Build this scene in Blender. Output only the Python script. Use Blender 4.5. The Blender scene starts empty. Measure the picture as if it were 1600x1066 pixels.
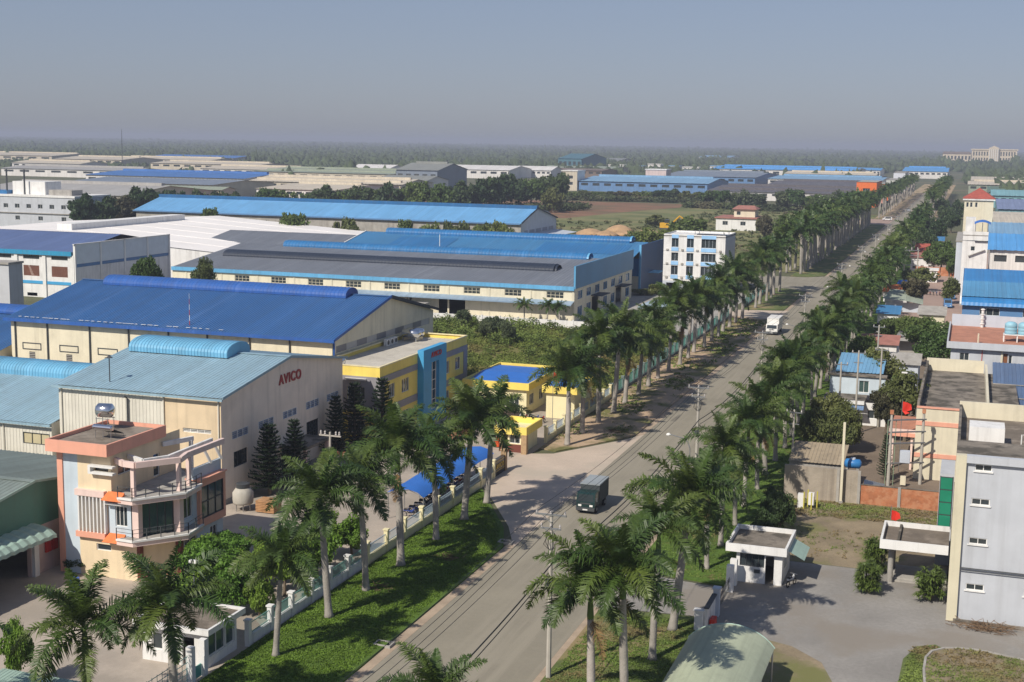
import bpy, math, random
import numpy as np
from mathutils import Matrix, Vector
random.seed(7)
rng = np.random.default_rng(11)
S = bpy.context.scene
COL = S.collection
R = math.radians

# ------------------------------------------------------------------ camera
cd = bpy.data.cameras.new('camera'); cam = bpy.data.objects.new('camera', cd); COL.objects.link(cam)
cd.sensor_width = 36; cd.lens = 46.8; cd.clip_start = 1; cd.clip_end = 40000
cam.matrix_world = Matrix(((0.94521, -0.06210, 0.32050, 0), (0.32612, 0.13500, -0.93564, 0), (0.01483, 0.98890, 0.14786, 38), (0, 0, 0, 1)))
S.camera = cam

# ------------------------------------------------------------------ sky and sun
SUN_EL, SUN_AZ = 43.0, 202.0          # azimuth clockwise from +Y (the road's direction)
w = bpy.data.worlds.new('World'); S.world = w; w.use_nodes = True
nt = w.node_tree; nt.nodes.clear()
sky = nt.nodes.new('ShaderNodeTexSky'); sky.sky_type = 'NISHITA'; sky.sun_disc = False
sky.sun_elevation = R(SUN_EL); sky.sun_rotation = R(SUN_AZ)
sky.altitude = 0; sky.air_density = 1.0; sky.dust_density = 0.7; sky.ozone_density = 3.0
bg = nt.nodes.new('ShaderNodeBackground'); bg.inputs['Strength'].default_value = 0.145
wo = nt.nodes.new('ShaderNodeOutputWorld')
tint = nt.nodes.new('ShaderNodeMix'); tint.data_type = 'RGBA'; tint.blend_type = 'MULTIPLY'; tint.inputs[0].default_value = 1; tint.inputs[7].default_value = (.83, .875, 1.07, 1)   # the photograph's white balance
gm = nt.nodes.new('ShaderNodeGamma'); gm.inputs[1].default_value = .5          # hazy day: the sky's contrast is evened out all round
nt.links.new(sky.outputs[0], gm.inputs[0]); nt.links.new(gm.outputs[0], tint.inputs[6]); nt.links.new(tint.outputs[2], bg.inputs['Color']); nt.links.new(bg.outputs[0], wo.inputs['Surface'])
ld = bpy.data.lights.new('sun', 'SUN'); ld.energy = 4.0; ld.angle = R(0.6); ld.color = (1.0, 0.93, 0.82)
sun = bpy.data.objects.new('sun', ld); COL.objects.link(sun)
sd = Vector((math.sin(R(SUN_AZ)) * math.cos(R(SUN_EL)), math.cos(R(SUN_AZ)) * math.cos(R(SUN_EL)), math.sin(R(SUN_EL))))
sun.rotation_euler = sd.to_track_quat('Z', 'Y').to_euler(); sun.location = sd * 300
S.view_settings.view_transform = 'Standard'; S.view_settings.look = 'None'
S.view_settings.exposure = 0.30; S.view_settings.gamma = 1.0
S.render.engine = 'CYCLES'
S.cycles.use_denoising = True
S.cycles.max_bounces = 5; S.cycles.diffuse_bounces = 3; S.cycles.glossy_bounces = 2
S.cycles.transmission_bounces = 3; S.cycles.volume_bounces = 0; S.cycles.transparent_max_bounces = 6

# ------------------------------------------------------------------ materials
MATS = {}
def mat(name, col, rough=.8, var=.10, scale=.5, bump=0., bscale=6., metal=0., streak=0., dirt=(.10, .085, .065), spec=.4,
        rand=0., transl=0., patch=None, pscale=.08, pthr=.5, fine=0., pstretch=None, sheets=0.):
    """One procedural material: colour varied by object-space noise, optional vertical dirt streaks, patches and bump."""
    if name in MATS: return MATS[name]
    m = bpy.data.materials.new(name); m.use_nodes = True; t = m.node_tree; N = t.nodes; L = t.links
    b = N['Principled BSDF']; out = N['Material Output']
    b.inputs['Roughness'].default_value = rough; b.inputs['Metallic'].default_value = metal
    b.inputs['Specular IOR Level'].default_value = spec
    tc = N.new('ShaderNodeTexCoord')
    def noise(s, detail=4, mapping=None, rg=.55):
        n = N.new('ShaderNodeTexNoise'); n.inputs['Scale'].default_value = s; n.inputs['Detail'].default_value = detail
        n.inputs['Roughness'].default_value = rg
        if mapping:
            mp = N.new('ShaderNodeMapping'); mp.inputs['Scale'].default_value = mapping
            L.new(tc.outputs['Object'], mp.inputs['Vector']); L.new(mp.outputs[0], n.inputs['Vector'])
        else: L.new(tc.outputs['Object'], n.inputs['Vector'])
        return n.outputs['Fac']
    def ramp(fac, lo, hi, a, c):
        r = N.new('ShaderNodeValToRGB'); r.color_ramp.elements[0].position = lo; r.color_ramp.elements[1].position = hi
        r.color_ramp.elements[0].color = (*a, 1); r.color_ramp.elements[1].color = (*c, 1); L.new(fac, r.inputs[0]); return r.outputs[0]
    def mix(fac, a, c, kind='MIX'):
        x = N.new('ShaderNodeMix'); x.data_type = 'RGBA'; x.blend_type = kind
        if isinstance(fac, float): x.inputs[0].default_value = fac
        else: L.new(fac, x.inputs[0])
        for s, v in ((6, a), (7, c)):
            if isinstance(v, tuple): x.inputs[s].default_value = (*v, 1)
            else: L.new(v, x.inputs[s])
        return x.outputs[2]
    dk = tuple(max(0, c * (1 - var)) for c in col); lt = tuple(min(1, c * (1 + var)) for c in col)
    c = ramp(noise(scale), .3, .7, dk, lt)
    if fine: c = mix(ramp(noise(scale * 14, 5, None, .7), .35, .65, (0, 0, 0), (fine,) * 3), c, tuple(x * .35 for x in col))
    if sheets:
        c = mix(ramp(noise(1.1, 3, (1, .012, .012), .8), .46, .60, (0, 0, 0), (sheets,) * 3), c, tuple(x * .55 + .03 for x in col)); c = mix(ramp(noise(.6, 3, (1, .03, .03), .8), .55, .66, (0, 0, 0), (sheets * .8,) * 3), c, tuple(min(1, x * 1.25 + .06) for x in col))
    if patch: c = mix(ramp(noise(pscale, 6, pstretch, .62), pthr - .06, pthr + .06, (0, 0, 0), (1, 1, 1)), c, patch)
    if streak:
        f = ramp(noise(1.0, 5, (1.4, 1.4, .07)), .5, .78, (0, 0, 0), (streak,) * 3); c = mix(f, c, dirt)
        f2 = ramp(noise(.23, 6, None, .7), .52, .75, (0, 0, 0), (streak * .7,) * 3); c = mix(f2, c, dirt)
    if rand:
        oi = N.new('ShaderNodeObjectInfo'); h = N.new('ShaderNodeHueSaturation')
        mr = N.new('ShaderNodeMapRange'); mr.inputs[3].default_value = 1 - rand; mr.inputs[4].default_value = 1 + rand
        L.new(oi.outputs['Random'], mr.inputs[0]); L.new(mr.outputs[0], h.inputs['Value'])
        mr2 = N.new('ShaderNodeMapRange'); mr2.inputs[3].default_value = .5 + rand * .08; mr2.inputs[4].default_value = .5 - rand * .10
        L.new(oi.outputs['Random'], mr2.inputs[0]); L.new(mr2.outputs[0], h.inputs['Hue']); L.new(c, h.inputs['Color']); c = h.outputs[0]
    L.new(c, b.inputs['Base Color'])
    if bump:
        bp = N.new('ShaderNodeBump'); bp.inputs['Strength'].default_value = bump; bp.inputs['Distance'].default_value = .1
        L.new(noise(bscale, 6), bp.inputs['Height']); L.new(bp.outputs[0], b.inputs['Normal'])
    if transl:
        tr = N.new('ShaderNodeBsdfTranslucent'); L.new(c, tr.inputs[0]); mx = N.new('ShaderNodeMixShader'); mx.inputs[0].default_value = transl
        L.new(b.outputs[0], mx.inputs[1]); L.new(tr.outputs[0], mx.inputs[2]); L.new(mx.outputs[0], out.inputs[0])
    MATS[name] = m; return m
def paint(name, col, rough=.6, streak=.25, **k): return mat(name, col, rough, k.pop('var', .06), streak=min(.5, streak * 1.15), **k)
def metal_sheet(name, col, rough=.45, streak=.18, **k): return mat(name, col, rough, k.pop('var', .10), scale=k.pop('scale', .12), streak=streak, fine=k.pop('fine', .12), sheets=k.pop('sheets', .35), **k)

# ------------------------------------------------------------------ mesh building
ORG = {}
class MB:
    def __init__(s): s.v = []; s.f = []
    def quad(s, *p):
        n = len(s.v); s.v += [tuple(q) for q in p]; s.f.append(tuple(range(n, n + len(p)))); return s
    def box(s, x0, y0, z0, x1, y1, z1):
        n = len(s.v)
        s.v += [(x0, y0, z0), (x1, y0, z0), (x1, y1, z0), (x0, y1, z0), (x0, y0, z1), (x1, y0, z1), (x1, y1, z1), (x0, y1, z1)]
        s.f += [tuple(n + i for i in q) for q in ((0, 3, 2, 1), (4, 5, 6, 7), (0, 1, 5, 4), (1, 2, 6, 5), (2, 3, 7, 6), (3, 0, 4, 7))]; return s
    def prism(s, poly, z0, z1):
        n = len(s.v); k = len(poly)
        s.v += [(x, y, z0) for x, y in poly] + [(x, y, z1) for x, y in poly]
        s.f += [tuple(n + i for i in range(k))[::-1], tuple(n + k + i for i in range(k))]
        s.f += [(n + i, n + (i + 1) % k, n + k + (i + 1) % k, n + k + i) for i in range(k)]; return s
    def beam(s, a, b, wd, h):
        """a bar of width wd and height h between two points"""
        a = Vector(a); b = Vector(b); d = (b - a).normalized()
        u = d.cross(Vector((0, 0, 1)))
        u = u.normalized() if u.length > 1e-4 else Vector((1, 0, 0))
        v = u.cross(d).normalized(); n = len(s.v)
        for p in (a, b):
            for i, j in ((-1, -1), (1, -1), (1, 1), (-1, 1)): s.v.append(tuple(p + u * i * wd / 2 + v * j * h / 2))
        s.f += [tuple(n + i for i in q) for q in ((0, 1, 2, 3), (7, 6, 5, 4), (0, 4, 5, 1), (1, 5, 6, 2), (2, 6, 7, 3), (3, 7, 4, 0))]; return s
    def tube(s, pts, rad, k=8, cap=True):
        pts = [Vector(p) for p in pts]
        if not hasattr(rad, '__len__'): rad = [rad] * len(pts)
        n0 = len(s.v)
        for i, p in enumerate(pts):
            d = (pts[min(i + 1, len(pts) - 1)] - pts[max(i - 1, 0)]).normalized()
            u = d.cross(Vector((0.31, 0.2, 1) if abs(d.z) < .9 else (1, 0, 0))).normalized(); v = d.cross(u)
            for j in range(k):
                a = 2 * math.pi * j / k; s.v.append(tuple(p + (u * math.cos(a) + v * math.sin(a)) * rad[i]))
        for i in range(len(pts) - 1):
            for j in range(k):
                a = n0 + i * k + j; b = n0 + i * k + (j + 1) % k; s.f.append((a, b, b + k, a + k))
        if cap: s.f.append(tuple(n0 + j for j in range(k))[::-1]); s.f.append(tuple(n0 + (len(pts) - 1) * k + j for j in range(k)))
        return s
    def lathe(s, c, prof, k=14):
        n0 = len(s.v)
        for r, z in prof:
            for j in range(k):
                a = 2 * math.pi * j / k; s.v.append((c[0] + r * math.cos(a), c[1] + r * math.sin(a), c[2] + z))
        for i in range(len(prof) - 1):
            for j in range(k):
                a = n0 + i * k + j; b = n0 + i * k + (j + 1) % k; s.f.append((a, b, b + k, a + k))
        s.f.append(tuple(n0 + j for j in range(k))[::-1]); s.f.append(tuple(n0 + (len(prof) - 1) * k + j for j in range(k))); return s
    def ribs(s, o, U, V, wd, h, pitch, d):
        """corrugated sheet: ribs run along V, repeat along U, stand d proud along U x V"""
        o = Vector(o); U = Vector(U).normalized(); V = Vector(V).normalized(); Nn = U.cross(V)
        pts = []; k = max(1, round(wd / pitch)); p = wd / k
        for i in range(k):
            for q, e in ((0, 0), (.62, 0), (.72, d), (.90, d)): pts.append((i * p + q * p, e))
        pts.append((wd, 0)); n = len(s.v)
        for a, e in pts: s.v.append(tuple(o + U * a + Nn * e)); s.v.append(tuple(o + U * a + Nn * e + V * h))
        for i in range(len(pts) - 1): s.f.append((n + 2 * i, n + 2 * i + 2, n + 2 * i + 3, n + 2 * i + 1))
        return s
    def barrel(s, x0, x1, yc, zb, wd, h, step=.5, d=.05, side=.35):
        """arched roof monitor running along x, ribbed crosswise"""
        prof = [(-wd / 2, 0), (-wd / 2, h * side)] + [(-wd / 2 * math.cos(a), h * side + h * (1 - side) * math.sin(a)) for a in (math.pi * i / 10 for i in range(1, 10))] + [(wd / 2, h * side), (wd / 2, 0)]
        k = max(2, round((x1 - x0) / step)); n0 = len(s.v); m = len(prof); st = (x1 - x0) / k; xs = []
        for i in range(k): xs += [(x0 + i * st, 0), (x0 + i * st + st * .55, 0), (x0 + i * st + st * .68, d), (x0 + i * st + st * .87, d)]
        xs.append((x1, 0))
        for x, e in xs:
            for y, z in prof: s.v.append((x, yc + y * (1 + e / (wd / 2)), zb + z * (1 + e / h)))
        for i in range(len(xs) - 1):
            for j in range(m - 1): a = n0 + i * m + j; s.f.append((a, a + m, a + m + 1, a + 1))
        s.f.append(tuple(n0 + j for j in range(m))); s.f.append(tuple(n0 + (len(xs) - 1) * m + j for j in range(m))[::-1]); return s
    def mesh(s, name, m, org=(0, 0, 0), smooth=False):
        me = bpy.data.meshes.new(name); o = np.array(org)
        me.from_pydata([tuple(np.array(v) - o) for v in s.v] if any(org) else s.v, [], s.f); me.materials.append(m)
        if smooth: me.shade_smooth()
        me.update(); return me
    def build(s, name, m, parent=None, smooth=False, label=None, kind=None):
        org = ORG.get(parent.name, (0, 0, 0)) if parent else (0, 0, 0)
        o = bpy.data.objects.new(name, s.mesh(name, m, org, smooth)); COL.objects.link(o)
        if parent: o.parent = parent; ORG[o.name] = org
        if label: o['label'] = label
        if kind: o['kind'] = kind
        return o
def tag(o, label, cat, group=None):
    o['label'] = label; o['category'] = cat
    if group: o['group'] = group
    return o
def thing(name, label, cat, loc=(0, 0, 0), group=None):
    o = bpy.data.objects.new(name, None); COL.objects.link(o); o.location = loc; o.empty_display_size = .5
    ORG[o.name] = tuple(loc); return tag(o, label, cat, group)
def struct(name, mb, m): return mb.build(name, m, kind='structure')
def link(name, me, parent, loc=(0, 0, 0), rot=(0, 0, 0), scale=(1, 1, 1)):
    o = bpy.data.objects.new(name, me); COL.objects.link(o); o.parent = parent; o.location = loc; o.rotation_euler = rot; o.scale = scale; return o
def copy_tree(o, parent=None):
    c = o.copy(); COL.objects.link(c); c.parent = parent
    for ch in o.children: copy_tree(ch, c)
    return c
ONES = ['', 'first', 'second', 'third', 'fourth', 'fifth', 'sixth', 'seventh', 'eighth', 'ninth', 'tenth', 'eleventh', 'twelfth', 'thirteenth', 'fourteenth', 'fifteenth', 'sixteenth', 'seventeenth', 'eighteenth', 'nineteenth', 'twentieth']
def nth(n):
    if n <= 20: return ONES[n]
    tens = {2: 'twenty', 3: 'thirty', 4: 'forty', 5: 'fifty'}
    return (tens[n // 10] + '-' + ONES[n % 10]) if n % 10 else {3: 'thirtieth', 4: 'fortieth', 5: 'fiftieth'}[n // 10]

# facade helpers: a face is '-y' (towards the camera), '+x' (towards the road on the left side), '-x', '+y'
def P(face, plane, u, z, d=0.):
    if face == '-y': return (u, plane + d, z)
    if face == '+y': return (u, plane - d, z)
    if face == '+x': return (plane - d, u, z)
    return (plane + d, u, z)
def fbox(mb, face, plane, u0, u1, z0, z1, d0, d1):
    a = P(face, plane, u0, z0, d0); b = P(face, plane, u1, z1, d1)
    return mb.box(min(a[0], b[0]), min(a[1], b[1]), a[2], max(a[0], b[0]), max(a[1], b[1]), b[2])
def wall(parent, name, m, face, plane, u0, u1, z0, z1, holes=(), top=None, depth=.22, mb=None):
    """wall face with real openings (u0,u1,z0,z1) and their reveals; top is an extra outline above z1 (gable)"""
    own = mb is None; mb = mb or MB()
    us = sorted({u0, u1, *[h[0] for h in holes], *[h[1] for h in holes]}); zs = sorted({z0, z1, *[h[2] for h in holes], *[h[3] for h in holes]})
    us = [u for u in us if u0 <= u <= u1]; zs = [z for z in zs if z0 <= z <= z1]
    for a, b in zip(us, us[1:]):
        for c, d in zip(zs, zs[1:]):
            uc, zc = (a + b) / 2, (c + d) / 2
            if any(h[0] < uc < h[1] and h[2] < zc < h[3] for h in holes): continue
            mb.quad(P(face, plane, a, c), P(face, plane, b, c), P(face, plane, b, d), P(face, plane, a, d))
    for a, b, c, d in [h[:4] for h in holes]:
        q = [(a, c), (b, c), (b, d), (a, d)]
        for i in range(4):
            p1, p2 = q[i], q[(i + 1) % 4]
            mb.quad(P(face, plane, *p1), P(face, plane, *p2), P(face, plane, *p2, depth), P(face, plane, *p1, depth))
    if top: mb.quad(*[P(face, plane, u, z) for u, z in top])
    return mb.build(name, m, parent) if own else mb
def window(parent, face, plane, u0, u1, z0, z1, nx=2, nz=1, fm=None, pm=None, fw=.07, rec=.14, sill=0., name='window'):
    mb = MB()
    for a, b, c, d in ((u0, u1, z0, z0 + fw), (u0, u1, z1 - fw, z1), (u0, u0 + fw, z0 + fw, z1 - fw), (u1 - fw, u1, z0 + fw, z1 - fw)): fbox(mb, face, plane, a, b, c, d, rec - .05, rec + .03)
    for i in range(1, nx): u = u0 + (u1 - u0) * i / nx; fbox(mb, face, plane, u - fw * .4, u + fw * .4, z0 + fw, z1 - fw, rec - .04, rec + .02)
    for i in range(1, nz): z = z0 + (z1 - z0) * i / nz; fbox(mb, face, plane, u0 + fw, u1 - fw, z - fw * .35, z + fw * .35, rec - .035, rec + .02)
    if sill: fbox(mb, face, plane, u0 - .1, u1 + .1, z0 - .1, z0 - .002, -sill, rec)
    o = mb.build(name, fm or M_white, parent)
    MB().quad(P(face, plane, u0, z0, rec + .04), P(face, plane, u1, z0, rec + .04), P(face, plane, u1, z1, rec + .04), P(face, plane, u0, z1, rec + .04)).build('pane', pm or M_glass, o)
    return o
def facade(parent, m, face, plane, u0, u1, z0, z1, wins=(), doors=(), top=None, name='wall', **k):
    """wall with windows (u0,u1,z0,z1,nx,nz) built into their openings; doors are left open"""
    o = wall(parent, name, m, face, plane, u0, u1, z0, z1, [w_[:4] for w_ in wins] + list(doors), top)
    for w_ in wins: window(parent, face, plane, *w_, **k)
    return o
def text(body, parent, m, face, plane, u, z, size, depth=.05, name='lettering', fat=.02, width=None):
    cu = bpy.data.curves.new(name, 'FONT'); cu.body = body; cu.size = size; cu.extrude = depth; cu.offset = fat * size; cu.align_x = 'CENTER'; cu.space_character = 1.16
    t = bpy.data.objects.new(name, cu); COL.objects.link(t)
    me = bpy.data.meshes.new_from_object(t.evaluated_get(bpy.context.evaluated_depsgraph_get())); bpy.data.objects.remove(t)
    me.materials.clear(); me.materials.append(m)
    o = bpy.data.objects.new(name, me); COL.objects.link(o)
    p = Vector(P(face, plane, u, z, -depth)) - Vector(ORG.get(parent.name, (0, 0, 0))); o.parent = parent; o.location = p
    o.rotation_euler = {'-y': (R(90), 0, 0), '+x': (R(90), 0, R(90)), '-x': (R(90), 0, R(-90))}[face]
    if width:
        w0 = max(v.co.x for v in me.vertices) - min(v.co.x for v in me.vertices); o.scale = (width / w0, 1, 1)
    return o
def gable_roof(parent, m, x0, x1, y0, y1, ze, zr, yr=None, over=.5, pitch=.5, d=.06, thick=.12):
    """two ribbed slopes with the ridge along x, plus a ridge cap"""
    yr = (y0 + y1) / 2 if yr is None else yr
    for ys, sg in ((y0, 1), (y1, -1)):
        run = abs(yr - ys); sl = (zr - ze) / run; a = Vector((0, sg, sl)).normalized()
        ov = over; st = Vector((x0 - over if sg > 0 else x1 + over, ys - sg * ov, ze - sl * ov))
        ln = (run + ov) / abs(a.y)
        mb = MB().ribs(st, (sg, 0, 0), a, x1 - x0 + 2 * over, ln, pitch, d)
        mb.build('roof_slope', m, parent)
    MB().beam((x0 - over, yr, zr + d + .01), (x1 + over, yr, zr + d + .01), .7, .05).build('ridge_cap', m, parent)
# ------------------------------------------------------------------ palette
M_white = paint('white_paint', (.76, .75, .72), streak=.15)
M_whitew = paint('white_wall', (.74, .73, .71), streak=.28)
M_glass = mat('window_glass', (.035, .045, .05), .08, .1, spec=.8)
M_glassg = mat('green_glass', (.05, .09, .085), .06, .1, spec=.8)
M_dark = mat('dark_recess', (.02, .02, .02), .9)
M_conc = mat('concrete', (.36, .34, .31), .9, .18, .5, .3, 8, streak=.4)
M_oldconc = mat('weathered_concrete', (.23, .20, .165), .95, .3, .4, .4, 8, patch=(.085, .075, .06), pscale=.5, pthr=.52, fine=.3)
M_terr = mat('roof_terrace_grey', (.175, .145, .115), .95, .2, .5, .3, 9, patch=(.26, .22, .18), pscale=.3, pthr=.55, fine=.3)
M_steel = mat('galvanised_steel', (.45, .46, .47), .35, .08, metal=.8)
M_stain = mat('stainless_steel', (.72, .73, .75), .18, .05, metal=1.)
M_dsteel = mat('dark_steel', (.06, .065, .07), .5, .1)
M_rubber = mat('rubber', (.02, .02, .02), .9)
M_cream = paint('cream_sheet', (.74, .67, .50), streak=.22)
M_cream2 = paint('cream_wall', (.68, .62, .47), streak=.18)
M_peach = paint('peach_plaster', (.72, .57, .38), streak=.25)
M_vcream = paint('villa_cream', (.76, .62, .42), streak=.18)
M_avico = paint('beige_plaster', (.86, .73, .60), streak=.22, dirt=(.25, .2, .15))
M_siding = paint('pale_siding', (.70, .665, .57), streak=.2)
M_ltblue = metal_sheet('pale_blue_roof_sheet', (.29, .43, .51), streak=.30, dirt=(.17, .19, .165), patch=None)
M_barrel = metal_sheet('sky_blue_sheet', (.16, .42, .62), streak=.15)
M_cobalt = metal_sheet('cobalt_roof_sheet', (.043, .132, .325), .42, streak=.08)
M_cobalt2 = metal_sheet('cobalt_trim', (.03, .11, .37), .4, streak=.05)
M_blue = metal_sheet('blue_roof_sheet', (.05, .20, .40), .42, streak=.1)
M_bluem = metal_sheet('strong_blue_sheet', (.025, .16, .38), .4, streak=.08)
M_blueroofR = metal_sheet('azure_roof_sheet', (.032, .215, .51), .4, streak=.1)
M_skyfas = metal_sheet('sky_fascia', (.13, .40, .66), .45, streak=.08)
M_grey = metal_sheet('slate_roof_sheet', (.17, .185, .215), .5, streak=.2)
M_greyd = metal_sheet('dark_slate_sheet', (.020, .029, .050), .55, streak=.05, sheets=0., fine=0.)
M_peri = metal_sheet('periwinkle_roof_sheet', (.11, .16, .32), .45, streak=.12)
M_green = metal_sheet('green_sheet_wall', (.075, .20, .145), .55, streak=.2)
M_greenr = metal_sheet('green_grey_roof', (.21, .255, .235), .6, streak=.25)
M_greenl = metal_sheet('pale_green_sheet', (.34, .47, .40), .55, streak=.2)
M_pink = paint('pink_wall', (.62, .45, .40), streak=.2)
M_coral = paint('coral_paint', (.76, .37, .26), streak=.15)
M_palepink = paint('pale_pink_paint', (.76, .58, .52), streak=.15)
M_paleblue = paint('pale_blue_wall', (.54, .62, .68), streak=.15)
M_orange = mat('orange_roof_tile', (.70, .19, .06), .7, .12, 2.)
M_maroon = paint('maroon_pillar', (.16, .045, .03), streak=.1)
M_yellow = paint('yellow_paint', (.86, .67, .15), streak=.12)
M_lyellow = paint('light_yellow_wall', (.80, .72, .44), streak=.12)
M_ogrey = paint('office_grey', (.27, .26, .28), streak=.12)
M_oblue = paint('office_blue', (.06, .33, .60), streak=.08)
M_red = mat('red_paint', (.50, .035, .025), .5)
M_textred = paint('faded_red_letters', (.40, .055, .05), streak=.2)
M_gold = mat('gold_letters', (.60, .42, .08), .4, metal=.3)
M_tarp = mat('blue_awning', (.03, .15, .52), .5, .06, streak=.05)
M_brick = mat('red_brick', (.40, .155, .075), .9, .2, 1.5, .4, 12, patch=(.47, .22, .12), pscale=1.2, pthr=.52)
M_redtile = mat('red_tile_roof', (.36, .085, .06), .75, .15, 1., streak=.15)
M_terra = mat('terracotta_tiles', (.44, .20, .13), .85, .15, .6, streak=.3)
M_redroof = mat('faded_red_roof', (.34, .15, .12), .85, .2, .5, streak=.3)
M_lav = paint('pale_lavender_wall', (.49, .51, .545), streak=.16)
M_grnglass = mat('green_panel_glass', (.02, .22, .13), .15, .15)
M_pale = paint('pale_grey_panel', (.50, .54, .60), streak=.1)
M_fac_blue = paint('factory_blue_wall', (.10, .22, .42), streak=.15)
M_brown = mat('brown_wood', (.22, .09, .04), .6, .2)
M_louv = mat('brown_louvre', (.20, .085, .055), .7, .15)
M_trunk = mat('palm_trunk', (.34, .31, .275), .9, .2, 1.2, .4, 9, rand=.12)
M_shaft = mat('palm_crownshaft', (.10, .165, .03), .5, .15, rand=.15)
M_frond = mat('palm_frond', (.062, .106, .018), .5, .28, .9, rand=.28, transl=.22, spec=.5)
M_frondd = mat('dead_palm_frond', (.26, .16, .07), .9, .2, 1., transl=.1)
M_bark = mat('bark', (.16, .125, .09), .95, .2, 2., .5)
LEAF = {k: mat('foliage_' + n, c, .6, .32, .7, rand=.22, transl=.25, spec=.35) for k, (n, c) in
        {'b': ('green', (.078, .128, .030)), 'd': ('dark_green', (.050, .086, .028)), 'o': ('olive', (.112, .135, .042)), 'y': ('yellow_green', (.12, .160, .040)),
         'r': ('brownish', (.095, .088, .045)), 'w': ('pale_green', (.095, .125, .060)), 'm': ('bright_green', (.12, .225, .028)), 'c': ('conifer', (.036, .062, .028))}.items()}
M_pole = mat('pole_concrete', (.42, .39, .34), .9, .12, .8)
M_ins = mat('porcelain', (.45, .42, .40), .3)
M_wire = mat('cable', (.03, .03, .03), .7)
# ground
M_ground = mat('open_country', (.105, .110, .055), .95, .3, .02, patch=(.19, .145, .09), pscale=.006, pthr=.60, fine=.25)
M_asph = mat('worn_asphalt', (.255, .23, .178), .92, .10, .15, .15, 14, patch=(.28, .252, .197), pscale=.55, pthr=.52, pstretch=(1, .05, 1), fine=.12)
M_gutter = mat('dusty_gutter', (.40, .31, .225), .95, .18, .6, .2, 9, fine=.2)
M_drive = mat('concrete_drive', (.52, .425, .34), .92, .10, .25, .1, 8, patch=(.44, .375, .30), pscale=.12, pthr=.53, fine=.15)
M_yard = mat('paved_yard', (.42, .36, .30), .92, .12, .2, .1, 8, patch=(.31, .27, .225), pscale=.09, pthr=.52, fine=.12)
M_lawn = mat('verge_lawn', (.085, .150, .018), .95, .25, .4, .5, 14, fine=.35)
M_dry = mat('dry_verge', (.17, .165, .055), .95, .3, .35, .4, 10, patch=(.45, .325, .215), pscale=.16, pthr=.47, fine=.4)
M_rgrass = mat('rough_grass', (.115, .150, .040), .95, .25, .3, .4, 10, patch=(.26, .20, .10), pscale=.14, pthr=.56, fine=.35)
M_field = mat('meadow', (.135, .155, .052), .95, .25, .05, .3, 3, patch=(.19, .18, .075), pscale=.03, pthr=.5, fine=.4)
M_soil = mat('red_soil', (.235, .125, .07), .95, .25, .05, .4, 2, patch=(.15, .105, .055), pscale=.035, pthr=.54, fine=.4)
M_weed = mat('weed_ground', (.16, .15, .04), .95, .3, .15, .3, 4, patch=(.17, .135, .075), pscale=.10, pthr=.60, fine=.4)
M_yardR = mat('gravel_yard', (.275, .26, .24), .95, .14, .2, .25, 14, patch=(.235, .21, .18), pscale=.09, pthr=.54, fine=.25)
M_scrub = mat('bare_scrub', (.27, .215, .14), .95, .25, .3, .3, 10, patch=(.165, .165, .06), pscale=.13, pthr=.56, fine=.35)
M_cyard = mat('brown_courtyard', (.20, .155, .115), .95, .2, .25, .2, 8, fine=.25)
M_pink_pave = mat('pinkish_paving', (.36, .255, .21), .9, .12, .1, .1, 6, fine=.15)
# ------------------------------------------------------------------ the setting: ground, road, verges
def sheet(name, m, poly, z): return struct(name, MB().quad(*[(x, y, z) for x, y in poly]), m)
def slab(name, m, poly, z): return struct(name, MB().prism(poly, -.02, z), m)
sheet('ground', M_ground, [(-14000, -60), (3000, -60), (3000, 14000), (-14000, 14000)], 0)
sheet('road', M_asph, [(-39.1, 20), (-27.5, 20), (-27.5, 1500), (-39.1, 1500)], .012)
sheet('road_gutter', M_gutter, [(-39.95, 20), (-39.11, 20), (-39.11, 1500), (-39.95, 1500)], .016)
sheet('road_gutter', M_gutter, [(-27.49, 20), (-26.9, 20), (-26.9, 1500), (-27.49, 1500)], .016)
sheet('crossroad', M_asph, [(-260, 362), (-45, 362), (-39.1, 356), (-39.1, 402), (-45, 396), (-260, 396)], .020)
sheet('side_drive', M_drive, [(-51, 298), (-39.1, 294), (-39.1, 312), (-51, 309)], .020)
sheet('factory_drive', M_drive, [(-51, 138), (-46.5, 130.2), (-41.8, 121.8), (-39.1, 115.5), (-39.1, 168.5), (-41, 164.2), (-47, 153.6), (-51, 152)], .020)
sheet('junction_paving', M_pink_pave, [(-60, 690), (-39.1, 686), (-39.1, 742), (-60, 738)], .020)
sheet('yard', M_yard, [(-150, 40), (-49.5, 40), (-49.5, 192), (-150, 192)], .006)
sheet('factory_yard', M_conc, [(-240, 263), (-52, 263), (-52, 345), (-240, 372)], .006)
sheet('weed_lot', M_weed, [(-140, 190.1), (-49.5, 190.1), (-49.5, 262.9), (-140, 262.9)], .006)
sheet('red_soil_field', M_soil, [(-420, 650), (-196, 650), (-186, 720), (-168, 800), (-175, 850), (-420, 850)], .008)
sheet('meadow', M_field, [(-420, 520), (-50, 410), (-50, 780), (-160, 808), (-167.9, 800), (-185.9, 720), (-195.9, 650), (-420, 649.9)], .010)
sheet('gravel_yard', M_yardR, [(-17.6, 40), (40, 40), (40, 121), (-17.6, 121)], .006)
sheet('scrub_lot', M_scrub, [(-17.6, 121.1), (40, 121.1), (40, 144), (-17.6, 144)], .006)
sheet('courtyard', M_cyard, [(-17.6, 144.1), (40, 144.1), (40, 260), (-17.6, 260)], .006)
sheet('car_park', M_pink_pave, [(-17.6, 300), (40, 300), (40, 520), (-17.6, 520)], .006)
sheet('side_drive', M_yardR, [(-27.5, 102.5), (-17.5, 103.5), (-17.5, 111), (-27.5, 112.5)], .020)
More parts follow.
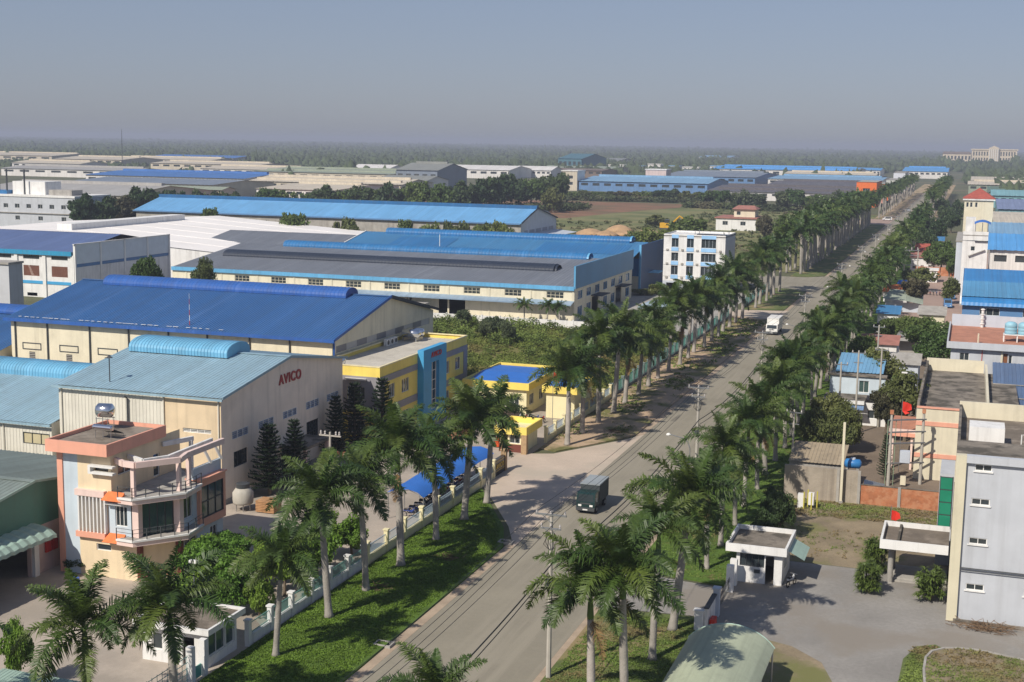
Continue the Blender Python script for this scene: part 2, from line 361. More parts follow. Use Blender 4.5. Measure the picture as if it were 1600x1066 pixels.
for nm, m, poly in (
    ('verge', M_lawn, [(-49.4, 30), (-39.95, 30), (-39.95, 115), (-42, 121), (-46.6, 129.4), (-49.4, 134.5)]),
    ('verge', M_dry, [(-49.4, 155.5), (-47, 154.6), (-41.2, 164.8), (-39.95, 168.2), (-39.95, 292), (-42, 294), (-49.4, 297)]),
    ('verge', M_rgrass, [(-49.4, 311), (-42, 312), (-39.95, 314), (-39.95, 354), (-43, 359.5), (-49.4, 361)]),
    ('verge', M_rgrass, [(-49.4, 397), (-43, 398.5), (-39.95, 403), (-39.95, 684), (-49.4, 689)]),
    ('verge', M_dry, [(-49.4, 740), (-39.95, 743), (-39.95, 1490), (-49.4, 1490)]),
    ('verge', M_rgrass, [(-26.9, 30), (-17.7, 30), (-17.7, 103), (-26.9, 102)]),
    ('verge', M_lawn, [(-26.9, 113), (-17.7, 111.5), (-17.7, 690), (-26.9, 690)]),
    ('verge', M_dry, [(-26.9, 740), (-17.7, 740), (-17.7, 1490), (-26.9, 1490)])): slab(nm, m, poly, .13)
for i, (x, y, a, b) in enumerate(((-30.2, 112, .9, 4), (-33.4, 150, 1.6, 1.2), (-37.4, 181, .8, 5), (-31, 205, 1.4, 2.4))):
    sheet('road_patch', mat('asphalt_patch', (.205, .185, .148), .95, .15, .6, .2, 12, fine=.25), [(x - a / 2, y - b / 2), (x + a / 2, y - b / 2 + .2), (x + a / 2 - .1, y + b / 2), (x - a / 2 + .15, y + b / 2 + .1)], .017)
# the kerbed bed at lower right
bed = [(-1.0, 94), (-1.25, 98), (-1.2, 100.5), (-.8, 102), (0.1, 103.0), (1.2, 103.4), (2.6, 103.5), (6, 102.6), (12, 101), (12, 80), (-1, 80)]
slab('planting_bed', M_scrub, bed, .16)
kb = MB()
for a, b in zip(bed[:9], bed[1:9]): kb.beam((*a, .10), (*b, .10), .18, .26)
struct('bed_kerb', kb, M_conc)
sheet('bed_surround', M_rgrass, [(-3.0, 92), (-1.1, 92), (-1.3, 98), (-.9, 102.1), (.1, 103.2), (-.6, 103.9), (-1.9, 103), (-2.8, 100)], .030)
sheet('dirt_patch', M_scrub, [(-12, 88), (-9.5, 87), (-7.6, 89), (-7.2, 93), (-8.5, 97), (-11, 99.5), (-14, 100.5), (-16.5, 100), (-17, 96), (-13, 95)], .028)

# ------------------------------------------------------------------ uncountable growth: one object each
def leaf_stuff(name, m, label, cat, centres, size, per, spread, up=.5, seed=1):
    """many small leaf faces round each centre; one object of kind stuff"""
    r = np.random.default_rng(seed); c = np.repeat(np.asarray(centres, float), per, 0); n = len(c)
    sp = np.repeat(np.broadcast_to(np.asarray(spread, float), (len(centres),)), per)
    d = r.normal(size=(n, 3)); d /= np.linalg.norm(d, axis=1)[:, None]
    p = c + d * (sp * r.random(n) ** .5)[:, None] * np.array([1, 1, up]); p[:, 2] = np.maximum(p[:, 2], .02)
    a = r.normal(size=(n, 3)); a[:, 2] *= .5; a /= np.linalg.norm(a, axis=1)[:, None]
    b = np.cross(a, r.normal(size=(n, 3))); b /= np.linalg.norm(b, axis=1)[:, None]
    s = (size * (.6 + .8 * r.random(n)))[:, None]
    v = np.stack([p - a * s - b * s * .35, p - a * s * .1 - b * s * .6, p + a * s, p + b * s * .6], 1).reshape(-1, 3)
    me = bpy.data.meshes.new(name); me.vertices.add(len(v)); me.vertices.foreach_set('co', v.ravel().astype(np.float32))
    me.loops.add(n * 4); me.loops.foreach_set('vertex_index', np.arange(n * 4, dtype=np.int32))
    me.polygons.add(n); me.polygons.foreach_set('loop_start', np.arange(0, n * 4, 4, dtype=np.int32)); me.update(calc_edges=True)
    me.materials.append(m); o = bpy.data.objects.new(name, me); COL.objects.link(o); o['kind'] = 'stuff'; o['label'] = label; o['category'] = cat; return o
def scatter(n, poly, seed=0, z=.1):
    r = np.random.default_rng(seed); p = np.array(poly, float); lo, hi = p.min(0), p.max(0); out = []
    while len(out) < n:
        q = lo + r.random((n * 2, 2)) * (hi - lo); x, y = q[:, 0], q[:, 1]; ins = np.zeros(len(q), bool); j = len(p) - 1
        for i in range(len(p)):
            xi, yi = p[i]; xj, yj = p[j]; cnd = ((yi > y) != (yj > y)) & (x < (xj - xi) * (y - yi) / (yj - yi + 1e-12) + xi); ins ^= cnd; j = i
        out += [(a, b, z) for a, b in q[ins]]
    return np.array(out[:n])
cv = mat('verge_ground_cover', (.105, .180, .016), .7, .3, .5, transl=.15)
leaf_stuff('ground_cover', cv, 'dense green ground cover filling the roadside verge beside the villa', 'ground cover',
           scatter(21000, [(-49.2, 60), (-40.4, 60), (-40.4, 114), (-42.4, 120.6), (-46.8, 128.8), (-49.2, 133.5)], 3, .15), .075, 7, .3, .22, 2)
gr = mat('grass_blades', (.13, .195, .034), .8, .35, .35, transl=.15, patch=(.21, .17, .075), pscale=.18, pthr=.56)
leaf_stuff('verge_grass', gr, 'rough grass growing on the right-hand roadside verge', 'grass',
           np.concatenate([scatter(9000, [(-26.5, 60), (-18, 60), (-18, 102), (-26.5, 101)], 4, .16), scatter(9000, [(-26.5, 114), (-18, 112), (-18, 240), (-26.5, 240)], 5, .15)]), .07, 6, .28, .22, 5)
c = scatter(2600, [(-49.2, 157), (-41.2, 167), (-40.6, 290), (-49.2, 295)], 6, .16); c = c[(np.sin(c[:, 0] * .8 + c[:, 1] * .17) + np.sin(c[:, 1] * .31) + rng.normal(size=len(c)) * .5) > .5 - (c[:, 1] - 200) / 60]
leaf_stuff('verge_weeds', gr, 'patchy weeds on the bare verge below the left-hand palms', 'weeds', c, .16, 8, .5, .4, 7)
wd = mat('lot_weeds', (.165, .205, .042), .8, .38, .18, transl=.2, patch=(.20, .165, .06), pscale=.06, pthr=.54)
c = scatter(5200, [(-100, 191), (-51, 187), (-51, 260), (-120, 260)], 8, .4); ht = .35 + .35 * np.sin(c[:, 0] * .23 + 1) * np.sin(c[:, 1] * .16) + .25 * np.sin(c[:, 0] * .71) * np.sin(c[:, 1] * .57) + .25 * rng.random(len(c)) ** 2; c = c[ht > .12]; ht = ht[ht > .12]; c[:, 2] = ht * .6
leaf_stuff('lot_weeds', wd, 'overgrown weeds covering the empty lot in front of the blue factory', 'weeds', c, .15, 46, .35 + ht * .8, .7, 9)
c = scatter(170, [(-118, 246), (-55, 225), (-52, 258), (-118, 261)], 10, 1.0)
c = np.concatenate([c, scatter(30, [(-80, 195), (-53, 195), (-53, 235), (-90, 240)], 31, .7)])
leaf_stuff('lot_shrubs', mat('lot_shrub_leaves', (.14, .19, .042), .8, .35, .2, transl=.2), 'low shrubs standing among the weeds of the empty lot', 'shrubs', c, .2, 190, .8 + 1.1 * rng.random(len(c)), .85, 11)
fw = mat('field_scrub', (.088, .105, .038), .85, .35, .02, patch=(.13, .115, .06), pscale=.02, pthr=.55)
c = np.concatenate([scatter(900, [(-149, 412), (-52, 412), (-52, 775), (-140, 790)], 12, .3), scatter(420, [(-300, 525), (-150, 480), (-150, 640), (-300, 640)], 13, .3)])
leaf_stuff('field_scrub', fw, 'low scrub dotted over the meadow and the red soil field', 'scrub', c, .55, 16, 1.3, .5, 14)
sc = mat('scrub_tufts', (.14, .185, .04), .85, .35, .3, patch=(.20, .15, .07), pscale=.2, pthr=.5)
c = np.concatenate([scatter(1300, [(-17, 137), (0, 138), (0, 143.5), (-17, 143.5)], 15, .1), scatter(150, [(-16, 122), (-6, 124), (-6, 133), (-16, 133)], 16, .1), scatter(900, [(-1, 94), (-1.1, 101), (1, 103.2), (3, 103.2), (8, 101.8), (8, 94)], 17, .22), scatter(350, [(-2.9, 93), (-1.3, 93), (-1.4, 100), (-.5, 103.4), (-2.2, 102.5)], 18, .1)])
leaf_stuff('yard_grass_tufts', sc, 'grass tufts on the scrubby yard beside the grey building', 'grass', c, .075, 8, .3, .3, 19)
# far woodland: low tree masses out to the horizon, keeping clear of road and works
hd = mat('hedge_leaves', (.062, .085, .030), .85, .35, .03, patch=(.10, .09, .045), pscale=.03, pthr=.55)
c = np.concatenate([scatter(330, [(-262, 852), (-165, 866), (-165, 884), (-262, 872)], 41, 1.6), scatter(420, [(-165, 800), (-60, 776), (-60, 792), (-165, 820)], 42, 1.6), scatter(420, [(-340, 596), (-240, 640), (-205, 745), (-230, 760), (-270, 680), (-345, 622)], 43, 2.0), scatter(150, [(-360, 440), (-310, 470), (-310, 520), (-360, 560)], 44, 2.0)])
leaf_stuff('hedge_undergrowth', hd, 'dark undergrowth filling the hedge rows behind the fields', 'undergrowth', c, .75, 60, 2.6, .8, 45)
def far_woods():
    r = np.random.default_rng(21); n = 34000
    Y = 1050 * np.exp(r.random(n) * 2.35); f = r.random(n) * .98 - .90; X = f * Y + r.normal(size=n) * 5
    keep = ~((X > -560) & (X < 20) & (Y < 1500)) & ~((X > -120) & (X < -8) & (Y < 2300)) & ~((X < -380) & (X > -1150) & (Y < 1320) & (r.random(n) < .55))
    keep &= (np.sin(X * .011 + 1.3) + np.sin(Y * .0065 + X * .003) + r.normal(size=n) * .6) > -.75 - np.clip((Y - 1500) / 2500, 0, 1.5)
    q = r.random((420, 2)); X, Y = np.concatenate([X[keep], -110 + 280 * q[:, 0]]), np.concatenate([Y[keep], 2500 + 420 * q[:, 1]]); n = len(X); sz = (3.2 + 2.6 * r.random(n)) * (1 + np.clip(Y - 1500, 0, 6000) / 2600); hh = (5.5 + 4.5 * r.random(n)) * (1 + np.clip(Y - 2500, 0, 6000) / 9000)
    hh[-420:] = 9 + 5 * r.random(420)
    nearf = np.where((X < -600) & (Y < 1620), .5, 1.); hh *= nearf; sz *= np.where(nearf < 1, .7, 1)
    rings = np.array([(1, 0, .25), (.3, .95, .2), (-.8, .6, .3), (-.8, -.6, .22), (.3, -.95, .28), (.62, .45, .8), (-.24, .73, .86), (-.77, 0, .76), (-.24, -.73, .85), (.62, -.45, .8), (0, 0, 1.05)])
    tri = [(i, (i + 1) % 5, 5 + i) for i in range(5)] + [((i + 1) % 5, 5 + (i + 1) % 5, 5 + i) for i in range(5)] + [(5 + i, 5 + (i + 1) % 5, 10) for i in range(5)]
    J = rings[None] * (1 + .35 * r.normal(size=(n, 11, 1))) + .10 * r.normal(size=(n, 11, 3))
    v = np.stack([X[:, None] + J[:, :, 0] * sz[:, None], Y[:, None] + J[:, :, 1] * sz[:, None], np.maximum(J[:, :, 2] * hh[:, None], -.5)], 2).reshape(-1, 3)
    t = (np.arange(n)[:, None, None] * 11 + np.array(tri)[None]).reshape(-1, 3)
    me = bpy.data.meshes.new('far_woods'); me.vertices.add(len(v)); me.vertices.foreach_set('co', v.ravel().astype(np.float32))
    me.loops.add(t.size); me.loops.foreach_set('vertex_index', t.ravel().astype(np.int32)); me.polygons.add(len(t)); me.polygons.foreach_set('loop_start', np.arange(0, t.size, 3, dtype=np.int32)); me.update(calc_edges=True)
    me.materials.append(mat('far_foliage', (.058, .080, .034), .9, .4, .012)); o = bpy.data.objects.new('far_woods', me); COL.objects.link(o)
    o['kind'] = 'stuff'; o['label'] = 'hazy belt of woodland stretching to the horizon'; o['category'] = 'woodland'
far_woods()
# ------------------------------------------------------------------ AVICO hall (beige, pale blue roof)
B = thing('warehouse', 'beige hall with AVICO lettering, pale blue roof and arched ridge vent', 'warehouse', (-82, 132, 0))
x0, x1, y0, y1 = -92, -72, 117.8, 146
facade(B, M_peach, '-y', y0, -78.8, x1, 0, 11.45, wins=[(-76.6, -73.2, 7.5, 7.95, 4, 3)], name='plaster_wall')
MB().ribs((x0, y0, 0), (1, 0, 0), (0, 0, 1), -78.83 - x0, 11.45, .42, .04).build('ribbed_wall', M_siding, B)
vents = [(119.9, 123.2, 6.6, 7.45), (125.4, 128.7, 6.6, 7.45), (130.9, 134.1, 6.65, 7.5), (136.4, 139.6, 6.7, 7.6), (141.7, 144.8, 6.7, 7.6)]
wins = [(120.2, 123.0, 3.5, 5.2, 3, 1), (136.5, 139.5, 2.6, 5.2, 3, 2)]
wall(B, 'gable_wall', M_avico, '+x', x1, y0, y1, 0, 11.4, [v for v in vents] + [w_[:4] for w_ in wins] + [(130.5, 134.5, 0, 3.4)], top=[(y0, 11.4), (y1, 11.4), (y1, 11.5), (132, 13.6), (y0, 11.5)])
for w_ in wins: window(B, '+x', x1, *w_, fm=M_dsteel)
for a, b, c, d in vents:                                    # louvre grilles: three bays of slats
    fr = MB()
    for i in range(4): u = a + (b - a) * i / 3; fbox(fr, '+x', x1, max(a, u - .06), min(b, u + .06), c, d, -.02, .1)
    fbox(fr, '+x', x1, a, b, c, c + .05, -.015, .1); fbox(fr, '+x', x1, a, b, d - .05, d, -.015, .1)
    g = fr.build('vent_grille', M_whitew, B)
    for k in range(4):
        z = c + (d - c) * (k + .5) / 4; q = MB(); fbox(q, '+x', x1, a + .05, b - .05, z - .035, z + .035, .02, .09); q.build('slat', mat('blue_grey_slat', (.20, .27, .42), .5), g)
    MB().quad(P('+x', x1, a, c, .2), P('+x', x1, b, c, .2), P('+x', x1, b, d, .2), P('+x', x1, a, d, .2)).build('backing', M_whitew, g)
wall(B, 'rear_wall', M_avico, '+y', y1, x0, x1, 0, 11.5); wall(B, 'side_wall', M_siding, '-x', x0, y0, y1, 0, 11.5, top=[(y0, 11.5), (y1, 11.5), (132, 13.6)])
gable_roof(B, M_ltblue, x0, x1, y0, y1, 11.55, 13.7, 132, .45, .45, .05)
MB().barrel(-91.2, -78.2, 132, 13.45, 5.0, 1.5, .42, .06).build('ridge_vent', M_barrel, B)
MB().box(x0 - .5, y0 - .62, 11.18, x1 + .5, y0 - .46, 11.42).build('gutter', M_ltblue, B)
for ya, za, yb, zb in ((y0 - .45, 11.5, 132, 13.72), (y1 + .45, 11.5, 132, 13.72)): MB().beam((x1 + .5, ya, za - .02), (x1 + .5, yb, zb), .08, .28).build('verge_trim', M_ltblue, B)
for x in (-91.6, -78.81, -72.25): MB().tube([(x, y0 - .12, 11.2), (x, y0 - .12, .1)], .07, 6).build('downpipe', M_siding, B)
text('AVICO', B, M_textred, '+x', x1, 132.6, 10.75, 1.55, .06, width=5.2, fat=.022)
MB().tube([(-86.6, 119.4, 11.4), (-86.6, 119.4, 14.4)], .06, 6).lathe((-86.6, 119.4, 14.4), [(.06, 0), (.4, .05), (.06, .28)], 8).build('flue', M_dsteel, B)
MB().tube([(-83.2, y0 - .2, 6.5), (-83.2, y0 - .2, 10.6), (-83.3, y0 - .6, 10.9)], .09, 6).build('vent_pipe', M_dsteel, B)
MB().box(-72, 130, 3.55, -68.7, 136.4, 3.85).build('door_canopy', M_oldconc, B)
for y in (130.4, 135.8): MB().box(-69.3, y, 0, -68.9, y + .4, 3.54).build('canopy_pillar', M_pink, B)
MB().box(x1 + .005, y0, 0, x1 + .06, y1, .5).build('plinth', M_conc, B)

# pale blue neighbour on the left
B = thing('warehouse', 'low warehouse with pale blue roof and ribbed wall at the left edge', 'warehouse', (-108, 130, 0))
wall(B, 'end_wall', M_siding, '+x', -92.6, 117.2, 146, 0, 7.2)
MB().ribs((-130, 117.2, 0), (1, 0, 0), (0, 0, 1), 33.6, 7.1, .42, .04).ribs((-92.9, 117.2, 0), (1, 0, 0), (0, 0, 1), .3, 7.1, .42, .04).ribs((-96.4, 117.2, 0), (1, 0, 0), (0, 0, 1), 3.5, 4.7, .42, .04).ribs((-96.4, 117.2, 5.95), (1, 0, 0), (0, 0, 1), 3.5, 1.15, .42, .04).build('ribbed_wall', M_siding, B)
window(B, '-y', 117.2, -96.4, -92.9, 4.7, 5.95, 3, 1, M_dsteel, mat('translucent_panel', (.55, .48, .30), .6, .1), rec=.03)
gable_roof(B, M_ltblue, -130, -92.9, 117.2, 146, 7.2, 9.9, 131.6, .4, .45, .05)
MB().barrel(-128, -97.6, 131.6, 9.5, 4.2, 1.6, .42, .06).build('ridge_vent', M_barrel, B)
MB().box(-130.4, 116.6, 6.85, -92.4, 116.76, 7.1).build('gutter', M_ltblue, B)
MB().tube([(-98.9, 117.05, 7), (-98.9, 117.05, .1)], .06, 6).build('downpipe', M_siding, B)

# ------------------------------------------------------------------ green gabled workshop at lower left
B = thing('workshop', 'green gabled workshop with corrugated canopy and dark open door', 'workshop', (-90, 92, 0))
gx = -75.2
wall(B, 'gable_wall', M_green, '+x', gx, 77, 108, 4.3, 6.3, top=[(77, 6.3), (108, 6.3), (92.4, 8.35)])
wall(B, 'lower_wall', M_pink, '+x', gx, 77, 108, 0, 4.3, [(79, 91.8, 0, 3.2)], depth=.4)
wall(B, 'front_wall', M_green, '-y', 77, -115, gx, 0, 6.3); wall(B, 'rear_wall', M_green, '+y', 108, -115, gx, 0, 6.3)
gable_roof(B, M_greenr, -115, gx, 77, 108, 6.3, 8.4, 92.4, .25, .5, .04)
for ya, za in ((76.75, 6.3), (108.25, 6.3)): MB().beam((gx + .28, ya, za), (gx + .28, 92.4, 8.46), .06, .22).build('verge_trim', M_greenl, B)
cn = MB()
k = 26; n0 = 0
for i in range(k + 1):                                       # curved corrugated canopy
    y = 78.5 + (92.4 - 78.5) * i / k; e = .06 if i % 2 else -.06
    for x, z in ((gx, 4.75), (gx + 1.0, 4.62), (gx + 1.8, 4.38), (gx + 2.3, 4.02), (gx + 2.35, 3.72)): cn.v.append((x + e * .4, y, z + e))
for i in range(k):
    for j in range(4): a = i * 5 + j; cn.f.append((a, a + 1, a + 6, a + 5))
cn.build('canopy', M_greenl, B)
MB().box(gx + .02, 78, 3.2, gx + .30, 92.2, 3.7).build('door_lintel', M_peach, B)
MB().box(gx, 91.9, 0, gx + .32, 92.5, 4.2).build('door_pillar', M_whitew, B)
for y in (93.6, 94.5): MB().box(gx + .02, y, 1.7, gx + .22, y + .7, 2.6).build('fire_hose_box', M_red, B)

# ------------------------------------------------------------------ villa
B = thing('villa', 'pink and cream villa with angled balconies, pergola and flat coral-edged roof', 'villa', (-69, 98, 0))
yf = 94.2
facade(B, M_vcream, '-y', yf, -71.9, -66.1, 0, 3.5, wins=[(-70.2, -68.7, 2.35, 2.95, 1, 1)], name='ground_floor_wall')
wall(B, 'blue_side_strip', M_paleblue, '-y', yf, -73.4, -71.9, 0, 11.1)
fbox(MB(), '-y', yf, -73.95, -73.4, 0, 11.1, -.12, .5).build('corner_pillar', M_coral, B)
wall(B, 'upper_wall', M_vcream, '-y', yf, -71.9, -68.5, 7.3, 11.1, [(-70.2, -68.75, 9.45, 9.85)])
fr = MB(); fbox(fr, '-y', yf, -70.5, -68.0, 9.25, 9.44, -.5, .05); fbox(fr, '-y', yf, -70.5, -68.0, 9.86, 10.02, -.5, .05); fbox(fr, '-y', yf, -70.5, -70.25, 9.44, 9.86, -.5, .05); fr.build('slot_window_frame', M_white, B)
MB().quad(P('-y', yf, -70.2, 9.45, .2), P('-y', yf, -68.75, 9.45, .2), P('-y', yf, -68.75, 9.85, .2), P('-y', yf, -70.2, 9.85, .2)).build('slot_pane', M_glass, B)
facade(B, M_vcream, '+x', -68.5, yf, 104.8, 7.3, 11.1, wins=[(95.2, 97.4, 8.9, 9.9, 2, 1), (100.5, 101.5, 7.5, 9.6, 1, 1)], name='tower_side_wall')
wall(B, 'back_wall', M_vcream, '+y', 104.8, -73.5, -64.1, 0, 7.4); wall(B, 'tower_back_wall', M_vcream, '+y', 104.79, -73.5, -68.5, 7.4, 11.1); wall(B, 'left_wall', M_peach, '-x', -73.5, yf, 104.8, 0, 11.1)
# middle floor: fins, window bay, glazed corner
fbox(MB(), '-y', yf, -72.0, -69.0, 7.2, 7.75, -.42, 0).build('fin_header', M_palepink, B); fbox(MB(), '-y', yf, -72.0, -69.0, 3.5, 4.0, -.42, 0).build('fin_footer', M_coral, B)
for i in range(8): u = -71.75 + i * .38; fbox(MB(), '-y', yf, u, u + .13, 4.0, 7.2, -.36, -.04).build('fin', M_whitew, B)
wall(B, 'fin_recess_wall', M_vcream, '-y', yf + .02, -71.9, -68.9, 3.5, 7.3)
facade(B, M_paleblue, '-y', yf + .03, -68.9, -66.6, 3.5, 7.3, wins=[(-68.2, -67.0, 4.7, 6.5, 3, 1)], name='bay_wall')
fbox(MB(), '-y', yf, -68.9, -66.9, 6.7, 6.86, -.5, 0).build('window_hood', M_white, B)
for z in (3.9, 7.6):                                          # little sloping tiled hoods
    MB().quad((-69.0, yf - .9, z - .45), (-67.0, yf - .9, z - .45), (-67.2, yf, z + .15), (-68.8, yf, z + .15)).quad((-69.0, yf - .9, z - .45), (-68.8, yf, z + .15), (-69.0, yf, z - .45)).quad((-67.0, yf - .9, z - .45), (-67.0, yf, z - .45), (-67.2, yf, z + .15)).build('tiled_hood', M_orange, B)
ca, cb = (-66.1, yf), (-63.6, 97.4)                           # canted corner line
def cant(t, z, d=0.):                                         # point on the canted face
    ux, uy = cb[0] - ca[0], cb[1] - ca[1]; l = math.hypot(ux, uy); return (ca[0] + ux * t - uy / l * d, ca[1] + uy * t + ux / l * d, z)
for z0_, z1_, m in ((0, 3.5, M_vcream),): MB().quad(cant(.1, z0_, .3), cant(.9, z0_, .3), cant(.9, z1_, .3), cant(.1, z1_, .3)).build('canted_wall', m, B)
for t in (.06, .94): MB().beam(cant(t, 0, .1), cant(t, 3.4, .1), .5, .5).build('ground_pillar', M_maroon, B)
MB().beam(cant(.1, .35, .12), cant(.9, .35, .12), .3, .7).build('planter', M_coral, B)
for t in (.05, .95): MB().beam(cant(t, 3.5, .25), cant(t, 7.2, .25), .62, .62).build('pillar', M_palepink, B)
dr = MB()
for t in (.16, .33, .50, .67, .84): dr.beam(cant(t, 3.7, .5), cant(t, 7.1, .5), .07, .07)
dr.beam(cant(.14, 7.08, .5), cant(.86, 7.08, .5), .08, .1).beam(cant(.14, 3.75, .5), cant(.86, 3.75, .5), .08, .1)
dr = dr.build('glass_door', M_dsteel, B)
for i in range(4): t = .165 + i * .17; MB().quad(cant(t, 3.75, .52), cant(t + .16, 3.75, .52), cant(t + .16, 7.05, .52), cant(t, 7.05, .52)).build('pane', M_glassg, dr)
facade(B, M_paleblue, '+x', -64.0, 97.6, 100.4, 3.5, 7.3, wins=[(98.3, 99.7, 4.6, 6.8, 2, 1)], name='side_wall')
facade(B, M_paleblue, '+x', -64.05, 97.6, 104.8, 0, 3.5, wins=[(98.4, 100.4, .4, 2.9, 2, 1), (102.6, 103.8, 1.6, 2.8, 2, 1)], name='ground_side_wall')
wall(B, 'side_wall', M_coral, '+x', -63.7, 100.4, 104.8, 3.3, 7.6, [(100.75, 104.45, 4.0, 7.0)], depth=.15)
fbox(MB(), '-y', 100.4, -64.0, -63.7, 3.3, 7.6, 0, .02).build('projection_end', M_coral, B)
window(B, '+x', -63.7, 100.75, 104.45, 4.0, 7.0, 3, 2, M_dsteel, M_glassg, rec=.1)
MB().box(-65.2, 100.4, 7.6, -63.5, 104.8, 7.75).build('ledge', M_coral, B)
def offset_poly(pts, d):
    cx_ = sum(p[0] for p in pts) / len(pts); cy_ = sum(p[1] for p in pts) / len(pts); return [(cx_ + (x - cx_) * d, cy_ + (y - cy_) * d) for x, y in pts]
for z, pts in ((3.4, [(-67.4, 93.2), (-65.7, 93.1), (-62.6, 96.8), (-63.0, 99.8), (-64.1, 99.8), (-64.1, 97.5), (-66.1, yf + .1), (-67.4, yf + .1)]),
               (7.0, [(-67.3, 93.4), (-65.8, 93.3), (-62.9, 97.0), (-63.3, 100.1), (-68.4, 104.7), (-68.4, yf + .1)])):
    MB().prism(pts, z, z + .42).build('balcony_slab', M_palepink, B)
    MB().prism(offset_poly(pts, .995), z + .421, z + .46).build('balcony_floor', M_conc, B)
    ed = pts[:4]; bl = MB()
    for a, b in zip(ed, ed[1:]): bl.beam((a[0], a[1], z + .48), (b[0], b[1], z + .48), .22, .16)
    bl.build('balcony_edge', M_white, B)
    rl = MB()
    for a, b in zip(ed, ed[1:]):
        for h in (.72, 1.05): rl.tube([(a[0], a[1], z + .46 + h), (b[0], b[1], z + .46 + h)], .022, 5)
        m_ = max(1, round(math.hypot(a[0] - b[0], a[1] - b[1]) / 1.25))
        for i in range(m_ + 1): q = i / m_; x = a[0] + (b[0] - a[0]) * q; y = a[1] + (b[1] - a[1]) * q; rl.tube([(x, y, z + .5), (x, y, z + 1.52)], .045, 5)
    rl.build('railing', M_dsteel, B)
MB().prism([(-73.4, yf + .1), (-68.5, yf + .1), (-68.5, 104.7), (-73.4, 104.7)], 7.2, 7.3).build('floor_slab', M_conc, B)
MB().box(-64.4, 100.2, 7.75, -64.15, 104.8, 8.75).build('terrace_parapet', M_paleblue, B)
# pergola round the terrace
pg = [(-69.4, 95.4), (-67.1, 94.1), (-65.9, 94.0), (-63.5, 97.1), (-64.0, 98.9), (-64.0, 105.0)]
for a, b in zip(pg, pg[1:]): MB().beam((*a, 10.35), (*b, 10.35), .34, .5).build('pergola_beam', M_palepink, B)
for a, b in (((-68.4, 96.6), (-66.2, 95.6)), ((-66.2, 95.6), (-65.0, 97.6)), ((-65.0, 97.6), (-65.2, 105)), ((-68.4, 101.8), (-67.2, 105.0))): MB().beam((*a, 10.3), (*b, 10.3), .26, .42).build('pergola_beam', M_whitew, B)
for x, y in ((-66.4, 94.4), (-63.9, 97.5), (-64.15, 99.4)): MB().box(x - .17, y - .17, 7.45, x + .17, y + .17, 10.1).build('pergola_post', M_palepink, B)
for y in (103.0, 104.8): MB().beam((-64.1, y, 8.7), (-64.5, y - .6, 10.2), .3, .2).build('pergola_brace', M_whitew, B)
MB().beam((-67.3, 104.8, 7.4), (-67.3, 104.8, 10.2), .3, .3).build('pergola_post', M_whitew, B)
# roof tray
rt = MB().box(-74.3, 93.35, 11.1, -68.25, 102, 11.32); rt.build('roof_slab', M_conc, B)
rf = MB()
for a in ((-74.42, 93.2, -68.15, 93.4), (-74.42, 101.9, -68.15, 102.1), (-74.42, 93.41, -74.22, 101.89), (-68.35, 93.41, -68.15, 101.89)): rf.box(a[0], a[1], 11.0, a[2], a[3], 12.05)
rf.build('roof_parapet', M_coral, B)
MB().box(-74.2, 93.42, 11.5, -68.37, 101.88, 11.72).build('roof_surface', M_terr, B)
# roof fittings: things that stand on the roof
T = thing('water_tank', 'round stainless steel water tank on stand on the villa roof', 'water tank', (-73.0, 99.8, 11.72))
tk = MB()
pr = [(-.78, .05), (-.7, .42), (-.55, .56), (.55, .56), (.7, .42), (.78, .05)]
tk.tube([(-73.0 + a * 1.05, 99.8 + a * .2, 13.45) for a, r_ in pr], [r_ * 1.15 for a, r_ in pr], 16); tk.build('tank', M_stain, T, True)
st = MB()
for dx in (-.6, .6):
    for dy in (-.45, .45): st.tube([(-73.0 + dx, 99.8 + dy, 11.72), (-73.0 + dx, 99.8 + dy, 12.85)], .035, 5)
st.beam((-73.7, 99.35, 12.75), (-72.3, 99.35, 12.75), .05, .06).beam((-73.7, 100.25, 12.75), (-72.3, 100.25, 12.75), .05, .06); st.build('stand', M_steel, T)
T = thing('solar_heater', 'solar water heater with silver cylinder on the villa roof', 'water heater', (-70.60, 96.8, 11.72))
MB().tube([(-71.70, 96.3, 12.75), (-71.60, 96.3, 12.75), (-69.80, 96.3, 12.75), (-69.70, 96.3, 12.75)], [.2, .27, .27, .2], 14).build('cylinder', M_stain, T)
tb = MB()
for i in range(12): x = -71.55 + i * .15; tb.tube([(x, 96.5, 12.65), (x, 98.1, 11.95)], .04, 5)
tb.build('collector_tubes', M_dsteel, T)
st = MB()
for x in (-71.50, -70.70, -69.90): st.tube([(x, 96.3, 11.72), (x, 96.3, 12.6)], .03, 5); st.tube([(x, 98.1, 11.72), (x, 98.1, 11.95)], .03, 5)
st.build('stand', M_steel, T)
# villa yard extras
T = thing('cooling_tower', 'white round cooling tower beside the AVICO hall corner', 'cooling tower', (-69.2, 117.2, 0))
MB().lathe((-69.2, 117.2, 0), [(.8, .7), (1.0, .75), (1.05, .95), (1.08, 1.2), (1.08, 1.9), (.75, 2.35), (.7, 2.4)], 18).build('shell', mat('aged_white_shell', (.48, .45, .39), .7, .15, streak=.5), T, True)
MB().lathe((-69.2, 117.2, 0), [(.7, 2.4), (.72, 2.85), (.6, 2.9)], 16).build('fan_stack', M_dsteel, T)
lg = MB()
for a in range(6): x = -69.2 + .8 * math.cos(a * 1.047); y = 117.2 + .8 * math.sin(a * 1.047); lg.tube([(x, y, 0), (x, y, .8)], .05, 5)
lg.build('legs_frame', M_steel, T)
T = thing('pallet_stack', 'stack of orange brown timber boards in the AVICO yard', 'timber stack', (-66.5, 117.8, 0))
